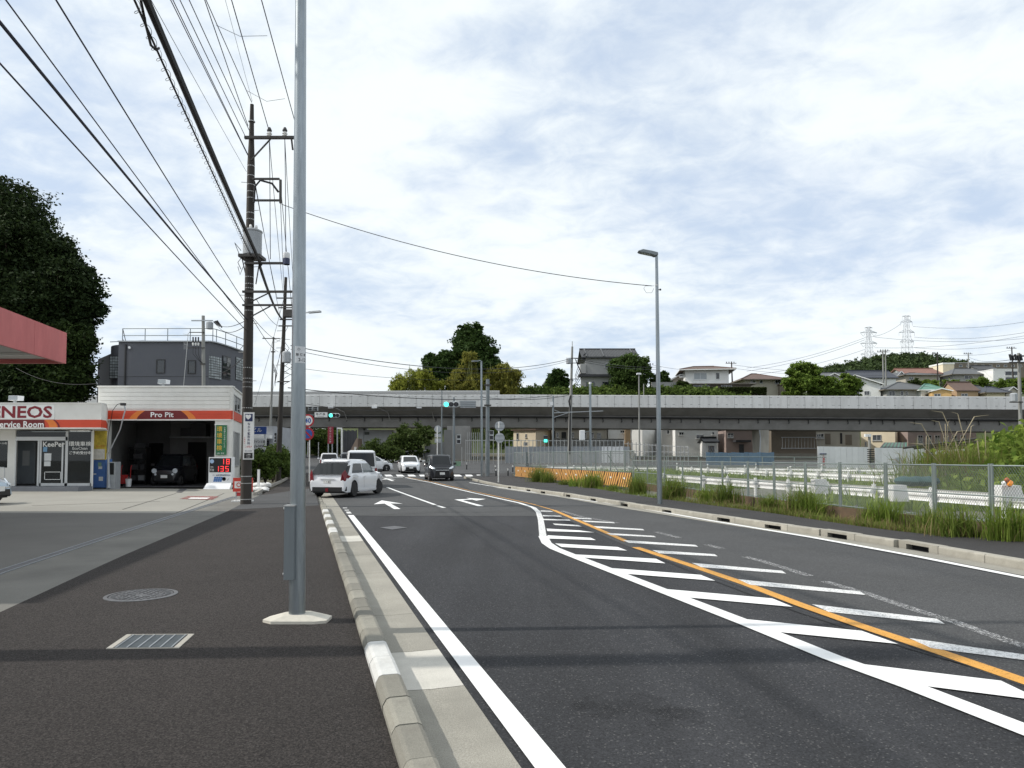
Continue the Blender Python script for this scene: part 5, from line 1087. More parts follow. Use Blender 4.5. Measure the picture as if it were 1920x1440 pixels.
for i, (a, b_, Yb_) in enumerate(pairs): cable('power_line', [at(*a, Y2), at(*b_, Yb_)], .014, CABLEM, ['wire dropping from the leaning pole towards the viaduct', 'second wire dropping from the leaning pole towards the viaduct', 'wire from the leaning pole shaft to the slim grey pole', 'wire from the leaning pole arms to the slim grey pole'][i], 'cable', 'wires beyond the leaning pole', sag=.4)
for i, (a, b_, sg) in enumerate((((403, 604), (459, 602), .25), ((406, 608), (459, 612), .35), ((402, 700), (459, 668), .2), ((30, 690), (181, 719), .4))):
    cable('service_wire', [at(*a, Y4 - .1 if i != 3 else 45), at(*b_, UY + .1 if i != 3 else 36.6)], .013, CABLEM, ['upper wire from the short grey pole to the main pole', 'lower slack wire from the short grey pole to the main pole', 'wire crossing the grey building windows to the main pole', 'slack wire below the canopy to the pit roof corner'][i], 'cable', 'service wires by the station', sag=sg)

# ---------------- right lamp post
LB = G(1237, 945, .13); LT = at(1231, 476, LB.y)
l2 = thing('lamp_post', 'grey steel lamp post with single flat head on the right pavement', 'lamp post', LB)
MB().tube([LB - FZ * .05, LB.lerp(LT, .5), LT], [.085, .068, .046], 16).build('pole', STEEL, l2, world=True, smooth=True)
Yl = LB.y
hd = MB(); prof = [(1197, 469.5), (1206, 466.5), (1222, 469.5), (1234, 472.5), (1234.5, 477), (1229, 479), (1224, 476.8), (1200, 471.8)]
hd.ext([at(x, y, Yl - .13) for x, y in prof], (0, .26, 0)); h_ = hd.build('lamp_head', STEELD, l2, world=True, bevel=.015)
MB().ext([at(1203, 472.8, Yl - .1), at(1221, 476.6, Yl - .1), at(1221, 477.2, Yl - .1), at(1203, 473.4, Yl - .1)], (0, .2, 0)).build('lens', GLASSL, h_, world=True)
MB().lathe([(.056, -.02), (.056, .02)], at(1231.5, 535, Yl), 12).build('clamp', BAND, l2, world=True); MB().tube([at(1232, 543, Yl), at(1237, 543, Yl - .05)], .012, 5).build('sensor_arm', BLACKM, l2, world=True); MB().ball(at(1238, 543, Yl - .05), .035, 8).build('sensor', BLACKM, l2, world=True)
MB().tube([at(1226, 536, Yl), at(1210, 536, Yl), at(1207, 541, Yl), at(1212, 549, Yl), at(1222, 549, Yl), at(1226, 541, Yl)], .006, 5).build('cable_loop', CABLEM, l2, world=True)
cable('feed_wire', [at(528, 383, UY - .15), at(1222, 536, Yl)], .012, CABLEM, 'long thin wire crossing the sky to the right lamp post', sag=.42, seg=30)
cable('span_wire', [at(545, 648, Y2), at(1068, 673, 84)], .028, CABLEM, 'dark span wire crossing the street in front of the big dark tree', sag=1.35, seg=26); cable('span_wire', [at(545, 655, Y2), at(1068, 676, 84)], .018, CABLEM, 'thinner span wire just below the dark one crossing the street', sag=1.5, seg=26)
cable('span_wire', [at(545, 688, Y2), at(905, 712, 58)], .013, CABLEM, 'thin wire sagging towards the tall slim lamp post', sag=.3); cable('span_wire', [at(540, 727, Y2), at(1035, 742, 80)], .03, CABLEM, 'wire crossing in front of the viaduct parapet', sag=.6, seg=24); cable('span_wire', [at(540, 752, Y2), at(830, 762, 62)], .018, CABLEM, 'low slack wire crossing the viaduct towards the signal', sag=.5)

# ---------------- traffic signals and signs
LAMPG = pm('signal_green_lit', (.05, .8, .6), .3, emit=((.08, 1.0, .72), 3.0)); LAMPO = pm('signal_lens_off', (.03, .03, .035), .25)
SIGC = pm('signal_casing', (.50, .52, .53), .45, var=.05)
def signal(label, px0, px1, py0, py1, Y, par_pole=None):
    t = thing('traffic_signal', label, 'traffic light', at((px0 + px1) / 2, py1, Y), 0, 'horizontal vehicle signals')
    w_ = (px1 - px0) / F * Y; h_ = (py1 - py0) / F * Y; c = at((px0 + px1) / 2, (py0 + py1) / 2, Y)
    n = 8; P = []
    for k in range(2 * n): a = math.pi * (k + .5) / n; P.append((c.x + (w_ / 2 - h_ / 2) * (1 if math.cos(a) > 0 else -1) + h_ / 2 * math.cos(a), Y, c.z + h_ / 2 * math.sin(a)))
    body = MB().ext(P, (0, .22, 0)).build('casing', SIGC, t, world=True)
    for i in range(3):
        cx = c.x + (i - 1) * w_ * .31; r_ = h_ * .40
        MB().lathe([(r_, 0), (r_, .03), (r_ * .6, .05)], (cx, Y - .001, c.z), 16, axis='y').build('lens_lit' if i == 0 else 'lens', LAMPG if i == 0 else LAMPO, t, world=True)
        mb = MB(); vs = []
        for k in range(11): a = math.pi * k / 10; vs += [(cx + (r_ + .02) * math.cos(a), Y, c.z + (r_ + .02) * math.sin(a)), (cx + (r_ + .02) * math.cos(a), Y - .16, c.z + (r_ + .02) * math.sin(a) - .03)]
        mb.add(vs, [(2 * k, 2 * k + 1, 2 * k + 3, 2 * k + 2) for k in range(10)]).build('visor', SIGC, body, world=True)
    return t
YA = 72.0
sp1, B_, T_ = simple_pole('signal_pole', 'grey signal pole carrying the right hand vehicle signal', (851, 0), (851, 745), .13, .10, STEELD, cat='pole', Y=YA)
signal('lit green vehicle signal in front of the viaduct parapet, right of the street', 831, 861, 752.5, 763.5, YA - .35)
t = thing('sign_panel', 'grey back of a direction sign beside the right signal', 'sign', at(877, 764, YA - .2)); rp_('panel', t, 862.5, 892, 751.5, 764.5, YA - .2, GREYM, .04)
for py in (753.5, 757.5, 761.5): rp_('rail', t, 860, 892.5, py - .6, py + .6, YA - .26, STEELD, .05)
def ped(label, px, py0, py1, Y, lit=False):
    t = thing('pedestrian_signal', label, 'pedestrian light', at(px, py1, Y), 0, 'pedestrian signals'); w_ = 8 / F * Y
    c = at(px, (py0 + py1) / 2, Y); h_ = (py1 - py0) / F * Y; MB().bx(c.x - w_ / 2, c.x + w_ / 2, Y, Y + .25, c.z - h_ / 2, c.z + h_ / 2).build('casing', SIGC if not lit else BLACKM, t, world=True, bevel=.02)
    for k in (0, 1):
        zc_ = c.z + h_ * (.25 - .5 * k); MB().bx(c.x - w_ * .38, c.x + w_ * .38, Y - .012, Y - .001, zc_ - h_ * .18, zc_ + h_ * .18).build('lens_lit' if lit and k == 1 else 'lens', LAMPG if lit and k == 1 else LAMPO, t, world=True)
        MB().bx(c.x - w_ * .45, c.x + w_ * .45, Y - .2, Y - .001, zc_ + h_ * .2, zc_ + h_ * .23).build('visor', SIGC, t, world=True)
    return t
def bracket(par, px, py, Y, x1):
    MB().beam(at(px, py, Y), at(x1, py, Y), .05, .05).build('bracket', STEELD, par, world=True)
ped('pedestrian signal on the right signal pole beside the concrete pier', 860, 815, 832, YA - .1); bracket(sp1, 851, 814, YA, 861); bracket(sp1, 851, 831.5, YA, 861)
Yd = 92.0
sp2, _, _ = simple_pole('signal_pole', 'slim grey pole left of the right hand signal', (828, 0), (828.5, 733), .09, .06, STEELD, cat='pole', Y=78)
YE = 96.0
sp3 = thing('signal_mast', 'overhead arm with place name sign and signal behind the lamp post', 'pole', (xat(566, YE), YE, zg(YE))); MB().tube([(xat(566, YE), YE, zg(YE)), at(566, 740, YE)], .14, 10).build('pole', STEELD, sp3, world=True); MB().beam(at(566, 777, YE), at(617, 778, YE), .1, .1).build('arm', STEELD, sp3, world=True)
signal('lit green vehicle signal hanging under the viaduct left of the street', 616.5, 637, 774.5, 783, YE - .3)
t = thing('place_name_sign', 'white junction name sign left of the far green signal', 'sign', at(601, 782, YE - .3)); rp_('panel', t, 589, 613, 773, 782.5, YE - .3, WHITE, .06); letter(t, '神 戸 橋', at(601, 776.3, YE - .32), FX, FZ, w=17 / F * YE, h=3.8 / F * YE, mat=LETK, bold=.01); letter(t, 'Kambebashi', at(601, 780.3, YE - .32), FX, FZ, w=13 / F * YE, h=1.6 / F * YE, mat=LETK)
ped('rear of a twin signal head high beside the lamp post', 581.5, 763, 770, YE); ped('rear of a second signal head next to it', 592, 763, 770.5, YE)
# round road signs on the left
Yr = 44.0
rs = thing('road_sign', 'white post with speed limit and no parking discs behind the lamp post', 'road sign', (xat(580.3, Yr), Yr, .15))
MB().tube([(xat(580.3, Yr), Yr + .05, .1), at(580.3, 778, Yr + .05)], .04, 10).build('post', WHITE, rs, world=True)
def disc(par, px, py, rpx, Y, mat, name, d=.02, off=0.0): return MB().lathe([(rpx / F * Y, 0), (rpx / F * Y, d)], at(px, py, Y - off), 28, axis='y').build(name, mat, par, world=True)
SREDM = pm('sign_red', (.45, .02, .03), .4, var=.03); SBLU = pm('sign_blue_disc', (.03, .10, .38), .4, var=.03)
d1 = disc(rs, 577, 788.5, 12, Yr, SREDM, 'speed_limit_disc'); disc(d1, 577, 788.5, 9, Yr, WHITE, 'face', .006, .02); letter(d1, '40', at(577, 788.5, Yr - .03), FX, FZ, w=12.5 / F * Yr, h=9.5 / F * Yr, mat=SBLU, bold=.03)
d2 = disc(rs, 577, 813.5, 12, Yr, SREDM, 'no_parking_disc'); disc(d2, 577, 813.5, 8.6, Yr, SBLU, 'face', .006, .02); MB().beam(at(571, 807.5, Yr - .032), at(583, 819.5, Yr - .032), .004, .1).build('slash', SREDM, d2, world=True)
# backs of road signs on the right
Yk = G(934.5, 905, .13).y
rs = thing('road_sign', 'two round grey sign backs stacked on a white post at the corner', 'road sign', G(934.5, 905, .13))
MB().tube([G(934.5, 905, .1), at(935.5, 792, Yk)], .038, 10).build('post', WHITE, rs, world=True)
for py in (799, 821):
    d1 = disc(rs, 937, py, 9.2, Yk + .06, GREYM, 'sign_disc', .015)
    for q in (-4, 4): MB().bx(at(929.5, py, Yk).x, at(944.5, py, Yk).x, Yk + .03, Yk + .045, zat(py + q + .5, Yk), zat(py + q - .5, Yk)).build('stiffener', STEELD, d1, world=True)
Yk2 = 80.0
rs = thing('road_sign', 'round and square grey sign backs on a post behind the black van', 'road sign', (xat(820, Yk2), Yk2, zg(Yk2))); MB().tube([(xat(820, Yk2), Yk2, zg(Yk2)), at(820, 800, Yk2)], .05, 8).build('post', WHITE, rs, world=True)
disc(rs, 821, 804.5, 6.8, Yk2 + .08, GREYM, 'sign_disc', .015); rp_('sign_plate', rs, 815, 828, 813, 820, Yk2 + .08, GREYM, .02); rp_('sign_plate', rs, 815, 828, 822, 830, Yk2 + .08, GREYM, .02)
# corner poles
cp, Bc, Tc = simple_pole('lamp_post', 'slim grey lamp post with small head at the right street corner', (903.5, 893.5), (902.5, 677), .10, .06, STEEL, cat='lamp post', dz=.13)
MB().tube([at(902.5, 678, Bc.y), at(900, 676, Bc.y - .1), at(890, 677, Bc.y - .4)], .04, 8).build('arm', STEEL, cp, world=True); MB().beam(at(895, 677, Bc.y - .3), at(886.5, 677, Bc.y - .6), .3, .1).build('lamp_head', STEELD, cp, world=True)
cq, Bq, Tq = simple_pole('signal_pole', 'stout grey pole with pedestrian signal next to the corner lamp post', (914, 893), (914.5, 711), .155, .13, STEELD, cat='pole', dz=.13)
for py in (760, 722): MB().beam(at(908, py, Bq.y - .2), at(921, py, Bq.y - .2), .1, .12).build('bracket', ARMM, cq, world=True)
ped('pedestrian signal seen from the side on the stout corner pole', 921.5, 807, 825, Bq.y - .1)
BOLP = pm('bollard_black', (.018, .018, .02), .5); 
for i, (px, py, hp, lb) in enumerate(((875, 880.5, 14, 'black bollard beside the green patch in front of the concrete pier'), (930, 892.5, 14, 'black bollard at the corner, left of the pair behind the sign post'), (929, 884.5, 12, 'black bollard in the back row behind the sign post'), (952.5, 892, 14, 'black bollard nearest the striped barriers'), (961.5, 885, 13, 'black bollard farthest right by the fence end'))):
    p = G(px, py, .13); h_ = hp / F * p.y; t = thing('bollard', lb, 'bollard', p, 0, 'black bollards at the crossing')
    MB().lathe([(.06, 0), (.055, h_ * .9), (.03, h_)], n=12).build('post', BOLP, t, smooth=True)
    for k in (.72, .86): MB().lathe([(.058, 0), (.058, .05)], (0, 0, h_ * k), 12).build('reflective_band', WHITE, t)
# poles of the far corner
fp, Bf, Tf = simple_pole('signal_pole', 'grey pole with long horizontal arm in front of the viaduct', (1037, 0), (1037, 742), .11, .09, STEELD, cat='pole', Y=78)
MB().beam(at(1037, 774, 78), at(1131, 770.5, 78), .08, .08).build('arm', GREYM, fp, world=True); MB().beam(at(1037, 783, 78), at(1065, 774, 78), .06, .06).build('brace', GREYM, fp, world=True); MB().beam(at(1038, 768, 78), at(1052, 774, 78), .05, .05).build('brace', GREYM, fp, world=True); MB().box(at(1034, 757, 77.9), (.35, .3, .4)).build('camera_box', WHITEP, fp, world=True)
ped('lit green pedestrian signal in front of the cream house', 1023, 816, 830, 77.5, True)
ft, Bt, Tt = simple_pole('utility_pole', 'tall pale concrete utility pole in front of the viaduct centre', (1067, 0), (1073, 650), .24, .12, POLEC, Y=84)
arm(672, 1062, 1083, .1, ft, 84); arm(681, 1066, 1090, .08, ft, 84); arm(711, 1068, 1086, .07, ft, 84)
MB().lathe([(.3, 0), (.33, .03), (.33, .6), (.2, .7)], at(1066.5, 682, 83.7), 12).build('transformer', TRANS, ft, world=True, smooth=True); MB().tube([at(1070, 742, 83.7), at(1067, 752, 83.6), at(1069, 763, 83.7), at(1068, 852, 83.7)], .1, 6).build('riser_cable', CABLEM, ft, world=True)
for k in range(5): MB().tube([at(1078 + k, 672 + 2 * k, 83.8), at(1084 + 2 * k, 688 + 4 * k, 83.8), at(1078, 706 + 5 * k, 83.8)], .035, 5).build('jumper', CABLEM, ft, world=True, smooth=True)
MB().tube([at(1073, 650, 84), at(1073, 640, 84)], .05, 6).build('lightning_rod', BAND, ft, world=True)
for i, (a, b_, Yb_) in enumerate((((1078, 672), (1240, 688), 120), ((1080, 676), (1240, 692), 120), ((1066, 741), (900, 744), 70))): cable('power_line', [at(*a, 84), at(*b_, Yb_)], .03, CABLEM, ['upper wire from the pale pole to the hillside', 'lower wire from the pale pole to the hillside', 'low wire from the pale pole across the viaduct face'][i], 'cable', 'wires at the pale concrete pole', sag=.4)
fq, _, _ = simple_pole('signal_pole', 'grey pole with side mounted cabinet right of the pale utility pole', (1107.5, 0), (1106.5, 720), .13, .12, STEEL, cat='pole', Y=76)
MB().box(at(1091.5, 816, 75.8), (.55, .5, 1.05)).build('cabinet', WHITEP, fq, world=True, bevel=.04); MB().beam(at(1107, 809, 76), at(1092, 809, 76), .06, .06).build('bracket', STEELD, fq, world=True); MB().lathe([(.14, 0), (.14, .2)], at(1106.5, 720, 76), 10).build('cap', WHITEP, fq, world=True)
fr_, _, _ = simple_pole('lamp_post', 'pale lamp post with small white head right of the round tree', (1199, 0), (1198, 702), .11, .08, POLEC, cat='lamp post', Y=88); MB().ext([at(1194, 702, 87.8), at(1203, 702, 87.8), at(1202, 699, 87.8), at(1195, 699, 87.8)], (0, .5, 0)).build('lamp_head', WHITEP, fr_, world=True)
simple_pole('fence_pole', 'short pale pole top beside the pale lamp post above the parapet', (1207, 0), (1207, 720), .09, .08, POLEC, cat='pole', Y=122)
# ================================================================== viaduct
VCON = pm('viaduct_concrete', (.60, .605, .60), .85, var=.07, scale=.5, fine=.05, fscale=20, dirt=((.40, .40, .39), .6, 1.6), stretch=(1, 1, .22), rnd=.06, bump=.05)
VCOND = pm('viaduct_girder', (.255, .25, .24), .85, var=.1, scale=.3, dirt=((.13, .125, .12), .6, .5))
def vY(x): return 105.0 - 0.095 * x if x > 0 else 105.0 - 0.055 * x
def vTop(x): return 10.95 - .0125 * max(0, x) + .004 * min(30, max(0, -x))
via = thing('viaduct', 'long grey concrete road viaduct crossing the whole view', 'bridge', (0, 110, zg(105)))
VX = [-70, -50, -30, -12, 0, 12, 30, 50, 70, 90, 120]
def vpt(x, dy, dz): return Vector((x, vY(x) + dy, vTop(x) + dz))
def loft(name, prof, mat, xs_=VX, closed=True):
    mb = MB(); n = len(prof); vs = [vpt(x, dy, dz) for x in xs_ for dy, dz in prof]
    fs = [(i * n + j, (i + 1) * n + j, (i + 1) * n + (j + 1) % n, i * n + (j + 1) % n) for i in range(len(xs_) - 1) for j in range(n if closed else n - 1)]
    if closed: fs += [tuple(range(n)), tuple(range((len(xs_) - 1) * n, len(xs_) * n))[::-1]]
    return mb.add(vs, fs).build(name, mat, via, world=True)
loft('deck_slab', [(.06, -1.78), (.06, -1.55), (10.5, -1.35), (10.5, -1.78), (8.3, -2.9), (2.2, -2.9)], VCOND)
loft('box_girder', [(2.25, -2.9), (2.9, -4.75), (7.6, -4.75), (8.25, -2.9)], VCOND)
loft('inner_parapet', [(10.2, -1.4), (10.2, 0), (10.5, 0), (10.5, -1.4)], VCON)
x = -68.0
while x < 112:
    x1 = x + 2.44
    mb = MB(); a = [vpt(x + .008, 0, 0), vpt(x1 - .008, 0, 0)]
    P = [(0, -1.78), (0, -.05), (.04, 0), (.32, 0), (.36, -.05), (.36, -1.78)]
    vs = [vpt(x + .02, dy, dz) for dy, dz in P] + [vpt(x1 - .02, dy, dz) for dy, dz in P]
    mb.add(vs, [(i, 6 + i, 6 + (i + 1) % 6, (i + 1) % 6) for i in range(6)] + [tuple(range(6)), tuple(range(11, 5, -1))])
    mb.build('parapet_panel', VCON, via, world=True)
    # drip marks of the formwork ties, two rows
    x = x1
TIE = pm('tie_mark', (.20, .20, .195), .9)
mb = MB(); r_ = random.Random(5)
for i in range(74 * 2):
    x = -68 + i * 1.22 + r_.uniform(-.2, .2)
    for dz in (-.28, -1.35): mb.face([vpt(x - r_.uniform(.1, .3), -.004, dz), vpt(x + r_.uniform(.1, .3), -.004, dz), vpt(x + .15, -.004, dz + .05), vpt(x - .15, -.004, dz + .05)])
mb.build('tie_mark', TIE, via, world=True)['kind'] = 'stuff'
# drain pipe and its hangers
MB().tube([vpt(x, 2.02, -3.2) for x in VX], .13, 8).build('drain_pipe', BLACKM, via, world=True, smooth=True)
hk = MB().tube([(0, 0, .1), (.05, 0, -.15), (.1, -.05, -.5), (0, .0, -.62)], .07, 6).mesh('pipe_hanger'); hk.materials.append(BLACKM); hk.update()
x = -60.0
while x < 100:
    o = bpy.data.objects.new('pipe_hanger', hk); COL.objects.link(o); o.parent = via; o.location = WM[via.name].inverted() @ vpt(x, 2.35, -3.25); x += 2.75 if rng.random() > .2 else 1.6
# lamp brackets under the deck on the left
for px in (622, 704, 788):
    p = at(px, 763, 106); w = MB().tube([p + Vector((1.9, 1.8, -1.9)), p + Vector((1.6, 1.2, -.7)), p + Vector((.6, .4, -.2)), p], .07, 6).build('lamp_bracket', VCOND, via, world=True, smooth=True); MB().box(p + Vector((-.15, 0, -.05)), (.75, .35, .3)).build('lamp', WHITEP, w, world=True)
# noise screen on the left half, far side
NS = pm('noise_screen', (.20, .22, .25), .35, var=.08, scale=.3, rnd=.08); NST = pm('noise_screen_top', (.62, .64, .66), .4, var=.05)
x = -62.0
while x < -5:
    MB().add([vpt(x + .03, 10.3, .05), vpt(x + 3.97, 10.3, .05), vpt(x + 3.97, 10.3, .95), vpt(x + .03, 10.3, .95), vpt(x + .03, 10.4, .05), vpt(x + 3.97, 10.4, .05), vpt(x + 3.97, 10.4, .95), vpt(x + .03, 10.4, .95)], [(0, 1, 2, 3), (7, 6, 5, 4), (0, 4, 5, 1), (3, 2, 6, 7), (1, 5, 6, 2), (0, 3, 7, 4)]).build('screen_panel', NS, via, world=True)
    MB().add([vpt(x, 10.2, .97), vpt(x + 3.98, 10.2, .97), vpt(x + 3.98, 9.6, 1.45), vpt(x, 9.6, 1.45), vpt(x, 10.3, .97), vpt(x + 3.98, 10.3, .97), vpt(x + 3.98, 9.7, 1.5), vpt(x, 9.7, 1.5)], [(0, 1, 2, 3), (7, 6, 5, 4), (0, 4, 5, 1), (3, 2, 6, 7), (1, 5, 6, 2), (0, 3, 7, 4)]).build('screen_cap', NST, via, world=True)
    MB().beam(vpt(x, 10.28, -.05), vpt(x, 10.28, 1.0), .12, .12).build('screen_post', GREYM, via, world=True); x += 4.0
# piers
PIER = pm('pier_concrete', (.42, .40, .35), .85, var=.1, scale=.5, stretch=(1, 1, .3), dirt=((.16, .155, .14), .8, .6))
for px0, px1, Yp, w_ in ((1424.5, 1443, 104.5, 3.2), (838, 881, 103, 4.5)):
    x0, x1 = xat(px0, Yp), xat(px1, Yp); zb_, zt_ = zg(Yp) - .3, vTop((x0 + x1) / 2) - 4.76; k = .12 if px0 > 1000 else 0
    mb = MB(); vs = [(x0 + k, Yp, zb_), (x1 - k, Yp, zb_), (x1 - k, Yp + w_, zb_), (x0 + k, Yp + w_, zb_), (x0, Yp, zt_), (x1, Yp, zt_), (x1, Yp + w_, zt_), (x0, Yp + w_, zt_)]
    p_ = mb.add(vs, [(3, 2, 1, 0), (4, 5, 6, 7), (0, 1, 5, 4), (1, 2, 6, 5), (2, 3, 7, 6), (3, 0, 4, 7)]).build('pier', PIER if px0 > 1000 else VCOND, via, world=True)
    if px0 > 1000:
        for q in (.2, 1.2): MB().box((x0 + q, Yp + .6, zt_ + .06), (.35, .5, .13)).build('bearing', BLACKM, p_, world=True)
MB().tube([at(1424, 806, 104), at(1426, 822, 104.2), at(1424, 858, 104.2)], .1, 6).build('downpipe', GREYM, via, world=True)
# retaining wall behind the pier with stepped top
t = thing('retaining_wall', 'grey stepped concrete retaining wall under the viaduct behind the black van', 'wall', (xat(820, 100), 100, zg(100)))
for i, (a, b_, y_) in enumerate(((796, 806, 836), (806, 818, 833), (818, 832, 829), (832, 846, 806))): rp_('wall_panel', t, a, b_ - .3, y_, 872, 100, pm('retaining_concrete', (.17, .17, .165), .9, var=.12, scale=.6, stretch=(1, 1, .3), rnd=.1), .5)

# ================================================================== under and beside the viaduct, left to right
LFB = leafmat('leaf_under_viaduct', (.028, .048, .013), (.10, .14, .035), .3)
tree('broadleaf_tree', 'dark broadleaf tree standing under the viaduct left of the pier', (xat(765, 100), 100, zg(100)), [lob(770, 818, 100, 1.9), lob(785, 835, 100, 1.6), lob(750, 832, 101, 1.8), lob(795, 815, 101, 1.3), lob(765, 845, 99, 1.4)], 9000, .22, LFB, BARK, trunk_h=1.8, tr=.15, seed=31)
bush('street_bush', 'rounded dark green bush in front of the pale wall under the viaduct', 712, 0, 92, 2.2, 2.9, LFB, 7000, .16, 32); bush('street_bush', 'small bush at the left foot of the rounded bush', 692, 0, 88, 1.0, 1.6, LFB, 2500, .13, 33); bush('street_bush', 'bush between the rounded bush and the dark tree', 738, 0, 90, 1.4, 2.0, LFB, 3500, .15, 34)
t = thing('pale_wall_building', 'pale grey windowless wall with small plate under the viaduct', 'building', (xat(705, 112), 112, zg(112)))
PALEW = pm('pale_wall', (.42, .43, .43), .8, var=.06, scale=.4, dirt=((.3, .3, .29), .4, .6)); rp_('wall', t, 681, 735, 806, 862, 112, PALEW, 4); rp_('corner_column', t, 671, 680.5, 800, 862, 111.8, PALEW, 4); rp_('wall_plate', t, 683, 692, 810, 815, 111.9, pm('plate_dark', (.08, .09, .08), .6), .08)
rp_('wall_joint', t, 671, 735, 834, 834.8, 111.7, GREYM, .05)
# cleaner's red vertical sign
t = panel_sign('shop_sign', 'red vertical shop sign with white letters on two posts', 614, 624.5, 800, 832, 108, pm('sign_crimson', (.30, .03, .05), .5), [('クリーニング', 619.2, 816, 7.5, 30, LET, True)], (615.5, 623))
t = thing('height_gate', 'white square pipe gate frame beside the red vertical sign', 'gate', (xat(636, 104), 104, zg(104)))
MB().beam(at(633, 803, 104), at(641.5, 803, 104), .2, .2).build('top_bar', WHITE, t, world=True)
MB().beam(at(641, 804, 104), at(641, 862, 104), .22, .22).build('post', WHITE, t, world=True); MB().beam(at(632.5, 801, 105), at(632.5, 862, 105), .16, .16).build('post', GREYM, t, world=True)
t = thing('sheet_fence', 'tall dark corrugated sheet fence behind the white van', 'fence', (xat(658, 108), 108, zg(108)))
SHE = pm('corrugated_dark', (.07, .072, .08), .6, var=.1, rnd=.15)
for i in range(10): rp_('sheet', t, 643 + i * 2.6, 645.3 + i * 2.6, 806 + (i % 3), 862, 108 + .1 * (i % 2), SHE, .1)
t = thing('brown_house', 'small brown gabled house glimpsed behind the white van', 'house', (xat(667, 106), 106, zg(106))); MB().ext([at(656, 862, 106), at(671, 862, 106), at(671, 822, 106), at(668, 822, 106), at(656, 846, 106)], (0, 3, 0)).build('wall', pm('brown_gable', (.25, .19, .15), .8), t, world=True); rp_('window', t, 664, 668, 838, 846, 105.95, WHITE, .05)
for i, (px, Y, h_) in enumerate(((590, 118, 3.4), (598, 122, 4.2), (606, 126, 5.2), (586, 125, 5.5), (628, 124, 4.8))):
    bush('roadside_bush', ['leafy roadside bush just right of the lamp post beyond the junction', 'taller roadside bush behind the first one', 'roadside bush left of the red sign', 'highest roadside bush partly hidden by the lamp post', 'roadside bush right of the red sign'][i], px, 0, Y, 2.6, h_, [LFG, LFB][i % 2], 4500, .24, 40 + i, 'bushes along the rising street')
for px, lb in ((577, 'thin white post at the bend beyond the lamp post'), (597, 'thin white post standing before the roadside bushes')): tag(MB().tube([(0, 0, 0), (0, 0, 2.4)], .06, 8).build('marker_post', WHITE, loc=(xat(px, 112), 112, zg(112))), lb, 'post')
# white guard barrier in the middle of the junction
t = thing('guard_barrier', 'white guard barrier with red lower boards behind the white oncoming car', 'barrier', (xat(755, 96), 96, zg(96)))
for i in range(9):
    a = 712 + i * 9.5; rp_('white_rail', t, a, a + 9, 862.5, 867, 96, WHITE, .12); rp_('red_board', t, a, a + 9, 868.5, 875.5, 96.1, pm('rust_red_board', (.14, .035, .03), .8, var=.2), .06)
    MB().tube([at(a, 877, 96), at(a, 859, 96)], .09, 8).build('post', WHITE, t, world=True)
t = thing('mesh_gate', 'low dark mesh fence with pale top rail behind the barrier', 'fence', (xat(760, 99), 99, zg(99)))
MB().beam(at(716, 849, 99), at(799, 844.5, 99), .08, .1).build('top_rail', WHITE, t, world=True)
for i in range(9): MB().beam(at(718 + 9.5 * i, 849 - .5 * i, 99), at(718 + 9.5 * i, 872, 99), .06, .06).build('post', STEELD, t, world=True)
mb = MB()
for i in range(60): mb.beam(at(716 + 1.4 * i, 850 - .07 * i, 99), at(716 + 1.4 * i, 870, 99), .02, .02)
for j in range(5): mb.beam(at(716, 853 + 4 * j, 99), at(799, 850 + 4.4 * j, 99), .02, .02)
mb.build('mesh', BLACKM, t, world=True)['kind'] = 'stuff'
# green cover at the pier foot
t = thing('green_board', 'pale green board leaning at the foot of the fence', 'board', G(857, 877, .1)); rp_('board', t, 853.5, 864, 865, 875, 79, pm('pale_green_board', (.18, .30, .20), .6, var=.06), .06); rp_('board_frame', t, 853, 864.5, 874.6, 876, 78.95, STEELD, .1)

# tall pipe fence around the site corner
PIPE = pm('pipe_pale', (.33, .34, .34), .45, metal=.3, var=.08, rnd=.1)
t = thing('pipe_fence', 'tall fence of closely set pale pipes round the building site', 'fence', (xat(1000, 84), 84, zg(84)))
mp = MB().tube([(0, 0, 0), (0, 0, 1)], .045, 6).mesh('pipe_post'); mp.materials.append(PIPE); mp.update()
inv = WM[t.name].inverted()
def pipe(p, h_):
    o = bpy.data.objects.new('pipe_post', mp); COL.objects.link(o); o.parent = t; o.location = inv @ p; o.scale = (1, 1, h_)
for i in range(42):
    px = 866 + i * 7.4; Y = 88 - i * .1; zt_ = zat(824 + .4 * abs(i - 6) * (.1 if i > 6 else 0) if px > 873 else 838, Y); p = Vector((xat(px, Y), Y, zg(Y))); pipe(p, zt_ - p.z)
for i in range(8): px = 877 + i * 3.6; Y = 95; p = Vector((xat(px, Y), Y, zg(Y))); pipe(p, zat(811, Y) - p.z)
def prail(a, Ya, b_, Yb): MB().beam(at(*a, Ya), at(*b_, Yb), .07, .07).build('rail', PIPE, t, world=True)
prail((873, 826), 87.9, (1172, 826.5), 84); prail((873, 851), 87.9, (1172, 850.5), 84); prail((1172, 832), 84, (1290, 838), 80); prail((1172, 846), 84, (1290, 848), 80)
for i in range(16): px = 1178 + i * 7.5; Y = 83.7 - i * .25; p = Vector((xat(px, Y), Y, zg(Y))); pipe(p, zat(828 + i * .6, Y) - p.z)
t = thing('sheet_hoarding', 'grey blue sheet hoarding seen through the pipe fence', 'hoarding', (xat(1050, 90), 90, zg(90)))
HO = pm('hoarding_grey', (.26, .28, .30), .6, var=.06, rnd=.08); HOW = pm('hoarding_white', (.66, .67, .68), .5, var=.05, rnd=.05); HOB = pm('hoarding_blue', (.10, .18, .26), .6, var=.08, rnd=.08)
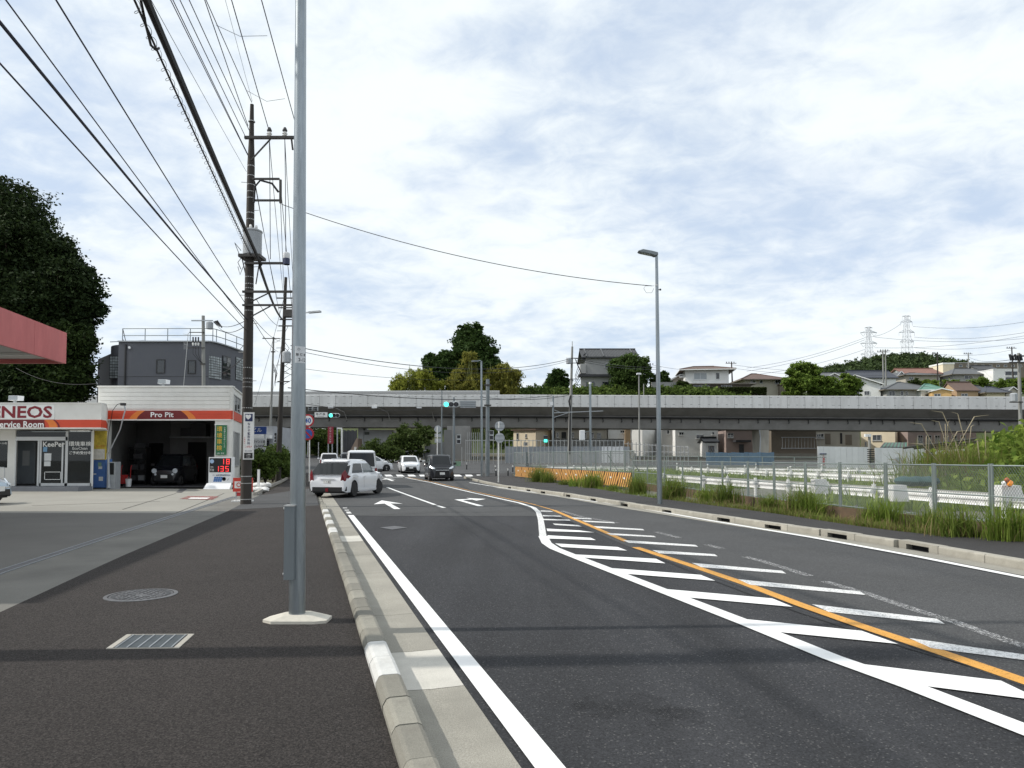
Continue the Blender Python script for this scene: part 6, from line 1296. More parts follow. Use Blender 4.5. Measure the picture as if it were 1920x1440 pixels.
for i in range(22):
    a = 948 + i * 10.6; m_ = HOW if 1118 < a < 1165 else HO
    rp_('sheet', t, a, a + 10.2, 837 + (i % 2) * .3, 872, 90, m_, .06)
# ---------------- low mesh fence in front of the site (behind the striped barriers)
WIRE = pm('fence_wire', (.17, .19, .185), .5, metal=.3, var=.1); FPOST = pm('fence_post_green_grey', (.20, .235, .225), .5, metal=.3, var=.1, rnd=.06)
def chain_panel(L_, H, step=.085, r_=.0036):
    """woven diamond wire, real wires"""
    mb = MB(); n = int((L_ + H) / step)
    for sgn in (0, 1):
        for i in range(n + 1):
            u = i * step - H; a = [max(0, u), 0.0]; z0 = a[0] - u; b_ = min(L_, u + H); z1 = b_ - u
            if b_ - a[0] < .02: continue
            p0 = (a[0], z0); p1 = (b_, z1)
            if sgn: p0 = (L_ - p0[0], p0[1]); p1 = (L_ - p1[0], p1[1])
            mb.tube([(p0[0], .004 * sgn, p0[1]), (p1[0], .004 * sgn, p1[1])], r_, 3, caps=False)
    me = mb.mesh('wire_mesh'); me.materials.append(WIRE); me.update(); return me
def fence_section(par, a, b_, H, mesh_me, L_, double=True, rails=(0, .45, 1), pr=.027):
    a = Vector(a); b_ = Vector(b_); d = (b_ - a); L2 = d.length; dn = d.normalized(); inv = WM[par.name].inverted()
    for p in ((a,) if not double else (a + dn * .03, b_ - dn * .03)): MB().tube([p - FZ * .35, p + FZ * (H + .04)], pr, 8).build('post', FPOST, par, world=True, smooth=True)
    for k in rails: MB().tube([a + FZ * (H * k), b_ + FZ * (H * k)], pr * .65, 6).build('rail', FPOST, par, world=True)
    o = bpy.data.objects.new('wire_mesh', mesh_me); COL.objects.link(o); o.parent = par; o['kind'] = 'stuff'
    o.location = inv @ a; o.rotation_euler = (math.atan2(dn.z, 1) * 0, -math.asin(max(-1, min(1, dn.z))), math.atan2(dn.y, dn.x)); o.scale = (L2 / L_, 1, 1)
# near chain-link fence on its low retaining board
FH = 1.1
fpx = [(1990, 1001), (1860, 980), (1753, 966.5), (1662, 956.5), (1576, 947), (1511, 938), (1452, 929.5), (1403, 923), (1355, 917.5), (1315, 912), (1280, 908), (1246, 904.5), (1214, 901.5), (1187, 899)]
FY = [12.9, 14.15, 15.5, 17.0, 18.7, 20.3, 22.0, 23.8, 25.9, 27.9, 30.1, 32.4, 35.0, 37.5]
FP = [Vector((xat(x, Y, .4), Y, .36 + .0 * Y)) for (x, y), Y in zip(fpx, FY)]
FP = [FP[0] + (FP[0] - FP[1]) * k for k in (5, 4, 3, 2, 1)] + FP
near_fence = thing('chain_link_fence', 'chain link fence with paired posts behind the tall grass', 'fence', FP[11] - FZ * .36)
cm = chain_panel(2.0, FH)
for a, b_ in zip(FP[:-1], FP[1:]): fence_section(near_fence, b_, a, FH, cm, 2.0)
BOARD = pm('rusty_board', (.10, .066, .04), .9, var=.25, scale=2, dirt=((.05, .04, .03), .7, 3))
rb = thing('retaining_board', 'low rusty brown board under the chain link fence', 'retaining board', FP[11] - FZ * .36)
for a, b_ in zip(FP[:-1], FP[1:]): MB().beam(a + Vector((-.12, -.03, -.2)), b_ + Vector((-.12, -.03, -.2)), .05, .36).build('board', BOARD, rb, world=True)
# tall wire fence behind the barriers
tf = thing('wire_fence', 'grey wire fence behind the orange striped barriers', 'fence', (xat(1080, 46), 46, .2))
qx = [(965, 54), (988, 52.3), (1012, 50.7), (1038, 49), (1064, 47.3), (1090, 45.6), (1117, 44), (1145, 42.4), (1172, 41), (1190, 40)]
QP = [Vector((xat(x, Y, .2), Y, .25)) for x, Y in qx]; cm2 = chain_panel(1.6, 1.75, .11, .006)
for a, b_ in zip(QP[:-1], QP[1:]): fence_section(tf, a, b_, 1.75, cm2, 1.6, False, pr=.04)
for px, Y in ((1085, 47), (1140, 43.6), (1180, 41)): p = Vector((xat(px, Y), Y, .2)); MB().beam(p + FZ * 1.6, p + Vector((1.0, .8, .1)), .04, .04).build('stay', FPOST, tf, world=True)
# another fence run deeper in the site
tg = thing('wire_fence', 'far low wire fence with pale rail deep in the site', 'fence', (18, 62, zg(62)))
QP = [Vector((xat(x, Y, .5), Y, zg(Y))) for x, Y in ((1190, 64), (1250, 63), (1310, 62), (1370, 61), (1430, 60), (1490, 59), (1550, 58))]
for a, b_ in zip(QP[:-1], QP[1:]): fence_section(tg, a, b_, 1.45, cm2, 1.6, False, pr=.045)
# blue sheet run
t = thing('sheet_hoarding', 'low blue sheet hoarding left of the bridge pier', 'hoarding', (xat(1380, 70), 70, zg(70)))
for i in range(16): a = 1324 + i * 8; rp_('sheet', t, a, a + 7.6, 848 + (i % 3) * .5, 872, 70, HOB, .05)
t = thing('sheet_hoarding', 'white panel hoarding with red lettering under the viaduct', 'hoarding', (xat(1580, 60), 60, zg(60)))
for i in range(9): a = 1533.5 + i * 10.8; rp_('sheet', t, a, a + 10.5, 837 + .15 * i, 886, 60, HOW, .05)
rp_('sign_cap', t, 1538, 1550, 850, 852, 59.9, LETN, .08); letter(t, '入場禁止', at(1544.5, 863, 59.95), FX, FZ, w=6 / F * 60, h=20 / F * 60, mat=LETR, vertical=True, bold=.02)
t = thing('sheet_hoarding', 'white panel hoarding right of the ladder pole', 'hoarding', (xat(1690, 60), 60, zg(60)))
for i in range(8): a = 1641 + i * 11.8; rp_('sheet', t, a, a + 11.4, 839.5 + .1 * i, 886, 60, HOW, .05)
rp_('notice', t, 1679, 1692, 858, 876, 59.9, GREYM, .06)
t = thing('sheet_hoarding', 'white panel hoarding end half hidden by the reeds', 'hoarding', (xat(1780, 59), 59, zg(59)))
for i in range(6): a = 1754 + i * 11; rp_('sheet', t, a, a + 10.6, 839.5, 886, 59, HOW, .05)
t = thing('utility_pole', 'short pole with cross strips standing in the hoarding gap', 'utility pole', (xat(1631, 58), 58, zg(58))); MB().tube([(xat(1631, 58), 58, zg(58) - .2), at(1630, 815, 58)], [.14, .1], 10).build('pole', POLEC, t, world=True)
for k in range(8): rp_('ladder_strip', t, 1627, 1640, 842 + 3.8 * k, 843.6 + 3.8 * k, 57.8, BLACKM, .1)
for q in (1624, 1630): MB().box(at(q, 816.5, 58), (.22, .22, .22)).build('lamp', WHITEP, t, world=True)
t = thing('window_frame_stack', 'dark glazed frame standing in the right hoarding gap', 'frame', (xat(1745, 61), 61, zg(61))); rp_('pane', t, 1735, 1754, 842, 876, 61.05, GLASSD, .03)
for (a, b_, c_, d_) in ((1734, 1736, 840, 878), (1744, 1745.5, 840, 878), (1753, 1755, 840, 878), (1734, 1755, 850, 851)): rp_('bar', t, a, b_, c_, d_, 61, GREYM, .06)
t = thing('pipe_stack', 'long dark pipes stacked on a rack above the hoarding', 'pipes', (xat(1750, 57), 57, zg(57)))
for k in range(4): MB().tube([at(1693 + 20 * k, 840 + 1 * k, 58), at(1830, 823 + 5 * k, 56)], .09, 8).build('pipe', BLACKM, t, world=True)
for q in (1740, 1800): MB().beam(at(q, 832, 57), Vector((xat(q, 57), 57, zg(57))), .1, .1).build('trestle', BLACKM, t, world=True)

# ---------------- guard rails
GRW = pm('guardrail_white', (.76, .76, .75), .5, var=.12, scale=1.5, dirt=((.35, .33, .29), .5, 2.2))
def guardrail(label, a, b_, n, H=.72, balls=True, group='white guard rails of the building site', z=.03):
    a = Vector(a); b_ = Vector(b_); t = thing('guard_rail', label, 'guard rail', (a + b_) / 2, 0, group); d = (b_ - a).normalized(); nn = Vector((-d.y, d.x, 0));
    if nn.y < 0: nn = -nn
    for i in range(n):
        p = a.lerp(b_, i / n); q = a.lerp(b_, (i + 1) / n) - d * .01
        for P, Q in ((p, q),):
            prof = [(0, -.17), (.05, -.12), (.05, -.06), (.0, -.02), (.0, .02), (.05, .06), (.05, .12), (0, .17)]
            mb = MB(); vs = [E + nn * (x + k) + FZ * (H - .17 + zz) for E in (P, Q) for k in (.09,) for x, zz in prof]; m = len(prof)
            mb.add(vs, [(j, m + j, m + j + 1, j + 1) for j in range(m - 1)]); mb.add([(Vector(v) - nn * .006) for v in vs], [(j + 1, m + j + 1, m + j, j) for j in range(m - 1)])
            mb.build('beam', GRW, t, world=True, smooth=30)
    for i in range(n + 1):
        p = a.lerp(b_, i / n); MB().tube([p - FZ * .2, p + FZ * (H + .06)], .062, 12).build('post', GRW, t, world=True, smooth=True); MB().bx(p.x - .06, p.x + .06, p.y - .09, p.y + .09, H - .22 + a.z, H - .12 + a.z).build('block', GREYM, t, world=True)
        if balls and i % 2 == 0:
            w = MB().tube([p + FZ * (H + .05), p + FZ * (H + .2)], .012, 6).build('reflector_stem', WHITE, t, world=True); MB().ball(p + FZ * (H + .25), .055, 10).build('reflector_ball', WHITE, w, world=True, smooth=True)
    return t
guardrail('nearest white guard rail just behind the chain link fence', (13.7, 8.3, .03), (8.0, 37.5, .03), 13)
guardrail('second white guard rail farther into the building site', (19.5, 27, .03), (13.0, 56, zg(56)), 12)
guardrail('third white guard rail at the back of the building site', (11.5, 56, zg(56)), (3.0, 60, zg(60)), 4, balls=False); guardrail('back guard rail in front of the white hoardings', (30, 46, .1), (16.5, 55, zg(55)), 7)
# end blocks of the rail, white sheets
for i, (px, py, Y, w_, h_, lb) in enumerate(((1541, 912, 20.8, .4, .42, 'white sloping end plate of the guard rail left of the ball marker'), (1690, 925, 18.2, .4, .42, 'white sloping end plate of the guard rail near the middle posts'), (1900, 925, 15.8, .5, .35, 'white box carrying the orange warning lamps'))):
    c = at(px, py, Y); tag(MB().ext([(-w_ / 2, 0, -h_ / 2), (w_ / 2, 0, -h_ / 2), (w_ * .35, 0, h_ / 2), (-w_ / 2, 0, h_ / 2)], (0, .3, 0)).build('end_plate', GRW, loc=c), lb, 'end plate')
AMB = pm('amber_lens', (.8, .25, .02), .3, emit=((1, .35, .02), .4))
for px, py, r_, lb in ((1893, 906, .07, 'bright amber warning lamp on the white box'), (1888, 900, .055, 'dark orange warning lamp behind the bright one')): t = thing('warning_lamp', lb, 'warning lamp', at(px, py + 7, 15.7), 0, 'amber warning lamps'); MB().ball(at(px, py, 15.7), r_, 12).build('lens', AMB if r_ > .06 else pm('dark_amber', (.4, .10, .02), .4), t, world=True, smooth=True); MB().tube([at(px, py + 2, 15.7), at(px, py + 7, 15.7)], .02, 6).build('stem', BLACKM, t, world=True)
t = thing('cable_drum_cover', 'teal tarpaulin heap behind the guard rail', 'tarpaulin', at(1720, 912, 24)); mb = MB(); 
for k in range(5): mb.ball(at(1695 + 12 * k, 902 + (k % 2), 24), (.30, .35, .17), 10)
mb.build('sheet', pm('teal_sheet', (.014, .062, .066), .7, var=.2, scale=4), t, world=True, smooth=True)['kind'] = 'stuff'

# ---------------- orange striped barriers
def stripemat():
    m = bpy.data.materials.new('orange_stripe_board'); m.use_nodes = True; N = m.node_tree.nodes; L = m.node_tree.links; b = N['Principled BSDF']; b.inputs['Roughness'].default_value = .6
    tcn = N.new('ShaderNodeTexCoord'); sx = N.new('ShaderNodeSeparateXYZ'); L.new(tcn.outputs['Object'], sx.inputs[0])
    ma = N.new('ShaderNodeMath'); ma.operation = 'MULTIPLY_ADD'; ma.inputs[1].default_value = -.55; L.new(sx.outputs['Z'], ma.inputs[0]); L.new(sx.outputs['X'], ma.inputs[2])
    md = N.new('ShaderNodeMath'); md.operation = 'PINGPONG'; md.inputs[1].default_value = .12; L.new(ma.outputs[0], md.inputs[0])
    gt = N.new('ShaderNodeMath'); gt.operation = 'GREATER_THAN'; gt.inputs[1].default_value = .06; L.new(md.outputs[0], gt.inputs[0])
    ns = N.new('ShaderNodeTexNoise'); ns.inputs['Scale'].default_value = 5; L.new(tcn.outputs['Object'], ns.inputs['Vector'])
    mx = N.new('ShaderNodeMixRGB'); mx.inputs[1].default_value = (.72, .38, .11, 1); mx.inputs[2].default_value = (.13, .050, .016, 1); L.new(gt.outputs[0], mx.inputs[0])
    m2 = N.new('ShaderNodeMixRGB'); m2.inputs[2].default_value = (.30, .24, .17, 1); L.new(mx.outputs[0], m2.inputs[1]); mr = N.new('ShaderNodeMapRange'); mr.inputs[1].default_value = .5; mr.inputs[2].default_value = .8; mr.inputs[4].default_value = .3; L.new(ns.outputs['Fac'], mr.inputs[0]); L.new(mr.outputs[0], m2.inputs[0])
    L.new(m2.outputs[0], b.inputs['Base Color']); return m
STR = stripemat()
ord_ = ['first', 'second', 'third', 'fourth', 'fifth', 'sixth', 'seventh', 'eighth', 'ninth', 'tenth', 'eleventh', 'twelfth', 'thirteenth']
e0_ = Vector((xat(1184, 33.6), 33.6, .12)); e1_ = Vector((xat(966, 51), 51, .2)); nb = 12; proto = None
for i in range(nb):
    a = e0_.lerp(e1_, i / nb); b_ = e0_.lerp(e1_, (i + .965) / nb); d = (a - b_); L_ = d.length; rz = math.atan2(d.y, d.x)
    t = thing('striped_barrier', f'orange striped barrier board, {ord_[i]} counted from the right end of the row', 'barrier', b_, rz, 'orange striped barriers in a row')
    if proto is None:
        proto = (MB().bx(0, L_, -.02, .02, .08, .78), MB().bx(-.01, L_ + .01, -.03, .03, .782, .80), MB().bx(L_ / 2 - .09, L_ / 2 + .09, -.028, -.021, .46, .54))
        pm1 = [m.mesh(nm) for m, nm in zip(proto, ('board', 'top_edge', 'reflector'))]; 
        for m, mt in zip(pm1, (STR, STEELD, WHITE)): m.materials.append(mt); m.update()
        pf = MB().bx(-.03, .03, -.2, .2, 0, .08).mesh('foot'); pf.materials.append(STEELD); pf.update()
    for m in pm1:
        o = bpy.data.objects.new(m.name.split('.')[0], m); COL.objects.link(o); o.parent = t
    for q in (.15, L_ - .15): o = bpy.data.objects.new('foot', pf); COL.objects.link(o); o.parent = t; o.location = (q, 0, 0)

# ---------------- grass along the right pavement
GRS = leafmat('grass_blade', (.065, .11, .018), (.25, .31, .07), .45); GRD = leafmat('grass_dry', (.16, .12, .05), (.30, .25, .12), .35); WEED = leafmat('weed_green', (.08, .14, .02), (.28, .36, .07), .45)
edge = [WB[2] + (WB[2] - WB[3]) * 3.0, WB[2] + (WB[2] - WB[3]) * .8] + WB[2:]
def edge_pt(t_):
    k = t_ * (len(edge) - 1); i = min(int(k), len(edge) - 2); return edge[i].lerp(edge[i + 1], k - i)
r_ = np.random.default_rng(8); roots = []
for _ in range(9000):
    u = r_.uniform(); p = edge_pt(u); roots.append((p.x + abs(r_.normal(0, .28)) * .96 + .02, p.y + abs(r_.normal(0, .1)), .1))
o = blades('verge_grass', np.array(roots), .05, .20, .010, GRS, seed=9, lean=.5); tag(o, 'rough green grass along the edge of the right pavement', 'grass', kind='stuff')
roots = []
for _ in range(2600):
    p = edge_pt(r_.uniform(0, .75)); roots.append((p.x + abs(r_.normal(.1, .2)), p.y + r_.normal(.05, .08), .1))
o = blades('dry_verge_grass', np.array(roots), .06, .3, .008, GRD, seed=10, lean=.7); tag(o, 'dry brown grass mixed into the verge of the right pavement', 'grass', kind='stuff')
tufts = [(1888, 985, 1.1, 12.9, 'tall dark grass tuft at the right edge of the picture'), (1790, 1000, .95, 13.6, 'arching pale grass tuft in front of the right guard rail posts'), (1740, 985, .8, 14.6, 'grass tuft left of the arching pale tuft'), (1655, 975, .95, 16.0, 'grass tuft under the paired fence posts'), (1630, 965, .6, 16.6, 'smaller grass tuft left of the paired fence posts'), (1500, 950, 1.15, 19.2, 'large bright grass tuft at the middle of the fence'), (1525, 955, .7, 18.8, 'broad leaved grass tuft right of the large bright tuft'), (1440, 940, .7, 21, 'narrow grass tuft left of the large bright tuft'), (1360, 930, 1.1, 23.2, 'big grass tuft between the lamp post and the middle tuft'), (1325, 925, .8, 24.5, 'grass tuft near the foot of the lamp post'), (1262, 925, 1.3, 25.6, 'tall grass tuft immediately right of the lamp post'), (1195, 915, 1.2, 29.5, 'grass tuft at the right end of the striped barriers'), (1112, 905, 1.25, 35.0, 'upright grass tuft in front of the striped barriers'), (1010, 893, 1.5, 42.5, 'tall bushy grass tuft near the left barriers'), (1028, 895, 1.1, 41.5, 'second bushy tuft beside the tall left one'), (1085, 900, .6, 37, 'low flowering weeds between the barrier tufts'), (1058, 898, .55, 38.5, 'low weeds beside the bushy left tufts'), (1150, 908, .5, 32.5, 'low weeds in front of the right barriers')]
for i, (px, py, h_, Y, lb) in enumerate(tufts):
    x = xat(px, Y); n_ = int(420 * h_); R = .12 + .13 * h_; h_ = h_ * .74; r_ = np.random.default_rng(100 + i); t = thing('grass_tuft', lb, 'grass', (x, Y, .1), 0, 'grass tufts along the right pavement')
    rt = np.stack([x + r_.normal(0, R * .8, n_), Y + r_.normal(0, R * .5, n_), np.full(n_, .1)], 1); blades('blade', rt, h_ * .35, h_ * 1.1, .015, GRS if i % 3 else WEED, t, 200 + i, .55)['kind'] = 'stuff'
    rt = np.stack([x + r_.normal(0, R, n_ // 3), Y + r_.normal(0, R * .5, n_ // 3), np.full(n_ // 3, .1)], 1)[:n_ // 6]; blades('dry_blade', rt, h_ * .3, h_ * .9, .014, GRD, t, 300 + i, .5)['kind'] = 'stuff'
# green growth inside the site
r_ = np.random.default_rng(55); roots = []
for _ in range(26000):
    y = r_.uniform(21, 60); x = r_.uniform(.42, .95) * y; roots.append((x, y, zg(y) - .03))
for _ in range(14000):
    y = r_.uniform(36, 60); x = r_.uniform(.08, .42) * y; roots.append((x, y, zg(y) - .03))
o = blades('site_weeds', np.array(roots), .25, .8, .05, WEED, seed=56, lean=.5); tag(o, 'weeds growing over the building site behind the fence', 'weeds', kind='stuff')
# overgrown bank at the right edge
bk = thing('overgrown_bank', 'mound overgrown with bright green weeds at the right edge', 'mound', (20, 24, 0))
pts = []
for i in range(13):
    for j in range(11):
        x = 13.5 + i * 1.1; y = 17 + j * 1.6; h_ = 2.5 * math.exp(-((x - 22) / 4.6) ** 2 - ((y - 26) / 5.5) ** 2); pts.append((x, y, h_ - .05))
MB().add(pts, [(i * 11 + j, (i + 1) * 11 + j, (i + 1) * 11 + j + 1, i * 11 + j + 1) for i in range(12) for j in range(10)]).build('earth', SOIL, bk, world=True, smooth=True)
r_ = np.random.default_rng(77); N_ = 26000; c = np.stack([r_.normal(20.5, 3.0, N_), r_.normal(25, 3.4, N_), np.zeros(N_)], 1); hh = 2.5 * np.exp(-((c[:, 0] - 22) / 4.6) ** 2 - ((c[:, 1] - 26) / 5.5) ** 2)
keep = (c[:, 0] > 13.8) & (c[:, 0] / c[:, 1] > .58); c = c[keep]; hh = hh[keep]; c[:, 2] = hh + np.abs(r_.normal(0, .42, len(c)))
leaf_object('weed_leaves', c, .16, WEED, bk, True, 78, 2.2, .5)['kind'] = 'stuff'
k = r_.uniform(size=len(c)) < .35; rt = c[k].copy(); rt[:, 2] = hh[k]; blades('weed_blades', rt, .5, 1.3, .035, GRS, bk, 79, .4)['kind'] = 'stuff'
for i, (px, Y, h_, lb) in enumerate(((1745, 27, 2.5, 'tall pale reed clump with feathery plumes left of the mound'), (1770, 26, 3.0, 'tallest pale reed clump on the mound edge'), (1800, 25.5, 2.9, 'reed clump with bent plumes in front of the mound'), (1835, 25, 2.3, 'reed clump at the foot of the bright mound'), (1715, 29, 1.6, 'low green reed clump before the white hoarding'))):
    x = xat(px, Y); t = thing('reed_clump', lb, 'reeds', (x, Y, 0), 0, 'reed clumps at the mound'); r_ = np.random.default_rng(400 + i); n_ = 700; z0 = 0.0
    rt = np.stack([x + r_.normal(0, .55, n_), Y + r_.normal(0, .5, n_), np.full(n_, z0)], 1); blades('blade', rt, h_ * .3, h_ * .82, .026, GRS, t, 410 + i, .45)['kind'] = 'stuff'; blades('dry_blade', rt[:160] + np.array([.05, 0, 0]), h_ * .5, h_ * .9, .02, GRD, t, 420 + i, .25)['kind'] = 'stuff'
    for q in range(4):
        a = r_.normal(0, .4); b_ = r_.normal(0, .5); e_ = h_ * r_.uniform(.9, 1.12); MB().tube([(x + a, Y, 0), (x + a + b_ * .3, Y, e_ * .6), (x + a + b_, Y, e_), (x + a + b_ * 1.5, Y, e_ * 1.02)], [.009, .008, .018, .005], 5).build('plume', pm('dry_plume', (.34, .29, .20), .9), t, world=True)
# ================================================================== vehicles
def carpaint(name, col, rough=.28, metal=0.0): return pm(name, col, rough, metal, var=.02, scale=1, coat=.8)
CARW = carpaint('car_white', (.74, .75, .77)); CARK = pm('car_black', (.006, .007, .011), .3, var=.02, coat=.3); CARS = carpaint('car_silver_blue', (.42, .50, .56), .3, .4); CARN = carpaint('car_dark_grey', (.05, .052, .06))
TRIM = pm('car_black_trim', (.012, .012, .013), .5); CHROME = pm('car_chrome', (.6, .62, .64), .15, .9); CGL = pm('car_glass', (.012, .014, .016), .06, var=.05, spec=.4); CGLR = pm('car_glass_lit', (.10, .12, .13), .08, var=.3, scale=1.2, spec=.7)
TAILR = pm('tail_lamp_red', (.16, .006, .012), .2, var=.2, scale=12); HEADL = pm('head_lamp', (.62, .66, .70), .12, .3, var=.15, scale=14); PLATEM = pm('number_plate', (.72, .72, .70), .5)
def lerp(a, b, t): return a + (b - a) * t
def interp(tab, x):
    if x <= tab[0][0]: return tab[0][1]
    for (x0, y0), (x1, y1) in zip(tab[:-1], tab[1:]):
        if x <= x1: t = (x - x0) / (x1 - x0); return lerp(y0, y1, t)
    return tab[-1][1]
def make_car(name, label, loc, rz, paint, L=4.1, W=1.69, H=1.52, wb=2.6, wr=.31, belt=.95, hood=.98, nose=.62, ws=(1.25, .35), rear=(-1.55, -1.95), roof_r=-1.2, sill=.22, tumble=.13, plate_txt=None, glass=CGL, tail='boomerang', black_bumper=False, cat='car', group='vehicles on the street', wheel_mat=None, round_lamps=False, tail_h=None, spoiler=True, steer=0.0, windows=None, drop=1.0, taper=.30):
    """x forward, y left. ws: windscreen foot and head x; rear: rear glass head and foot x"""
    t = thing(name, label, cat, loc, rz, group); hl = L / 2; fx, rx = wb / 2 + .02, -wb / 2 + .02
    # lower body: stations along x, half section from sill to the shoulder and bonnet
    xs_ = sorted(set([round(-hl + L * k / 34, 4) for k in range(35)] + [round(c + d, 4) for c in (fx, rx) for d in (-wr - .055, -wr * .75, -wr * .4, 0, wr * .4, wr * .75, wr + .055)]))
    top = [(-hl, belt * .72), (-hl + .06, belt - .02), (rear[1] + .05, belt + .02), (ws[0] - .05, belt + .02), (ws[0] + .1, hood), (hl - .55, lerp(hood, nose, .35)), (hl - .12, nose + .06), (hl, nose * .62)]
    wid = [(-hl, W / 2 * .84), (-hl + .12, W / 2 * .95), (-hl + .55, W / 2), (hl - .75, W / 2), (hl - .25, W / 2 * .90), (hl, W / 2 * .66)]
    mb = MB(); rings = []
    for x in xs_:
        w = interp(wid, x); zt = interp(top, x); b = sill + (.06 if abs(x) > hl - .1 else 0)
        for c in (fx, rx):
            d = abs(x - c); ra = wr + .055
            if d < ra: b = max(b, wr + math.sqrt(max(0, ra * ra - d * d)) * 1.0)
        b = min(b, zt - .08); mid = lerp(b, zt, .5)
        half = [(w * .96, b), (w, lerp(b, zt, .28)), (w * 1.0, mid), (w * .985, lerp(b, zt, .82)), (w * .93, zt - .015), (w * .80, zt), (w * .4, zt + (.035 if x > ws[0] else .0)), (0, zt + (.045 if x > ws[0] else .0))]
        rings.append([(x, y, z) for y, z in half] + [(x, -y, z) for y, z in reversed(half[:-1])])
    m = len(rings[0]); vs = [p for r in rings for p in r]
    fs = [(i * m + j, (i + 1) * m + j, (i + 1) * m + j + 1, i * m + j + 1) for i in range(len(xs_) - 1) for j in range(m - 1)]
    fs += [tuple(range(m)), tuple(range((len(xs_) - 1) * m, len(xs_) * m))[::-1]]
    body = mb.add(vs, fs).build('body', paint, t, smooth=32)
    MB().bx(-hl + .25, hl - .25, -W / 2 + .12, W / 2 - .12, sill - .04, belt - .25).build('underbody', TRIM, t)
    for c in (fx, rx):
        for sg in (-1, 1): MB().lathe([(wr + .05, 0), (wr + .05, .3)], (c, sg * (W / 2 - .30) if sg > 0 else -W / 2 + 0.0, 0 + wr), 20, axis='x') 
    # greenhouse
    wb2, wt = W / 2 * .935, W / 2 * .935 - tumble; zr = H
    sil = [(rear[1], belt), (rear[0], zr - .07), (roof_r, zr - .01), (lerp(roof_r, ws[1], .5), zr), (ws[1], zr - .05), (ws[0], belt + .01)]
    gx = lambda z, front: None
    levels = 5; mbg = MB(); G_ = []
    for k in range(levels + 1):
        f = k / levels; z = lerp(belt, zr - .055, f); y = lerp(wb2, wt, f ** 1.15)
        xf = lerp(ws[0], ws[1], f); xr_ = lerp(rear[1], rear[0], f); G_.append([(xr_, y * .90), (lerp(xr_, xf, .05), y), (lerp(xr_, xf, .5), y * 1.005), (lerp(xr_, xf, .93), y * .97), (xf, y * .80), (xf + .07 * (1 - f * .5), 0), (xf, -y * .80), (lerp(xr_, xf, .93), -y * .97), (lerp(xr_, xf, .5), -y * 1.005), (lerp(xr_, xf, .05), -y), (xr_, -y * .90), (xr_ - .04, 0)])
        G_[-1] = [(a, b_, z - f * (.085 if j in (0, 10, 11) else .06 if j in (1, 9) else .03 if j in (4, 5, 6) else 0) * drop) for j, (a, b_) in enumerate(G_[-1])]
    m = 12; vs = [p for g in G_ for p in g]; fs = [(i * m + j, i * m + (j + 1) % m, (i + 1) * m + (j + 1) % m, (i + 1) * m + j) for i in range(levels) for j in range(m)]
    mi_ = [1 if tail == 'boomerang' and j in (0, 9, 10, 11) and i < levels - 1 else 0 for i in range(levels) for j in range(m)]
    k0 = len(vs); ins = [(lerp(p[0], (ws[1] + rear[0]) / 2, .10), p[1] * .82, zr - .005) for p in G_[-1]]; vs += ins; vs.append(((ws[1] + rear[0]) / 2, 0, zr + .015))
    fs += [(levels * m + j, levels * m + (j + 1) % m, k0 + (j + 1) % m, k0 + j) for j in range(m)] + [(k0 + j, k0 + (j + 1) % m, k0 + m) for j in range(m)]
    mbg.add(vs, fs); mbg.m = mi_ + [0] * (len(fs) - len(mi_)); cabin = mbg.build('cabin', [paint, TRIM], t, smooth=35)
    def side_pt(x, z, sg, off=.008):
        f = (z - belt) / (zr - .055 - belt); y = lerp(wb2, wt, max(0, f) ** 1.15); xf = lerp(ws[0], ws[1], f); xr_ = lerp(rear[1], rear[0], f); u = (x - xr_) / (xf - xr_)
        prof = [(0, .90), (.05, 1), (.5, 1.005), (.93, .97), (1, .80)]; return (x, sg * (y * interp(prof, u) + off), z)
    z0, z1 = belt + .035, zr - .15
    def xe(z, front):
        f = (z - belt) / (zr - .055 - belt); return lerp(ws[0], ws[1], f) if front else lerp(rear[1], rear[0], f)
    # side windows: front and rear on each side
    bp = (ws[1] + rear[0]) / 2 - .02 if windows is None else windows
    for sg in (1, -1):
        for nm, xa, xb_ in (('front_side_window', bp + .05, None), ('rear_side_window', None, bp - .03)):
            P = []; n = 5
            lo = [(xa if xa is not None else xe(z0, False) + taper + .15, z0 + (taper - .3) * .5), (xb_ if xb_ is not None else xe(z0, True) - .18, z0)]
            hi = [(xb_ if xb_ is not None else xe(z1, True) - .14, z1), (xa if xa is not None else xe(z1, False) + taper, z1 - .02)]
            quad = lo + hi; quad[0] = (quad[0][0], z0);  mbw = MB(); nn = 4; V_ = []
            for i in range(nn + 1):
                for j in range(nn + 1):
                    u, v = i / nn, j / nn; a = (lerp(quad[0][0], quad[1][0], u), quad[0][1]); b_ = (lerp(quad[3][0], quad[2][0], u), quad[3][1]); V_.append(side_pt(lerp(a[0], b_[0], v), lerp(a[1], b_[1], v), sg))
            mbw.add(V_, [(i * (nn + 1) + j, (i + 1) * (nn + 1) + j, (i + 1) * (nn + 1) + j + 1, i * (nn + 1) + j + 1) if sg < 0 else (i * (nn + 1) + j, i * (nn + 1) + j + 1, (i + 1) * (nn + 1) + j + 1, (i + 1) * (nn + 1) + j) for i in range(nn) for j in range(nn)]).build(nm, CGLR if nm[0] == 'f' else glass, t)
        for hx in (bp + .1, rear[0] - .02 if L < 4.6 else bp - 1.0):
            MB().box((hx, sg * (W / 2 * .985 + .012), belt - .12), (.16, .03, .035)).build('door_handle', paint, t)
        mz = MB().box((ws[0] - .28, sg * (W / 2 + .10), belt + .1), (.13, .2, .15)).build('mirror', TRIM if paint is not CARW or tail == 'boomerang' else paint, t, bevel=.03)
        # door seams
        mbs = MB()
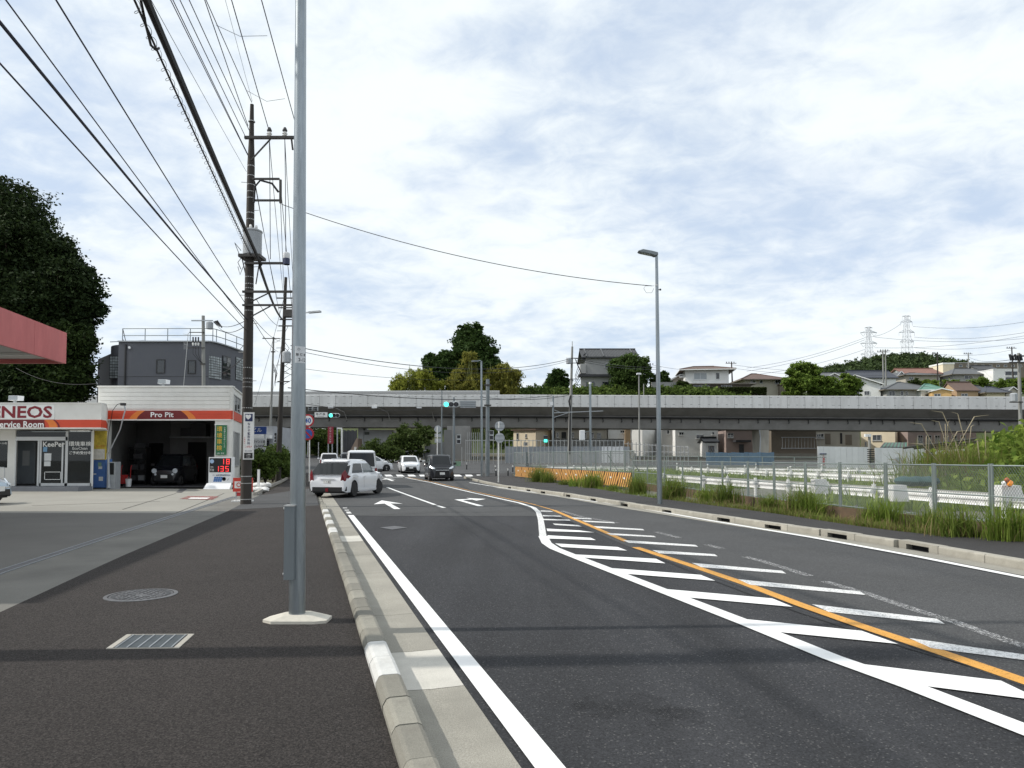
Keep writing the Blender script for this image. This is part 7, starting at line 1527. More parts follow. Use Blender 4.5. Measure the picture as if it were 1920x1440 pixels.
        for xx in (bp + .02, ws[0] - .15, max(rear[0], rx + wr * .9)):
            mbs.add([(xx - .006, sg * (interp(wid, xx) * 1.0 + .004), sill + .15), (xx + .006, sg * (interp(wid, xx) + .004), sill + .15), (xx + .006, sg * (interp(wid, xx) * .99 + .004), belt - .1), (xx - .006, sg * (interp(wid, xx) * .99 + .004), belt - .1)], [(0, 1, 2, 3)])
        mbs.build('door_seam', TRIM, t)['kind'] = 'stuff'
    # windscreen and rear window
    def end_glass(front, z0_, z1_, wk, nm, mat):
        s_ = 1 if front else -1; V_ = []; nn = 6
        for i in range(nn + 1):
            for j in range(5):
                z = lerp(z0_, z1_, j / 4); f = (z - belt) / (zr - .055 - belt); y = lerp(wb2, wt, max(0, f) ** 1.15) * wk; yy = lerp(-y, y, i / nn); bow = (1 - abs(lerp(-1, 1, i / nn)) ** 2)
                V_.append((xe(z, front) + s_ * (.012 + (.07 * (1 - f * .5) if front else .04) * bow * .9), yy, z))
        MB().add(V_, [(i * 5 + j, (i + 1) * 5 + j, (i + 1) * 5 + j + 1, i * 5 + j + 1) if front else (i * 5 + j, i * 5 + j + 1, (i + 1) * 5 + j + 1, (i + 1) * 5 + j) for i in range(nn) for j in range(4)]).build(nm, mat, t, smooth=60)
    end_glass(True, belt + .02, zr - .10, .78, 'windscreen', CGL); end_glass(False, belt + (.0 if tail == 'boomerang' else .06), zr - .15, .93 if tail == 'boomerang' else .86, 'rear_window', glass)
    if spoiler: MB().ext([(rear[0] + .1, -wt * .95, zr - .07), (rear[0] + .1, wt * .95, zr - .07), (rear[0] - .12, wt * .82, zr - .11), (rear[0] - .12, -wt * .82, zr - .11)], (0, 0, .03)).build('spoiler', paint, t)
    # wheels
    wm = wheel_mat or CHROME
    for c in (fx, rx):
        for sg in (1, -1):
            st = steer if c == fx else 0.0; cy_ = sg * (W / 2 - .115)
            def spin(mb_):
                if st: mb_.v = [(c + (x - c) * math.cos(st) - (y - cy_) * math.sin(st), cy_ + (x - c) * math.sin(st) + (y - cy_) * math.cos(st), z) for x, y, z in mb_.v]
                return mb_
            ty = spin(MB().lathe([(wr * .62, -.10), (wr * .93, -.10), (wr, -.07), (wr, .07), (wr * .93, .10), (wr * .62, .10)], (c, cy_, wr), 24, axis='y')).build('tyre', RUBBER, t, smooth=40)
            spin(MB().lathe([(wr * .61, -.085), (wr * .61, .085)], (c, cy_, wr), 20, axis='y')).build('rim', TRIM, ty)
            sp_ = MB()
            for k in range(10): a = 2 * math.pi * k / 10; sp_.beam((c + .03 * math.cos(a), cy_ + sg * .088, wr + .03 * math.sin(a)), (c + wr * .58 * math.cos(a), cy_ + sg * .088, wr + wr * .58 * math.sin(a)), .02, .035)
            spin(sp_).build('spokes', wm, ty)
            # dark arch lining
            MB().lathe([(wr + .045, -.02), (wr + .045, .22)], (c, sg * (W / 2 - .05) if sg > 0 else -W / 2 + .25 - .0, wr), 18, axis='y').build('arch_liner', TRIM, t) if False else None
    # rear
    xr0 = -hl
    def rear_panel(nm, y0, y1, z0_, z1_, mat, d=.02, off=.0):
        x = -hl - .006 - off; return MB().bx(x, x + d, y0, y1, z0_, z1_).build(nm, mat, t, bevel=.008)
    th = tail_h or (belt - .28, belt + .04)
    for sg in (1, -1):
        if tail == 'boomerang':
            MB().ext([(-hl + .01, sg * W * .335, th[0] + .02), (-hl + .05, sg * W * .44, th[0]), (-hl + .36, sg * W * .498, th[0] + .19), (-hl + .16, sg * W * .475, th[1] - .06), (-hl + .10, sg * W * .425, th[1] + .12), (-hl + .0, sg * W * .37, th[1] - .02)], (-.012, sg * .012, 0)).build('tail_lamp', TAILR, t)
        else:
            MB().ext([(-hl + .03, sg * W * .38, th[0]), (-hl + .08, sg * W * .462, th[0]), (-hl + .12, sg * W * .462, th[1]), (-hl + .06, sg * W * .40, th[1])], (-.04, sg * .012, 0)).build('tail_lamp', TAILR, t)
    rear_panel('number_plate', -.165, .165, belt - .38, belt - .22, PLATEM)
    if plate_txt: letter(t, plate_txt, (-hl - .012, 0, belt - .31), (0, -1, 0), (0, 0, 1), h=.08, mat=LETK, world=False, bold=.01)
    MB().bx(-hl - .025, -hl + .01, -.32, .32, belt - .2, belt - .165).build('plate_garnish', paint, t, bevel=.006)
    if black_bumper:
        MB().ext([(-hl + .10, -W * .475, sill + .06), (-hl - .02, -W * .36, sill + .04), (-hl - .02, W * .36, sill + .04), (-hl + .10, W * .475, sill + .06)], (0, 0, .17)).build('rear_diffuser', TRIM, t)
        MB().bx(-hl - .03, -hl + .05, -.06, .06, sill + .03, sill + .17).build('fog_lamp', TAILR, t); 
        for sg in (1, -1): MB().ext([(fx - wr - .1, sg * W / 2, sill - .02), (rx + wr + .1, sg * W / 2, sill - .02), (rx + wr + .1, sg * (W / 2 + .02), sill + .05), (fx - wr - .1, sg * (W / 2 + .02), sill + .05)], (0, 0, .03)).build('side_skirt', paint, t)
    else: MB().ext([(-hl + .08, -W * .46, sill + .03), (-hl - .012, -W * .38, sill + .02), (-hl - .012, W * .38, sill + .02), (-hl + .08, W * .46, sill + .03)], (0, 0, .10)).build('rear_bumper_trim', TRIM, t)
    # front
    for sg in (1, -1):
        if round_lamps: MB().lathe([(.12, 0), (.13, .05)], (hl - .12, sg * W * .34, nose + .02), 18, axis='x').build('head_lamp', HEADL, t, smooth=True); MB().lathe([(.055, 0), (.06, .04)], (hl - .02, sg * W * .28, nose - .16), 14, axis='x').build('fog_lamp', HEADL, t)
        else: MB().ext([(hl - .06, sg * W * .27, nose - .02), (hl - .10, sg * W * .36, nose), (hl - .38, sg * W * .475, nose + .10), (hl - .40, sg * W * .44, nose + .20), (hl - .14, sg * W * .30, nose + .09)], (.03, sg * .012, .01)).build('head_lamp', HEADL, t)
    MB().ext([(hl - .03, -W * .30, sill + .06), (hl - .03, W * .30, sill + .06), (hl - .01, W * .26, nose - .14), (hl - .01, -W * .26, nose - .14)], (.03, 0, 0)).build('grille', TRIM, t)
    if not round_lamps: MB().bx(hl - .01, hl + .03, -W * .26, W * .26, nose - .1, nose - .06).build('grille_bar', CHROME, t)
    MB().bx(hl + .015, hl + .035, -.165, .165, sill + .2, sill + .36).build('number_plate', PLATEM, t)
    return t
def heading(az): return RAD(90 - az)      # azimuth from +Y clockwise -> rotation of local x
make_car('hatchback_car', 'white five door hatchback with black wheels pulling onto the street', (-6.97, 30.45, .03), heading(11.5), CARW, L=4.16, W=1.695, H=1.52, wb=2.6, wr=.31, belt=.93, hood=.98, nose=.64, ws=(1.38, .28), rear=(-1.38, -2.02), roof_r=-.9, taper=.34, windows=-.40, drop=1.5, glass=pm('car_glass_rear', (.014, .016, .018), .08, var=.1, spec=.3), plate_txt='・・81', tail='boomerang', black_bumper=True, wheel_mat=BLACKM, sill=.2, steer=RAD(-12))
Yv = 37.5; make_car('white_van', 'tall white van seen from behind beyond the hatchback', (xat(675.5, Yv + 2), Yv + 2, zg(Yv)), heading(-14), CARW, L=4.7, W=1.70, H=2.0, wb=2.6, wr=.31, belt=1.08, hood=1.1, nose=.8, ws=(2.05, 1.35), rear=(-2.18, -2.30), roof_r=-2.0, tumble=.10, tail='box', spoiler=False, cat='van', tail_h=(.7, 1.05), windows=.6, drop=.3)
Yc = 68; make_car('suv_car', 'white small sport utility car at the far left by the bend', (xat(617, Yc), Yc, zg(Yc)), heading(-15), CARW, L=4.2, W=1.76, H=1.68, wb=2.6, wr=.34, belt=1.08, hood=1.05, nose=.75, ws=(1.2, .3), rear=(-1.72, -2.0), tail='box', tail_h=(.75, 1.08))
Yc = 52; make_car('sedan_car', 'low white car mostly hidden between the hatchback and the far car', (xat(636, Yc), Yc, zg(Yc) - .02), heading(-15), CARW, L=4.3, W=1.7, H=1.45, wb=2.6, ws=(1.1, .2), rear=(-1.3, -1.8), tail='box')
Yc = 57; make_car('minivan_car', 'dark grey minivan showing only its left edge beside the white van', (xat(655, Yc), Yc, zg(Yc)), heading(-15), CARN, L=4.4, W=1.7, H=1.85, wb=2.7, belt=1.05, ws=(1.8, 1.0), rear=(-2.0, -2.12), tail='box', spoiler=False)
Yc = 66; make_car('compact_car', 'white car turning at the junction, half hidden right of the van', (xat(696, Yc), Yc, zg(Yc)), heading(68), CARW, L=3.9, W=1.69, H=1.52, wb=2.5, tail='box')
Yc = 62; make_car('compact_car', 'white oncoming compact car with dark lower grille', (xat(763, Yc), Yc + 1.2, zg(Yc)), heading(166), CARW, L=4.0, W=1.69, H=1.54, wb=2.55, nose=.68, hood=1.0, ws=(1.3, .35))
Yc = 47; make_car('minivan_car', 'black oncoming boxy minivan with bright grille bar', (xat(822.5, Yc + 1.5), Yc + 1.6, zg(Yc)), heading(167), CARK, L=3.8, W=1.67, H=1.74, wb=2.49, wr=.29, belt=1.05, hood=1.04, nose=.80, ws=(1.42, .95), rear=(-1.72, -1.82), roof_r=-1.5, tumble=.10, spoiler=False)
make_car('kei_car', 'black car with round headlamps parked inside the pit', (xat(327, 39.5), 39.6, .112), heading(172), CARK, L=3.5, W=1.55, H=1.70, wb=2.4, wr=.28, belt=1.02, hood=1.02, nose=.78, ws=(1.15, .7), rear=(-1.5, -1.65), roof_r=-1.3, round_lamps=True, spoiler=False, group='vehicles at the station')
make_car('compact_car', 'silver blue car nose just entering the left edge of the picture', (-18.72, 23.2, .1), heading(88), CARS, L=4.0, W=1.69, H=1.5, wb=2.5, group='vehicles at the station')
# ================================================================== hillside behind the viaduct
HILLM = pm('hill_green', (.060, .080, .028), .95, var=.35, scale=.25, fine=.3, fscale=3, dirt=((.10, .095, .05), .7, .15), bump=.6, bscale=3)
def hz(x, y):
    """height of the hillside"""
    e = max(0, min(1, (x + 48) / 30)); b = zg(y)
    s1 = max(0, min(1, (y - 129) / 12)); s1 = s1 * s1 * (3 - 2 * s1)
    lift = (12.2 - 2.6 * max(0, min(1, (x - 38) / 14))) * s1 + max(0, y - 142) * .055
    far = max(0, min(1, (y - 330) / 260)); far = far * far * (3 - 2 * far)
    ridge = 34 * far * math.exp(-((x - (.56 * y)) / (0.175 * y + 1)) ** 2) + 6 * far
    return b - .3 + e * (lift + ridge)
xs = [-60, -48, -40, -32, -24, -16, -8, 0, 10, 20, 30, 45, 60, 80, 100, 125, 150, 180, 215, 250, 300, 350, 400, 460, 520, 600, 700]
ys = [127, 129, 131, 133, 135, 137, 139, 141, 143, 148, 155, 165, 180, 200, 225, 255, 290, 330, 370, 410, 450, 490, 530, 570, 620, 700]
mb = MB(); mb.add([(x, y, hz(x, y)) for y in ys for x in xs], [(j * len(xs) + i, j * len(xs) + i + 1, (j + 1) * len(xs) + i + 1, (j + 1) * len(xs) + i) for j in range(len(ys) - 1) for i in range(len(xs) - 1)])
structure(mb.build('hill', HILLM, smooth=True))
# undergrowth on the bank, and the wooded far ridge
LFH = leafmat('leaf_bank', (.045, .080, .018), (.155, .215, .05), .38); LFF = leafmat('leaf_far_wood', (.030, .050, .020), (.080, .115, .040), .2)
r_ = np.random.default_rng(90); n = 26000; x = r_.uniform(-5, 48, n); y = r_.uniform(131, 146, n); z = np.array([hz(a, b) for a, b in zip(x, y)]); cl = np.sin(x * 1.1) * np.cos(y * .9 + x * .4) * .5 + .6
p = np.stack([x, y, z + np.abs(r_.normal(.3, .5, n)) * cl], 1); o = leaf_object('bank_undergrowth', p, .42, LFH, None, False, 91); tag(o, 'green undergrowth covering the bank above the viaduct', 'undergrowth', kind='stuff')
r_ = np.random.default_rng(92); cs = []
for _ in range(620):
    yy = r_.uniform(440, 620); xx = yy * .56 + r_.normal(0, .105 * yy) ; cs.append((xx, yy, hz(xx, yy) + 2.0, r_.uniform(3, 7), r_.uniform(3, 7), r_.uniform(3, 6)))
o = leaf_object('far_wood', crown_pts(cs, 90000, 93, .24, .15, 40), 1.1, LFF, None, False, 94); tag(o, 'dark wooded ridge on the far right skyline', 'wood', kind='stuff')

# ---------------- houses
WBEI = pm('wall_beige', (.42, .39, .33), .8, var=.05, scale=.5, dirt=((.32, .30, .26), .4, .8)); WGRY = pm('wall_grey', (.36, .36, .35), .8, var=.05, scale=.5, dirt=((.27, .27, .26), .4, .8)); WWHT = pm('wall_white', (.80, .80, .78), .8, var=.04, scale=.5, dirt=((.52, .51, .48), .35, .8)); WCRM = pm('wall_cream', (.72, .63, .47), .8, var=.05, scale=.5); WYEL = pm('wall_yellow', (.62, .40, .17), .8, var=.05); WBRN = pm('wall_brown', (.17, .145, .115), .8, var=.08); WMAU = pm('wall_mauve', (.30, .235, .21), .8, var=.06); WTAN = pm('wall_tan', (.40, .28, .17), .8, var=.06)
RDK = pm('roof_dark', (.040, .041, .045), .6, var=.15, scale=.8, stretch=(1, 4, 1)); RGR = pm('roof_grey', (.095, .10, .105), .65, var=.12, scale=.6); RBR = pm('roof_brown', (.115, .075, .06), .7, var=.12, scale=.6); RGN = pm('roof_green', (.10, .22, .17), .6, var=.1, scale=.6); RRD = pm('roof_red', (.20, .10, .075), .7, var=.12, scale=.6); RBL = pm('roof_slate_blue', (.035, .040, .055), .55, var=.12, scale=.6)
def house(label, px0, px1, Y, base, eave, ridge, wall, roof, kind='hip', depth=8.0, over=.5, wins=(), rx0=.25, rx1=.75, name='house', doors=(), lower=None, skew=0.0, gable_ridge=.5, group=None, cat='house', rot=0.0):
    """walls between photo columns px0..px1 at distance Y, with base, eave and ridge rows"""
    x0, x1 = xat(px0, Y, zat(eave, Y)), xat(px1, Y, zat(eave, Y)); zb_ = zat(base, Y); ze = zat(eave, Y); zr = zat(ridge, Y)
    t = thing(name, label, cat, ((x0 + x1) / 2, Y + depth / 2, zb_), 0, group)
    if kind == 'gable_front':
        xm = lerp(x0, x1, gable_ridge); MB().ext([(x0, Y, zb_ - 1.5), (x1, Y, zb_ - 1.5), (x1, Y, ze), (xm, Y, zr - .05), (x0, Y, ze)], (0, depth, 0)).build('wall', wall, t, world=True)
        for a, b_ in (((x0, ze), (xm, zr)), ((x1, ze), (xm, zr))):
            d = Vector((b_[0] - a[0], 0, b_[1] - a[1])); dn = d.normalized(); s_ = Vector((a[0], Y - over, a[1])) - dn * over; e_ = Vector((b_[0], Y - over, b_[1] + .02)); nn = Vector((-dn.z, 0, dn.x)); nn = nn if nn.z > 0 else -nn
            rf = MB().ext([s_, e_, e_ + nn * .14, s_ + nn * .14], (0, depth + 2 * over, 0)).build('roof_slope', roof, t, world=True); MB().ext([s_ - Vector((0, .03, .06)), e_ - Vector((0, .03, .06)), e_ + nn * .16 - Vector((0, .03, 0)), s_ + nn * .16 - Vector((0, .03, 0))], (0, .028, 0)).build('barge_board', WHITE, rf, world=True)
    else:
        MB().bx(x0, x1, Y, Y + depth, zb_ - 1.5, ze).build('wall', wall, t, world=True)
        if kind == 'flat': MB().bx(x0 - over * .4, x1 + over * .4, Y - over * .4, Y + depth + over * .4, ze + .002, zr).build('roof', roof, t, world=True)
        elif kind == 'gable_side':
            MB().ext([(x0 - over, Y - over, ze - .12), (x0 - over, Y + depth / 2, zr), (x0 - over, Y + depth + over, ze - .12), (x0 - over, Y + depth + over, ze + .1), (x0 - over, Y + depth / 2, zr + .22), (x0 - over, Y - over, ze + .1)], (x1 - x0 + 2 * over, 0, 0)).build('roof', roof, t, world=True)
            for xx in (x0, x1): MB().ext([(xx - .04, Y, ze), (xx - .04, Y + depth, ze), (xx - .04, Y + depth / 2, zr - .1)], (.08, 0, 0)).build('gable', wall, t, world=True)
            MB().bx(x0 - over, x1 + over, Y + depth / 2 - .2, Y + depth / 2 + .2, zr + .16, zr + .42).build('ridge_cap', roof, t, world=True)
        else:
            a = [(x0 - over, Y - over, ze), (x1 + over, Y - over, ze), (x1 + over, Y + depth + over, ze), (x0 - over, Y + depth + over, ze)]; r0, r1 = (lerp(x0, x1, rx0), Y + depth / 2, zr), (lerp(x0, x1, rx1), Y + depth / 2, zr)
            rf = MB().add(a + [r0, r1], [(0, 1, 5, 4), (1, 2, 5), (2, 3, 4, 5), (3, 0, 4), (3, 2, 1, 0)]).build('roof', roof, t, world=True)
            MB().beam(Vector(r0) + FZ * .05, Vector(r1) + FZ * .05, .3, .22).build('ridge_cap', roof, rf, world=True)
            for p, q in ((a[0], r0), (a[1], r1)): MB().beam(Vector(p) + FZ * .06, Vector(q) + FZ * .06, .22, .16).build('hip_cap', roof, rf, world=True)
            e = MB()
            for i in range(4): e.beam(Vector(a[i]) - FZ * .1, Vector(a[(i + 1) % 4]) - FZ * .1, .1, .18)
            e.build('eaves', WHITE if wall in (WWHT,) else WBRN, t, world=True)
    for w_ in wins:
        wx0, wx1, wy0, wy1 = w_[:4]; a, b_, c_, d_ = xat(wx0, Y, ze), xat(wx1, Y, ze), zat(wy1, Y), zat(wy0, Y); f = MB(); q = .07
        for (m, n_, o_, p_) in ((a, b_, c_, c_ + q), (a, b_, d_ - q, d_), (a, a + q, c_ + q, d_ - q), (b_ - q, b_, c_ + q, d_ - q)): f.bx(m, n_, Y - .08, Y + .02, o_, p_)
        if wx1 - wx0 > 7: f.bx((a + b_) / 2 - .035, (a + b_) / 2 + .035, Y - .07, Y + .02, c_ + q, d_ - q)
        wd = f.build('window', w_[5] if len(w_) > 5 else ALU, t, world=True); MB().bx(a + .05, b_ - .05, Y - .04, Y - .02, c_ + .05, d_ - .05).build('pane', w_[4] if len(w_) > 4 else GLASSD, wd, world=True)
        MB().bx(a - .08, b_ + .08, Y - .14, Y - .001, c_ - .09, c_ - .002).build('sill', WHITE if wall is WWHT else WGRY, wd, world=True)
    for w_ in doors: rp_('door', t, w_[0], w_[1], w_[2], w_[3], Y - .05, w_[4] if len(w_) > 4 else BLACKM, .06)
    if rot: t.rotation_euler = (0, 0, RAD(rot))
    return t
# on the hill
A1 = house('large two storey house with grey tiled roof rising above the viaduct', 1098, 1190, 150, 741, 671, 651, WGRY, RDK, 'gable_side', 9, .9, wins=((1134, 1152, 681, 690),))
Yh_ = 150
A1b = MB(); rect(A1b, 1086, 1200, 701.5, 706, 148.6, 2.2); A1b.build('skirt_roof', RDK, A1, world=True)
A1b = MB(); rect(A1b, 1090, 1198, 706, 741, 149.4, 1); A1b.build('lower_wall', WGRY, A1, world=True)
for q in (1100, 1130, 1158): rp_('lower_window', A1, q, q + 16, 716, 727, 149.3, GLASSD, .08)
mb = MB()
for i in range(34):
    x = xat(1097, 150, 23) + i * .325; mb.tube([(x, 149.05, zat(671, 150) + .14), (x, 154.4, zat(651, 150) + .2)], .06, 5)
mb.build('tile_rib', RGR, A1, world=True)['kind'] = 'stuff'
for q in (1099, 1131, 1187): MB().beam(Vector((xat(q, 150, 23), 149.0, zat(671, 150) + .2)), Vector((xat(q, 150, 24), 154.4, zat(651, 150) + .3)), .25, .25).build('roof_ridge_line', RGR, A1, world=True)
MB().ext([at(1089, 672, 150), at(1098, 660, 150), at(1098, 676, 150)], (0, 6, 0)).build('side_eave', RDK, A1, world=True); rp_('balcony', A1, 1089, 1099, 682, 700, 149, WGRY, 2)
house('white two storey house with hipped dark roof right of the lamp post', 1291, 1370, 150, 717, 693, 683, WWHT, RBR, 'hip', 8, 1.3, wins=((1306.5, 1330, 699, 711.5, GLASSL), (1346.5, 1353.5, 699, 711.5, GLASSD), (1280, 1287, 701, 706)), rx0=.22, rx1=.72, rot=-8)
house('dark brown lower storey with low roof under the white house', 1272, 1408, 149, 742, 719.5, 715.5, WBRN, RGR, 'hip', 9, .8, rx0=.08, rx1=.92, wins=((1300, 1330, 722, 728), (1352, 1372, 722, 728)))
house('pale garden wall beside the round tree', 1222, 1269, 147, 742, 717.5, 716.5, WGRY, WGRY, 'flat', .4, .1, name='garden_wall', cat='wall'); house('small house with grey gable between the tree and the white house', 1256, 1292, 156, 735, 714, 704, WBEI, RGR, 'gable_front', 7, .4)
house('brown roofed beige house left of the bright green trees', 1397, 1465, 164, 736, 711.5, 697, WBEI, RBR, 'hip', 9, 1.2, wins=((1407, 1416, 713, 719), (1424, 1430, 713, 719), (1453, 1464, 711.5, 720)), rx0=.35, rx1=.5); house('dark garage block right of the brown roofed house', 1462, 1480, 163, 740, 722, 720, WBRN, RBR, 'flat', 6, .5)
house('small brown roofed house far left on the slope beyond the bamboo', 990, 1018, 152, 748, 736, 728, WTAN, RGR, 'gable_front', 7, .5); house('dark green shed beside the round bush', 1019, 1030, 150, 742, 720, 713, WBRN, RDK, 'gable_front', 4, .3)
house('grey house with white edged gable behind the green trees', 1546, 1580, 185, 725, 709, 700.5, WGRY, RGR, 'gable_front', 9, .6); house('long dark roofed house behind the grey gable', 1535, 1612, 196, 720, 707, 697, WGRY, RGR, 'gable_side', 9, .6)
house('bright white gabled house with long dark blue roof', 1609, 1660, 160, 742, 720, 703, WWHT, RBL, 'gable_front', 11, .6, wins=((1624, 1630, 715, 720), (1632, 1641, 733, 741), (1614, 1623, 727, 742, GLASSD, BLACKM)), gable_ridge=.1, rot=-14); house('white dormer house with slate roof behind the bright gable', 1606, 1680, 178, 730, 709, 693, WWHT, RBL, 'gable_side', 9, .5); MB()
house('grey roofed pavilion with white columns left of the green roof', 1662, 1748, 158, 745, 730.5, 713, WGRY, RBR if False else RGR, 'hip', 9, .9, rx0=.48, rx1=.56, wins=((1666, 1678, 733, 742), (1688, 1694, 733, 742), (1698, 1702, 733, 742)))
house('house with green metal roof and white wall', 1727, 1765, 157, 745, 731, 717, WWHT, RGN, 'hip', 8, .8, rx0=.7, rx1=.9, wins=((1734, 1740, 739, 743),)); house('yellow gabled house beside the green roof', 1760, 1792, 153, 745, 733, 729, WYEL, WHITE, 'gable_front', 7, .3, wins=((1763, 1774, 738, 743),), rot=-18)
house('weathered brown shed right of the yellow house', 1794, 1834, 154, 745, 733, 716, WTAN, RBR, 'gable_side', 6, .3, wins=((1802, 1814, 738, 743),)); house('low dark roofed house between the shed and the cream gable', 1836, 1852, 156, 745, 733, 722, WBRN, RDK, 'gable_side', 7, .3)
house('cream walled house with dark slate roof at the right end', 1850, 1884, 153, 746, 736, 722, WCRM, RBL, 'hip', 8, .9, rx0=.6, rx1=.95); house('beige gable end at the right end behind the big pole', 1886, 1912, 155, 745, 736, 726, WBEI, RGR, 'gable_front', 7, .3)
house('house with weathered red roof and white gable end on the slope', 1697, 1762, 205, 716, 701, 689, WWHT, RRD, 'gable_side', 9, .7); house('bungalow with hipped grey roof under the red roof', 1698, 1757, 188, 722, 703, 696, WBEI, RGR, 'hip', 9, .9, rx0=.4, rx1=.6, wins=((1704, 1712, 707, 712),))
house('large house with broad grey hipped roof on the right slope', 1788, 1868, 200, 718, 702, 687, WGRY, RGR, 'hip', 11, 1.2, rx0=.3, rx1=.7, wins=((1808, 1824, 704, 711),)); house('dark gabled roof house behind the broad grey roof', 1838, 1870, 215, 705, 694, 684, WGRY, RDK, 'gable_side', 8, .5)
house('white flat roofed modern house on the right slope', 1862, 1913, 195, 718, 693, 691.5, WWHT, WHITE, 'flat', 8, .2, wins=((1884, 1910, 696, 704), (1884, 1910, 707, 714)))
house('long brown apartment block on the right skyline', 1789, 1930, 250, 700, 681, 679.5, WBRN, WGRY, 'flat', 10, .3, wins=tuple((1798 + 14 * k, 1804 + 14 * k, 684, 688) for k in range(9)), name='apartment_block', cat='building'); house('cream end block of the long apartment', 1768, 1789, 246, 704, 683, 680, WCRM, WHITE, 'flat', 8, .3)
house('grey house with white gable left of the brown roofs', 1683, 1696, 195, 716, 704, 697, WGRY, RGR, 'gable_front', 6, .3)
# under the viaduct
house('cream single storey house seen under the viaduct', 981.5, 1034, 118, 846, 806.5, 804.5, WCRM, RBR, 'flat', 7, .8, wins=((989, 994, 811.5, 823.5), (1010, 1013.5, 813.5, 820.5)), rot=-38)
t = thing('air_conditioner', 'round fan air conditioner at the cream house wall', 'air conditioner', at(985.5, 836, 117.6)); MB().box(at(985.5, 832.5, 117.6), (.7, .3, .6)).build('casing', WHITEP, t, world=True); MB().lathe([(.24, 0), (.24, .03)], at(985.5, 832.5, 117.4), 14, axis='y').build('fan_grille', GREYM, t, world=True)
house('beige terrace with dark doors seen under the viaduct', 1035, 1138, 119, 850, 804.5, 802, WBEI, RGR, 'flat', 7, .5, wins=((1043, 1047, 811, 821), (1072, 1076, 811, 821), (1096, 1100, 811, 822), (1108, 1113, 811, 822), (1119, 1127, 812, 823)), doors=((1053, 1062, 810, 823), (1038, 1041, 808, 822)))
house('grey garden wall in front of the beige terrace', 1036, 1170, 115, 850, 823.5, 822.5, WGRY, WGRY, 'flat', .5, .1, name='garden_wall', cat='wall')
house('white narrow house with tan strip under the viaduct', 1140, 1172, 120, 850, 804, 802, WWHT, RGR, 'flat', 7, .3, wins=((1163, 1171, 807, 812),)); rp_ ; house('tan rendered strip house between the white ones', 1172, 1182, 119.5, 850, 804, 802, WTAN, RGR, 'flat', 7, .1); house('bright white house under the viaduct left of the lamp post', 1182.5, 1229, 119, 850, 804, 802, WWHT, RGR, 'flat', 7, .1, wins=((1183, 1185.5, 806, 815), (1187, 1189.5, 806, 815), (1203, 1205.5, 814, 823)), rot=-34); house('pale grey house right of the lamp post under the viaduct', 1240, 1266, 119, 850, 804, 802, WGRY, RGR, 'flat', 7, .1, wins=((1250, 1255, 806, 814),))
house('long white house with small windows under the viaduct', 1266, 1346, 117, 850, 805, 803, WWHT, RGR, 'flat', 8, .2, wins=((1273, 1282, 810, 816), (1305, 1319, 815, 822.5), (1335, 1339, 810, 815))); house('small white annex with dark lean-to roof', 1322, 1344, 112, 852, 829, 823, WWHT, RDK, 'gable_side', 3, .35, wins=((1328, 1333, 836, 848, GLASSD, WBRN), (1334, 1339, 836, 848, GLASSD, WBRN)))
house('mauve rendered house left of the bridge pier', 1361, 1412, 116, 852, 806, 804, WMAU, RDK, 'flat', 7, .3, wins=((1364, 1375, 812, 821),), doors=((1386, 1395, 833, 850),)); rp_('porch_roof', thing('porch', 'dark tiled porch hood on the mauve house', 'porch', at(1394, 830, 115)), 1380, 1409, 825, 829, 114.4, RDK, 1.6)
house('dark apartment with balcony rails right of the bridge pier', 1446, 1530, 114, 856, 806, 804, WBRN, RDK, 'flat', 7, .2, name='apartment_block', cat='building', wins=((1530, 1538, 814, 822),))
t = thing('balcony_rail', 'pale balcony railing on the dark apartment', 'railing', at(1490, 841, 112.8))
for py in (820, 840.5): MB().beam(at(1465, py, 112.8), at(1545, py, 112.8), .09, .12).build('rail', GREYM, t, world=True)
for k in range(14): MB().beam(at(1467 + 6 * k, 820, 112.8), at(1467 + 6 * k, 840.5, 112.8), .04, .04).build('baluster', GREYM, t, world=True)
house('beige apartment with brown doors under the viaduct', 1530, 1612, 116, 856, 808, 806, WBEI, RGR, 'flat', 7, .2, name='apartment_block', cat='building', wins=((1534, 1544, 813, 822),), doors=((1548, 1558, 813, 833, WBRN), (1576, 1580, 812, 832), (1586, 1598, 815, 834, WBRN)))
house('cream house with green lean-to roof behind the white hoarding', 1644, 1702, 116, 858, 806, 804, WCRM, RGR, 'flat', 7, .1, wins=((1664, 1679, 815, 826), (1651, 1654, 828, 836)), rot=-36); MB()
house('mauve apartment row behind the right hoardings', 1702, 1830, 115, 858, 806, 804, WMAU, RGR, 'flat', 8, .2, name='apartment_block', cat='building', wins=tuple((1720 + 16 * k, 1730 + 16 * k, 816, 832, GLASSD, WGRY) for k in range(6)))
t = thing('lean_to_roof', 'striped grey green lean-to roof behind the white hoarding', 'roof', at(1675, 842, 112));
for k in range(14): MB().ext([at(1650 + 3.6 * k, 840, 110.5), at(1653.2 + 3.6 * k, 840, 110.5), at(1661.2 + 3 * k, 830.5, 113.5), at(1658 + 3 * k, 830.5, 113.5)], (0, 0, .08)).build('roof_sheet', RGN if k % 2 else RGR, t, world=True)

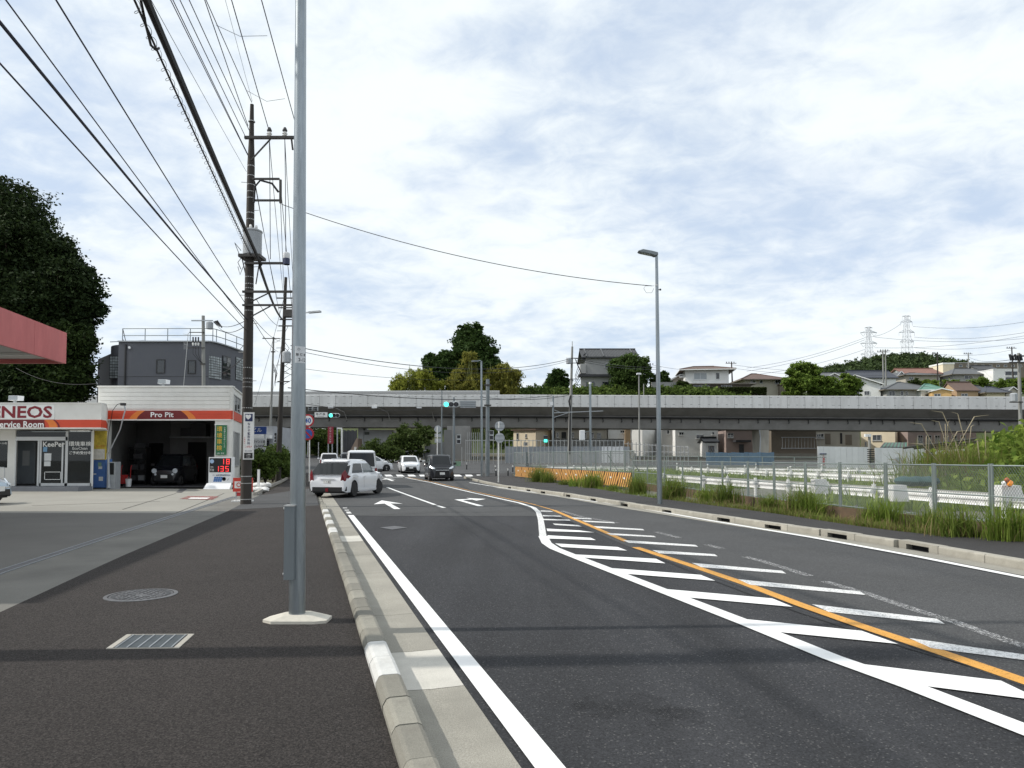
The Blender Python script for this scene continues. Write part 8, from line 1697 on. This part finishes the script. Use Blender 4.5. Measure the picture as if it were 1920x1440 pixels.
# ---------------- hillside trees
LFK = leafmat('leaf_tall_dark', (.022, .048, .013), (.070, .115, .030), .28); LBM = leafmat('leaf_bamboo', (.13, .16, .022), (.40, .42, .08), .45); LBM2 = leafmat('leaf_bamboo_ochre', (.11, .125, .024), (.36, .34, .08), .45)
def hb(px, Y): x = xat(px, Y, 14); return (x, Y, hz(x, Y))
tree('tall_tree', 'tall dark green tree rising above the viaduct', hb(882, 140), [lob(885, 630, 140, 2.6), lob(868, 655, 140, 2.6), lob(905, 650, 140, 2.4), lob(885, 672, 139, 3.6), lob(918, 672, 139, 2.0), lob(855, 688, 139, 2.4), lob(900, 700, 138, 3.2), lob(925, 690, 139, 1.6), lob(872, 615, 140, 1.0), lob(896, 612, 140, 1.0)], 26000, .36, LFK, BARK, trunk_h=9, tr=.4, seed=51, clump=.2)
tree('tall_tree', 'dark tree shoulder left of the tall tree', hb(830, 139), [lob(835, 670, 139, 1.6), lob(812, 682, 139, 2.0), lob(838, 690, 138, 2.4), lob(850, 715, 138, 2.6), lob(822, 700, 138, 2.2), lob(806, 670, 139, .9)], 14000, .34, LFK, BARK, trunk_h=8, tr=.3, seed=52, clump=.2)
def bamboo(label, pxs, Y, seed, mat):
    r_ = random.Random(seed); x, y, z = hb(sum(p[0] for p in pxs) / len(pxs), Y); t = thing('bamboo_grove', label, 'bamboo', (x, y, z), 0, 'bamboo groves above the viaduct'); lobes = []
    for px, py, r in pxs:
        lobes.append(lob(px, py, Y + r_.uniform(-1, 1), r, r, r * 1.25)); T = at(px, py - r * 10, Y); bx_ = xat(px, Y, 14)
        for k in range(4): e = T + Vector((r_.uniform(-1, 1), r_.uniform(-1, 1), r_.uniform(-.6, .3))); MB().tube([(bx_ + r_.uniform(-1, 1), Y + r_.uniform(-1, 1), hz(bx_, Y) - .3), e - FZ * 3, e + Vector((r_.uniform(-.6, .6), 0, .3))], [.06, .05, .012], 5).build('culm', pm('bamboo_culm', (.16, .19, .06), .5), t, world=True, smooth=True)
    q = np.random.default_rng(seed); pts = []
    for (lx, ly, lz, r, _, _) in lobes:               # feathery plumes: arching tips, leaves thin out along each
        for k in range(22):
            a = q.uniform(0, 6.28); lean = q.uniform(.2, 1.0) * r; h0 = lz - r * q.uniform(.6, 1.5); h1 = lz + r * q.uniform(.3, 1.25); bx0, by0 = lx + q.normal(0, .45) * r, ly + q.normal(0, .45) * r
            n_ = 70; t_ = q.uniform(0, 1, n_); sp = .13 + .34 * (1 - t_)
            pts.append(np.stack([bx0 + math.cos(a) * lean * t_ ** 2 + q.normal(0, 1, n_) * sp, by0 + math.sin(a) * lean * t_ ** 2 + q.normal(0, 1, n_) * sp, h0 + (h1 - h0) * (t_ - .28 * t_ ** 3) + q.normal(0, .16, n_)], 1))
    leaf_object('foliage', np.concatenate(pts), .20, mat, t, True, seed, 3.0, .2, None, .8); return t
bamboo('yellow green bamboo grove at the left above the noise screen', ((752, 716, 1.5), (770, 705, 1.9), (790, 702, 1.9), (806, 712, 1.8), (778, 720, 1.8), (745, 725, 1.0), (815, 722, 1.4)), 134, 61, LBM)
bamboo('ochre bamboo grove in front of the tall tree', ((882, 690, 1.5), (890, 710, 2.2), (862, 715, 1.6), (905, 722, 2.0), (880, 668, 1.0), (875, 728, 2.0), (858, 700, 1.1)), 133, 62, LBM2)
bamboo('arching bamboo grove right of the tall tree', ((928, 700, 1.9), (950, 705, 1.9), (962, 715, 1.6), (935, 722, 2.2), (958, 728, 1.6), (968, 700, .9), (946, 690, 1.1)), 134, 63, LBM2)
tree('round_tree', 'round dark bush tree beside the pale utility pole', hb(1045, 144), [lob(1045, 708, 144, 1.9), lob(1037, 720, 144, 1.5), lob(1054, 720, 144, 1.6), lob(1045, 728, 143.5, 1.8)], 9000, .30, LFK, BARK, trunk_h=2, tr=.2, seed=53)
tree('broadleaf_tree', 'dark spreading tree in front of the large tiled house', hb(1182, 143), [lob(1182, 680, 143, 2.0), lob(1165, 690, 143, 2.2), lob(1200, 688, 143, 1.9), lob(1180, 705, 142.5, 2.8), lob(1205, 706, 143, 1.5), lob(1162, 712, 142.5, 2.0), lob(1190, 722, 142.5, 2.2), lob(1210, 690, 143.5, .9)], 20000, .30, leafmat('leaf_house_tree', (.034, .065, .016), (.095, .145, .038), .28), BARK, trunk_h=3, tr=.3, seed=54, clump=.2)
tree('broadleaf_tree', 'small dark tree left of the white hipped house', hb(1236, 152), [lob(1240, 708, 152, 1.4), lob(1230, 714, 152, 1.2), lob(1248, 716, 152, 1.1)], 5000, .30, LFK, BARK, trunk_h=2, tr=.15, seed=55)
LGB = leafmat('leaf_bright', (.065, .115, .018), (.20, .28, .055), .38)
tree('broadleaf_tree', 'bright green leafy tree in the middle of the hillside, left one', hb(1500, 154), [lob(1495, 700, 154, 2.2), lob(1515, 697, 154, 2.2), lob(1488, 718, 154, 2.0), lob(1510, 722, 153, 2.6), lob(1484, 735, 154, 1.6), lob(1528, 716, 154, 1.6)], 14000, .36, LGB, BARK, trunk_h=3, tr=.25, seed=56, group='bright green hillside trees')
tree('broadleaf_tree', 'bright green leafy tree in the middle of the hillside, middle one', hb(1550, 153), [lob(1545, 722, 153, 2.0), lob(1560, 728, 153, 1.9), lob(1535, 733, 153, 1.8), lob(1570, 736, 153, 1.4)], 9000, .36, LGB, BARK, trunk_h=2, tr=.22, seed=57, group='bright green hillside trees')
tree('broadleaf_tree', 'bright green leafy tree in the middle of the hillside, touching the white gable', hb(1592, 156), [lob(1588, 714, 156, 1.6), lob(1600, 722, 156, 1.6), lob(1585, 730, 156, 1.8), lob(1603, 735, 156, 1.2)], 8000, .36, LGB, BARK, trunk_h=2, tr=.2, seed=58, group='bright green hillside trees')
LHG = leafmat('leaf_clipped_hedge', (.022, .036, .010), (.065, .085, .024), .25)
for i, (a, b_, lb) in enumerate(((1288, 1346, 'clipped dark hedge in front of the brown lower storey'), (1352, 1402, 'clipped dark hedge right of the first one'), (1404, 1438, 'clipped hedge below the brown roofed house'))):
    Y = 146.5; t = thing('clipped_hedge', lb, 'hedge', at((a + b_) / 2, 741, Y), 0, 'clipped hedges on the hill'); r_ = np.random.default_rng(600 + i); n_ = 5000; x0, x1 = xat(a, Y, 14), xat(b_, Y, 14); z0, z1 = zat(743, Y), zat(726.5, Y)
    p = np.stack([r_.uniform(x0, x1, n_), r_.uniform(Y, Y + 1.3, n_), z0 + (z1 - z0) * r_.beta(2.4, .9, n_)], 1); leaf_object('foliage', p, .28, LHG, t, True, 610 + i); MB().bx(x0 + .3, x1 - .3, Y + .35, Y + .95, z0 - .5, z1 - .35).build('stems', BARK, t, world=True)
for i, (px, Y, r, h_, lb) in enumerate(((1282, 146, 1.2, 2.4, 'shrub at the left end of the first clipped hedge'), (1790, 190, 2.4, 4.0, 'green garden shrub left of the broad grey roof'), (1846, 186, 3.0, 4.2, 'large green garden shrub below the broad grey roof'), (1885, 186, 2.4, 4.0, 'green garden shrub below the white modern house'), (1745, 176, 2.0, 3.4, 'green garden shrub below the hipped bungalow'), (1715, 172, 1.8, 3.0, 'dark garden shrub beside the white dormer house'), (1912, 180, 2.4, 5.0, 'green garden shrub at the right edge of the hillside'))):
    x = xat(px, Y, 16); bush('garden_shrub', lb, px, 0, Y, r, h_, LHG if i in (0, 5) else LGB, 3000, .3, 70 + i, 'garden shrubs on the hillside', zb=max(hz(x, Y), zat(716, Y) - h_ * .7) if i else hz(x, Y))
# ---------------- poles on the hill, pylons
for i, (pb, pt_, Y, lb) in enumerate((((1220, 716), (1219, 681), 155, 'dark pole between the spreading tree and the lamp post'), ((1373, 700), (1371.5, 678), 170, 'dark pole behind the white hipped house'), ((1656, 702), (1655, 657), 175, 'left of two pale poles behind the slate roof'), ((1661, 702), (1660, 655), 176, 'right of two pale poles with cross arm behind the slate roof'), ((1758, 716), (1757.5, 660), 180, 'dark pole with short arm in front of the red roof'), ((1816, 690), (1815.5, 661), 210, 'pale twin pole on the skyline above the broad grey roof'), ((1900, 720), (1897, 650), 185, 'dark pole with many insulators near the right edge'))):
    B_ = at(pb[0], pb[1], Y) - FZ * 3; T_ = at(*pt_, Y); t = thing('utility_pole', lb, 'utility pole', B_, 0, 'utility poles on the hillside'); MB().tube([B_, T_], [.2, .14], 8).build('pole', POLEC if i in (2, 3, 5) else WOODP, t, world=True)
    if i not in (0,): MB().beam(T_ + Vector((-1.4, 0, -.4)), T_ + Vector((1.2 if i != 4 else .2, 0, -.4)), .14, .14).build('cross_arm', ARMM, t, world=True)
    for k in (-1.2, -.6, .6 if i != 4 else -.9): MB().lathe([(.08, 0), (.1, .3)], T_ + Vector((k, 0, -.32)), 6).build('insulator', INSB, t, world=True)
Yb = 40; t, B_, T_ = simple_pole('utility_pole', 'large pale utility pole with dangling gear at the right edge of the picture', (1916, 0), (1910, 662), .17, .12, POLEC, Y=62)
for py in (668, 680): arm(py, 1890, 1925, .12, t, 62)
for k in range(5): MB().tube([at(1893 + 5 * k, 664 + (k % 2) * 3, 61.8), at(1896 + 5 * k, 676, 61.8)], .1, 6).build('strain_insulator', INSB, t, world=True)
MB().lathe([(.28, 0), (.3, .6), (.2, .7)], at(1901, 752, 61.6), 10).build('transformer', TRANS, t, world=True); MB().beam(at(1893, 754, 61.8), at(1918, 754, 61.8), .1, .1).build('bracket', ARMM, t, world=True)
PYL = pm('pylon_steel', (.55, .57, .60), .5, .3)
def pylon(label, px, pbase, ptop, Y, arms, V_=False):
    B_ = at(px, pbase, Y); T_ = at(px, ptop, Y); H = T_.z - B_.z; t = thing('lattice_pylon', label, 'pylon', B_, 0, 'power pylons on the ridge'); wbot, wtop = H * .11, H * .022
    def corner(f, i): w = lerp(wbot, wtop, f ** .75); return Vector((B_.x + w * (1 if i in (0, 1) else -1), B_.y + w * (1 if i in (1, 2) else -1), B_.z + H * f))
    for i in range(4): MB().tube([corner(f / 8, i) for f in range(9)], .15, 5).build('leg', PYL, t, world=True)
    mb = MB()
    for k in range(10):
        f0, f1 = (k / 10) ** 1.0, ((k + 1) / 10)
        for i in range(4): j = (i + 1) % 4; mb.tube([corner(f0, i), corner(f1, j)], .06, 4, False); mb.tube([corner(f0, j), corner(f1, i)], .06, 4, False); mb.tube([corner(f1, i), corner(f1, j)], .06, 4, False)
    mb.build('lattice', PYL, t, world=True)['kind'] = 'stuff'
    for f, hw in arms:
        a = MB()
        for sg in (-1, 1):
            tip = Vector((B_.x + sg * hw, B_.y, B_.z + H * f)); 
            for i in ((0, 1) if sg > 0 else (2, 3)): a.tube([corner(f, i), tip], .15, 4, False); a.tube([corner(min(1, f + .05), i), tip], .15, 4, False)
            if V_: a.tube([tip, tip + Vector((-sg * hw * .35, 0, -H * .09))], .12, 4, False); a.tube([tip + Vector((-sg * hw * .7, 0, 0)), tip + Vector((-sg * hw * .35, 0, -H * .09))], .12, 4, False)
            else: a.tube([tip, tip - FZ * H * .07], .14, 4, False)
        a.build('cross_arm', PYL, t, world=True)
    return t
Y1 = 560
pylon('left lattice pylon with triangular drooping arms on the ridge', 1630, 690, 613, Y1, ((.98, 3), (.86, 6.6), (.60, 6.6), (.34, 6.6)), True); pylon('right taller lattice pylon on the ridge', 1701.5, 690, 592, Y1 + 20, ((.99, 3.4), (.88, 4.8), (.68, 6.4), (.50, 5.6)))
WIREF = pm('far_wire', (.22, .24, .28), .7)
for i, (a, b_) in enumerate((((1622, 633), (1400, 690)), ((1622, 637), (1400, 696)), ((1622, 655), (1400, 704)), ((1690, 606), (1622, 632)), ((1712, 612), (1930, 602)), ((1714, 632), (1930, 622)), ((1714, 652), (1930, 640)), ((1640, 632), (1930, 634)), ((1640, 652), (1930, 628)))):
    cable('transmission_line', [at(*a, Y1 + (20 if a[0] > 1690 else 0)), at(*b_, Y1 + (0 if b_[0] < 1700 else -60))], .13, WIREF, ['upper transmission wire leaving the left pylon to the left', 'middle transmission wire leaving the left pylon to the left', 'lower transmission wire leaving the left pylon to the left', 'wire linking the two pylons', 'upper wire from the tall pylon to the right edge', 'middle wire from the tall pylon to the right edge', 'lower wire from the tall pylon to the right edge', 'upper wire from the left pylon to the right edge', 'lower wire from the left pylon to the right edge'][i], 'cable', 'transmission lines over the ridge', sag=3.0, n=4)
for i, (a, Ya, b_, Yb_) in enumerate((((1222, 684), 155, (1371, 692), 170), ((1373, 684), 170, (1655, 697), 175), ((1662, 660), 176, (1757, 664), 180), ((1758, 664), 180, (1897, 656), 185), ((1815, 668), 210, (1912, 672), 62), ((1371, 690), 170, (1655, 704), 175))):
    cable('service_wire', [at(*a, Ya), at(*b_, Yb_)], .03, CABLEM, ['wire from the tree pole to the pole behind the white hipped house', 'upper wire between the hill poles above the bright trees', 'wire between the pale poles and the red roof pole', 'wire from the red roof pole to the right edge pole', 'thick wire swinging down to the big right pole', 'lower wire between the hill poles above the bright trees'][i], 'cable', 'service wires on the hillside', sag=.8)
# sign tower of the station, just outside the left edge of the view; its shadow crosses the pavement and the road
st = thing('station_sign_tower', 'tall steel station sign post standing left of the view', 'sign', (-6.2, 5.4, .1))
MB().tube([(-6.2, 5.4, 0), (-6.2, 5.4, 13.5)], [.17, .14], 16).build('post', STEEL, st, world=True, smooth=True); MB().bx(-8.6, -6.36, 5.25, 5.55, 9.5, 12.5).build('panel', WHITE, st, world=True); MB().bx(-8.4, -6.37, 5.21, 5.247, 9.8, 10.6).build('red_band', REDB, st, world=True); MB().bx(-6.45, -5.95, 5.15, 5.65, .1, .2).build('foot', CONC, st, world=True)
